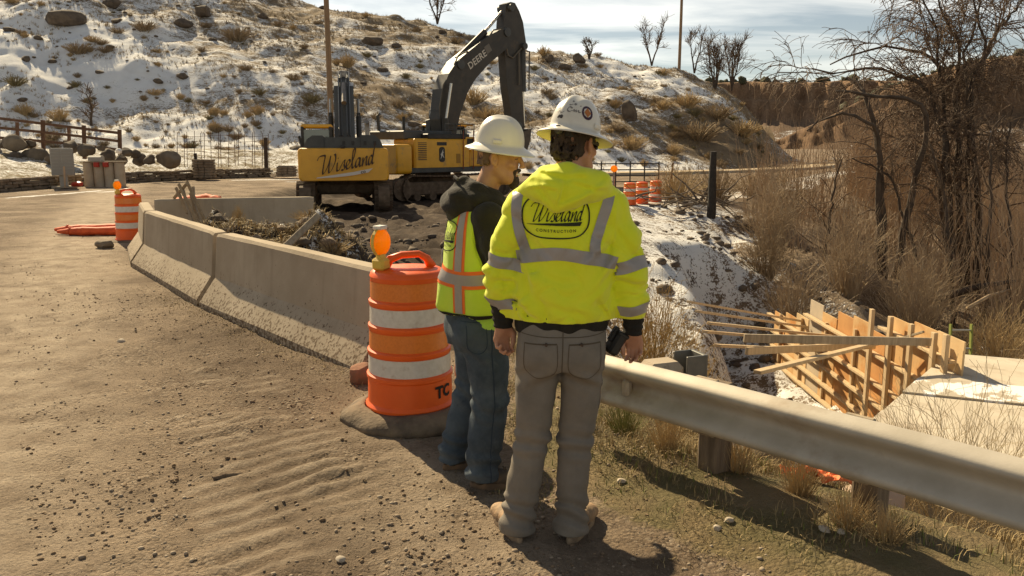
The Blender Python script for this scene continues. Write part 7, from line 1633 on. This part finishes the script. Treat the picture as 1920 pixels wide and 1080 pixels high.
while cnt < 260 and tries < 3000:
    tries += 1; px, py = rs.uniform(0, 1430), rs.uniform(-5, 318)
    p = hit_hill(px, py)
    if not p: continue
    low = py > 190
    if rs.random() > (.85 if low else .5) or (650 < px < 900 and py > 240 and rs.random() > .3): continue
    s_ = (.3+.75*rs.random()**1.8)*(1.0 if px < 1100 else 1.25); k = int(rs.choice([0, 2, 0, 1, 3, 4] if low else [1, 3, 0, 2, 1, 4]))
    what = ['tan clump of dry grass', 'brown sagebrush clump', 'flat tan patch of dry grass', 'upright brown sagebrush', 'olive brush clump'][k]
    bush(p, s_, k, ('large ' if s_ > .85 else 'small ' if s_ < .45 else '')+what+zone(px, py), ['dry grass clumps on the hill', 'brown brush clumps on the hill', 'dry grass clumps on the hill', 'brown brush clumps on the hill', 'olive brush clumps on the hill'][k], rz=px*.1); cnt += 1
# rocks on the hill
SPR = [(120, 24, 40, .42, 'long dark basalt boulder near the top left of the hill'), (212, 4, 16, .8, 'dark boulder cut by the top edge of the picture'), (345, 40, 20, .6, 'dark boulder near the top of the hill left of the pole'), (380, 18, 22, .6, 'large snow-topped boulder near the skyline left of the pole'), (50, 110, 9, .9, 'small dark boulder at the upper left of the hill'), (1178, 212, 18, 1.3, 'tall dark boulder standing on the hill right of the hats'), (1085, 108, 16, .7, 'dark boulder on the skyline behind the white hats'), (1030, 108, 12, .7, 'dark boulder on the skyline right of the excavator arm'), (700, 70, 22, .5, 'wide ledge rock on the hill between pole and excavator arm'), (1060, 122, 14, .5, 'low ledge rock under the skyline boulders')]
for i, (px, py, r, sq, lb) in enumerate(SPR):
    p = hit_hill(px, py+r*.5)
    if p: R_ = r/1500*p.y; boulder(p.x, p.y, p.z+R_*sq*.4, R_, 600+i, lb, ROCK, (1.1, .8, sq), i*.7)
rocks_me = [rock_mesh('boulder', 1., 640+i, ROCK, (1.1, .9, .6), 2) for i in range(5)]; cnt = 0
while cnt < 110:
    px, py = rs.uniform(0, 1420), rs.uniform(0, 300); p = hit_hill(px, py)
    if not p or rs.random() > .4+.6*(py < 160): continue
    r = (.12+.42*rs.random()**3); o = link('hill_rock', rocks_me[cnt % 5]); o.location = (p.x, p.y, p.z+r*.15); o.scale = (r, r, r); o.rotation_euler = (0, 0, rs.uniform(0, 6)); tag(o, ('larger' if r > .3 else 'small')+' dark rock'+zone(px, py), 'rock', 'rocks on the snowy hill'); cnt += 1
# fine dry grass and litter over the hill: one mass
n = 22000; px = rs.uniform(-20, 1440, n); X_ = []; 
hxs = rs.uniform(-45, 27, n); hys = rs.uniform(45, 90, n); vv = hxs/hys*1500+960; k = (vv > -40) & (vv < 1450) & (fbm(hxs*.25, hys*.35, oct=3, seed=95)+rs.uniform(-.35, .35, n) > .0); hxs, hys = hxs[k], hys[k]
hzs = hill_z(hxs, hys); n = len(hxs); nb_ = 7; a = rs.uniform(0, 6.28, (n, nb_)); l_ = rs.uniform(.08, .30, (n, nb_)); sp_ = rs.uniform(.2, .9, (n, nb_))
b0 = np.stack([np.repeat(hxs[:, None], nb_, 1), np.repeat(hys[:, None], nb_, 1), np.repeat(hzs[:, None], nb_, 1)-.04], -1)+rs.normal(size=(n, nb_, 3))*.05*np.array([1, 1, .2])
tip = b0+np.stack([np.cos(a)*sp_*l_, np.sin(a)*sp_*l_, l_], -1); sd = np.stack([-np.sin(a), np.cos(a), 0*a], -1)*.022
V = np.stack([b0-sd, b0+sd, tip], 2).reshape(-1, 3); tag(link('hill_grass', mesh_np('hill_grass', V, np.arange(len(V)).reshape(-1, 3), mat('hill_litter', (.25, .185, .105), (.34, .255, .14), scale=.6, rough=.9, world=True))), 'sparse dry grass and litter over the snowy hillside', kind='stuff')
# skyline trees
def hill_tree(px, py, hpx, wpx, lb, seed, stems=3):
    p = hit_hill(px, py+6) or AT(px, py, 90); Y_ = p.y; h = hpx/1500*Y_; w_ = wpx/1500*Y_; rs = np.random.default_rng(seed); limbs = []
    for i in range(stems):
        a = (i-(stems-1)/2)/max(1, stems-1)*1.4 if stems > 1 else 0; q = [(0, 0, -.3), (a*w_*.12, 0, h*.22), (a*w_*.3+rs.normal()*.1, rs.normal()*.3, h*.5), (a*w_*.45+rs.normal()*.15, rs.normal()*.4, h*.95)]; limbs.append([tuple(Vector(k_)+p) for k_ in q])
    return tree_obj('bare_tree', lb, 'tree', tuple(p), limbs, [(.10, .03)]*stems, [dict(n=13, ln=h*.42, spread=.55, up=.25, r_k=.5, r_min=.024, t0=.2, K=6), dict(n=9, ln=h*.24, spread=.6, up=.15, r_k=.6, r_min=.017, K=5)], seed, BARK, TWIG, K=8)
hill_tree(820, 40, 62, 60, 'bare tree on the skyline left of the excavator arm', 700, 3); hill_tree(1222, 118, 66, 60, 'spreading bare tree on the skyline left of the slim pole', 705, 2); hill_tree(1105, 104, 34, 18, 'small faint bare tree on the skyline above the hats', 710, 2)
hill_tree(1302, 132, 62, 34, 'leaning bare tree on the skyline right of the slim pole', 715, 2); hill_tree(1340, 160, 80, 50, 'round bare tree, left of the twin on the nose of the hill', 720, 4); hill_tree(1372, 165, 82, 46, 'round bare tree, right of the twin on the nose of the hill', 725, 4)
hill_tree(172, 230, 60, 10, 'thin bare sapling on the hill above the rail fence', 730, 1)
# junipers on the far rim: one distant mass
JN = mat('juniper', (.045, .05, .028), (.07, .068, .036), scale=.3, rough=.9, world=True); parts = []; rs = np.random.default_rng(77)
import bmesh
bm = bmesh.new(); bmesh.ops.create_icosphere(bm, subdivisions=2, radius=1.); IV = np.array([v.co for v in bm.verts]); IF = np.array([[v.index for v in f.verts] for f in bm.faces]); bm.free()
for (rim, D, n, x0, x1) in ((RIM1, 520, 70, 1300, 1960), (RIM2, 300, 90, 1560, 1980)):
    for i in range(n):
        px = rs.uniform(x0, x1); py = np.interp(px, [p[0] for p in rim], [p[1] for p in rim]); D2 = D*rs.uniform(.995, 1.06); p = AT(px, py, D); back_ = D2/D
        r = rs.uniform(.9, 2.4)*D/520*1.3; v = IV*(1+.25*rs.normal(size=(len(IV), 1)))*np.array([r, r, r*.9])+np.array([p.x*back_, D2, p.z+r*.3]); parts.append((v, IF))
v, f = cat_np(parts); tag(link('rim_junipers', mesh_np('rim_junipers', v, f, JN, False)), 'dark junipers dotted along the distant canyon rim', kind='stuff')

# --- near plants
def twig_bush(name, lb, x, y, n, h, w, m, seed, r=.004, tw=3, K=6, curve=.5):
    o = thing(name, lb, 'shrub', (x, y, gz(x, y))); link('stems', brush_mesh('stems', seed, n, h, w, m, r, K, curve, tw), o); return o
GOLD = mat('golden_weed', (.50, .34, .14), (.38, .25, .09), scale=5, rough=.9)
twig_bush('dry_weed', 'golden brown dry weeds on the bank right of the yellow sleeve', 1.35, 7.6, 120, 1.15, .5, GOLD, 801, .005, 5, 5, .3); twig_bush('dry_weed', 'golden brown dry weeds left of the brace boards', 2.0, 9.0, 120, 1.2, .5, GOLD, 802, .005, 5, 5, .3)
twig_bush('bare_shrub', 'grey bare twiggy shrub behind the old rail post', 2.35, 7.3, 90, .95, .75, mat('twig_grey', (.24, .17, .115), (.32, .24, .16), scale=3, rough=.9), 803, .0055, 5, 7, .9); twig_bush('bare_shrub', 'grey bare twiggy shrub under the brace boards', 3.1, 8.1, 110, 1.0, .85, MATS['twig_grey'], 804, .0055, 5, 7, .9)
twig_bush('bare_shrub', 'low grey twigs between guardrail and formwork', 2.9, 6.6, 70, .7, .7, MATS['twig_grey'], 805, .005, 4, 7, .9)
twig_bush('bare_shrub', 'pale fine-twigged thorn bush leaning over the guardrail at right', 2.70, 4.55, 110, 1.35, .85, mat('thorn_pale', (.40, .30, .17), (.50, .39, .23), scale=3, rough=.9), 806, .0032, 9, 7, .8); twig_bush('bare_shrub', 'pale thorn bush beside the first one at the right edge', 3.3, 4.2, 90, 1.3, .75, MATS['thorn_pale'], 807, .0032, 9, 7, .8)
MSH = [(6.1, 16.8, 1.9, .9, 'arching tan shrub at the foot of the snow bank'), (7.4, 17.4, 2.2, 1.0, 'arching tan shrub in the middle of the creek below the snow bank'), (8.6, 16.6, 2.0, 1.0, 'arching tan shrub behind the formwork wall'), (6.6, 20.3, 1.9, .9, 'arching tan shrub on the snow bank right of the charred post'), (9.6, 18.4, 2.3, 1.1, 'tall arching tan shrub behind the upright form posts'), (5.9, 18.4, 1.2, .7, 'low rusty brown shrub on the snow bank'), (7.6, 22.6, 1.8, 1.0, 'tan shrub at the top of the bank right of the charred post'), (11.2, 17.0, 1.9, 1.1, 'tan shrub behind the culvert slab'), (9.2, 14.6, 1.2, .9, 'dry reed clump behind the ladder')]
for i, (x, y, h, w_, lb) in enumerate(MSH): twig_bush('bare_shrub', lb, x, y, 150, h, w_, TWIGP if i not in (5, 8) else (SAGE if i != 8 else DRYT), 820+i, .009, 3, 6, .7)
for i, (x, y, lb) in enumerate(((5.0, 24.6, 'dry brush behind the charred post'), (6.5, 25.6, 'tan dry brush right of the rusty post'), (8.2, 27.2, 'brown dry brush on the far bank'))): twig_bush('bare_shrub', lb, x, y, 170, 1.2, 1.1, [DRYT, SAGE, TWIGP][i], 850+i, .011, 2, 5, .5)
# roots and dead sticks tumbled at the bank edge
o = thing('dead_branch_pile', 'pile of grey dead branches and roots beside the charred post', 'branches', (5.2, 22.9, gz(5.2, 22.9))); rs = np.random.default_rng(61); n = 46
P = np.empty((n, 5, 3)); P[:, 0] = rs.normal(size=(n, 3))*np.array([.75, .3, .12])+np.array([0, 0, .3]); d = rs.normal(size=(n, 3))*np.array([1, .5, .4]); d /= np.linalg.norm(d, axis=1, keepdims=True)
for k in range(1, 5): d = d+rs.normal(size=(n, 3))*.25; d /= np.linalg.norm(d, axis=1, keepdims=True); P[:, k] = P[:, k-1]+d*rs.uniform(.12, .34, (n, 1))
v, f = tubes_np(P, np.linspace(.03, .012, 5)[None]*rs.uniform(.5, 1.3, n)[:, None], 5); bb = link('branches', mesh_np('branches', v, f, mat('driftwood', (.10, .075, .055), (.20, .155, .11), scale=3, rough=.9), True), o); bb['kind'] = 'stuff'
# grass on the verge: one mass of blades
def blades(name, lb, xy, h, m, seed, w=.0022, bend=.5):
    rs = np.random.default_rng(seed); n = len(xy); z = ground_h(xy[:, 0], xy[:, 1]); a = rs.uniform(0, 6.28, n); l_ = h*rs.uniform(.5, 1.2, n); be = bend*rs.uniform(.2, 1.2, n)
    b0 = np.stack([xy[:, 0], xy[:, 1], z-.01], 1); dr = np.stack([np.cos(a), np.sin(a), 0*a], 1); sd = np.stack([-np.sin(a), np.cos(a), 0*a], 1)*(w*rs.uniform(.6, 1.4, n))[:, None]
    m1 = b0+dr*(l_*be*.3)[:, None]; m1[:, 2] += l_*.55; t_ = b0+dr*(l_*be)[:, None]; t_[:, 2] += l_*(1-.35*be)
    V = np.stack([b0-sd, b0+sd, m1+sd*.8, m1-sd*.8, t_], 1).reshape(-1, 3); k = np.arange(n)*5
    return tag(link(name, mesh_np(name, V, [np.stack([k, k+1, k+2, k+3], 1), np.stack([k+3, k+2, k+4], 1)], m)), lb, kind='stuff')
rs = np.random.default_rng(33); n = 80000; X_ = rs.uniform(-.35, 4.2, n); Y_ = rs.uniform(1.9, 8.2, n); rl = (X_-RAIL_A.x)*.733+(Y_-RAIL_A.y)*.68
pat = fbm(X_*2.4, Y_*2.4, oct=3, seed=96); k = (rl > -.85) & (rl < 1.9) & (pat+rs.uniform(-.45, .45, n)-.55*sstep(-.25, -.85, rl)+.15*sstep(-.3, .2, rl) > .12); xy = np.stack([X_, Y_], 1)[k]; rl = rl[k]; u_ = rs.random(len(xy)); gmask = (u_ < .26) & (fbm(xy[:, 0]*1.3+4, xy[:, 1]*1.3, oct=2, seed=97) > -.15)
blades('green_grass', 'short green grass growing along the guardrail', xy[gmask], .035+.04*sstep(-.6, .1, rl[gmask]), mat('grass_green', (.12, .155, .03), (.20, .20, .055), scale=3, rough=.8, world=True), 34, .0022); blades('dry_grass', 'dry straw-coloured grass along the guardrail', xy[~gmask], .035+.06*sstep(-.5, .15, rl[~gmask]), mat('grass_straw', (.40, .30, .15), (.30, .215, .10), scale=3, rough=.85, world=True), 35, .0020, .8)
for i, (x, y, h, lb) in enumerate(((.86, 4.22, .26, 'dry straw tuft at the foot of the first rail post'), (1.20, 4.0, .30, 'tall dry straw tuft under the rail right of the first post'), (1.42, 3.72, .28, 'dry straw tuft under the middle of the rail'), (.42, 4.62, .20, 'green grass tuft behind the grey trousers'), (.66, 4.5, .22, 'green grass tuft under the left end of the rail'), (1.50, 3.32, .20, 'dry straw tuft at the foot of the second rail post'), (1.62, 3.22, .16, 'dry straw tuft right of the second rail post'))):
    o = thing('grass_tuft', lb, 'grass tuft', (x, y, gz(x, y))); link('blades', brush_mesh('blades', 870+i, 170, h, .15, DRYT if i not in (3, 4) else mat('tuft_green', (.16, .17, .045), (.26, .23, .08), scale=8, rough=.8), .0022, 4, .6, 0), o)
n = 2600; rr_ = rs.normal(size=(n, 2))*np.array([.75, .6])+np.array([-3.5, 12.0]); blades('rubble_straw', 'dry straw and roots matted over the rubble heap', rr_[mound(rr_[:, 0], rr_[:, 1]) > .2], np.full(int((mound(rr_[:, 0], rr_[:, 1]) > .2).sum()), .16), MATS['grass_straw'], 37, .006, 1.4)
for i, (x, y, lb) in enumerate(((-4.35, 12.7, 'golden grass tuft on the rubble near the stakes'), (-3.2, 12.7, 'flattened straw on top of the rubble heap'), (-2.7, 11.9, 'dry straw hanging down the right of the rubble heap'), (-2.2, 11.5, 'dry straw low on the right of the rubble heap'))):
    o = thing('grass_tuft', lb, 'grass tuft', (x, y, gz(x, y))); link('blades', brush_mesh('blades', 880+i, 150, .42 if i == 0 else .2, .14 if i == 0 else .4, DRYT, .006, 4, .6, 0), o)
# straw and twigs at the foot of the barriers
n = 900; t_ = rs.random(n); X_ = -.9-t_*3.2+rs.normal(size=n)*.12; Y_ = 5.45+t_*3.7+rs.normal(size=n)*.12; blades('barrier_straw', 'dry straw and weeds along the foot of the barriers', np.stack([X_, Y_], 1), np.full(n, .05), MATS['grass_straw'], 36, .002, 1.2)
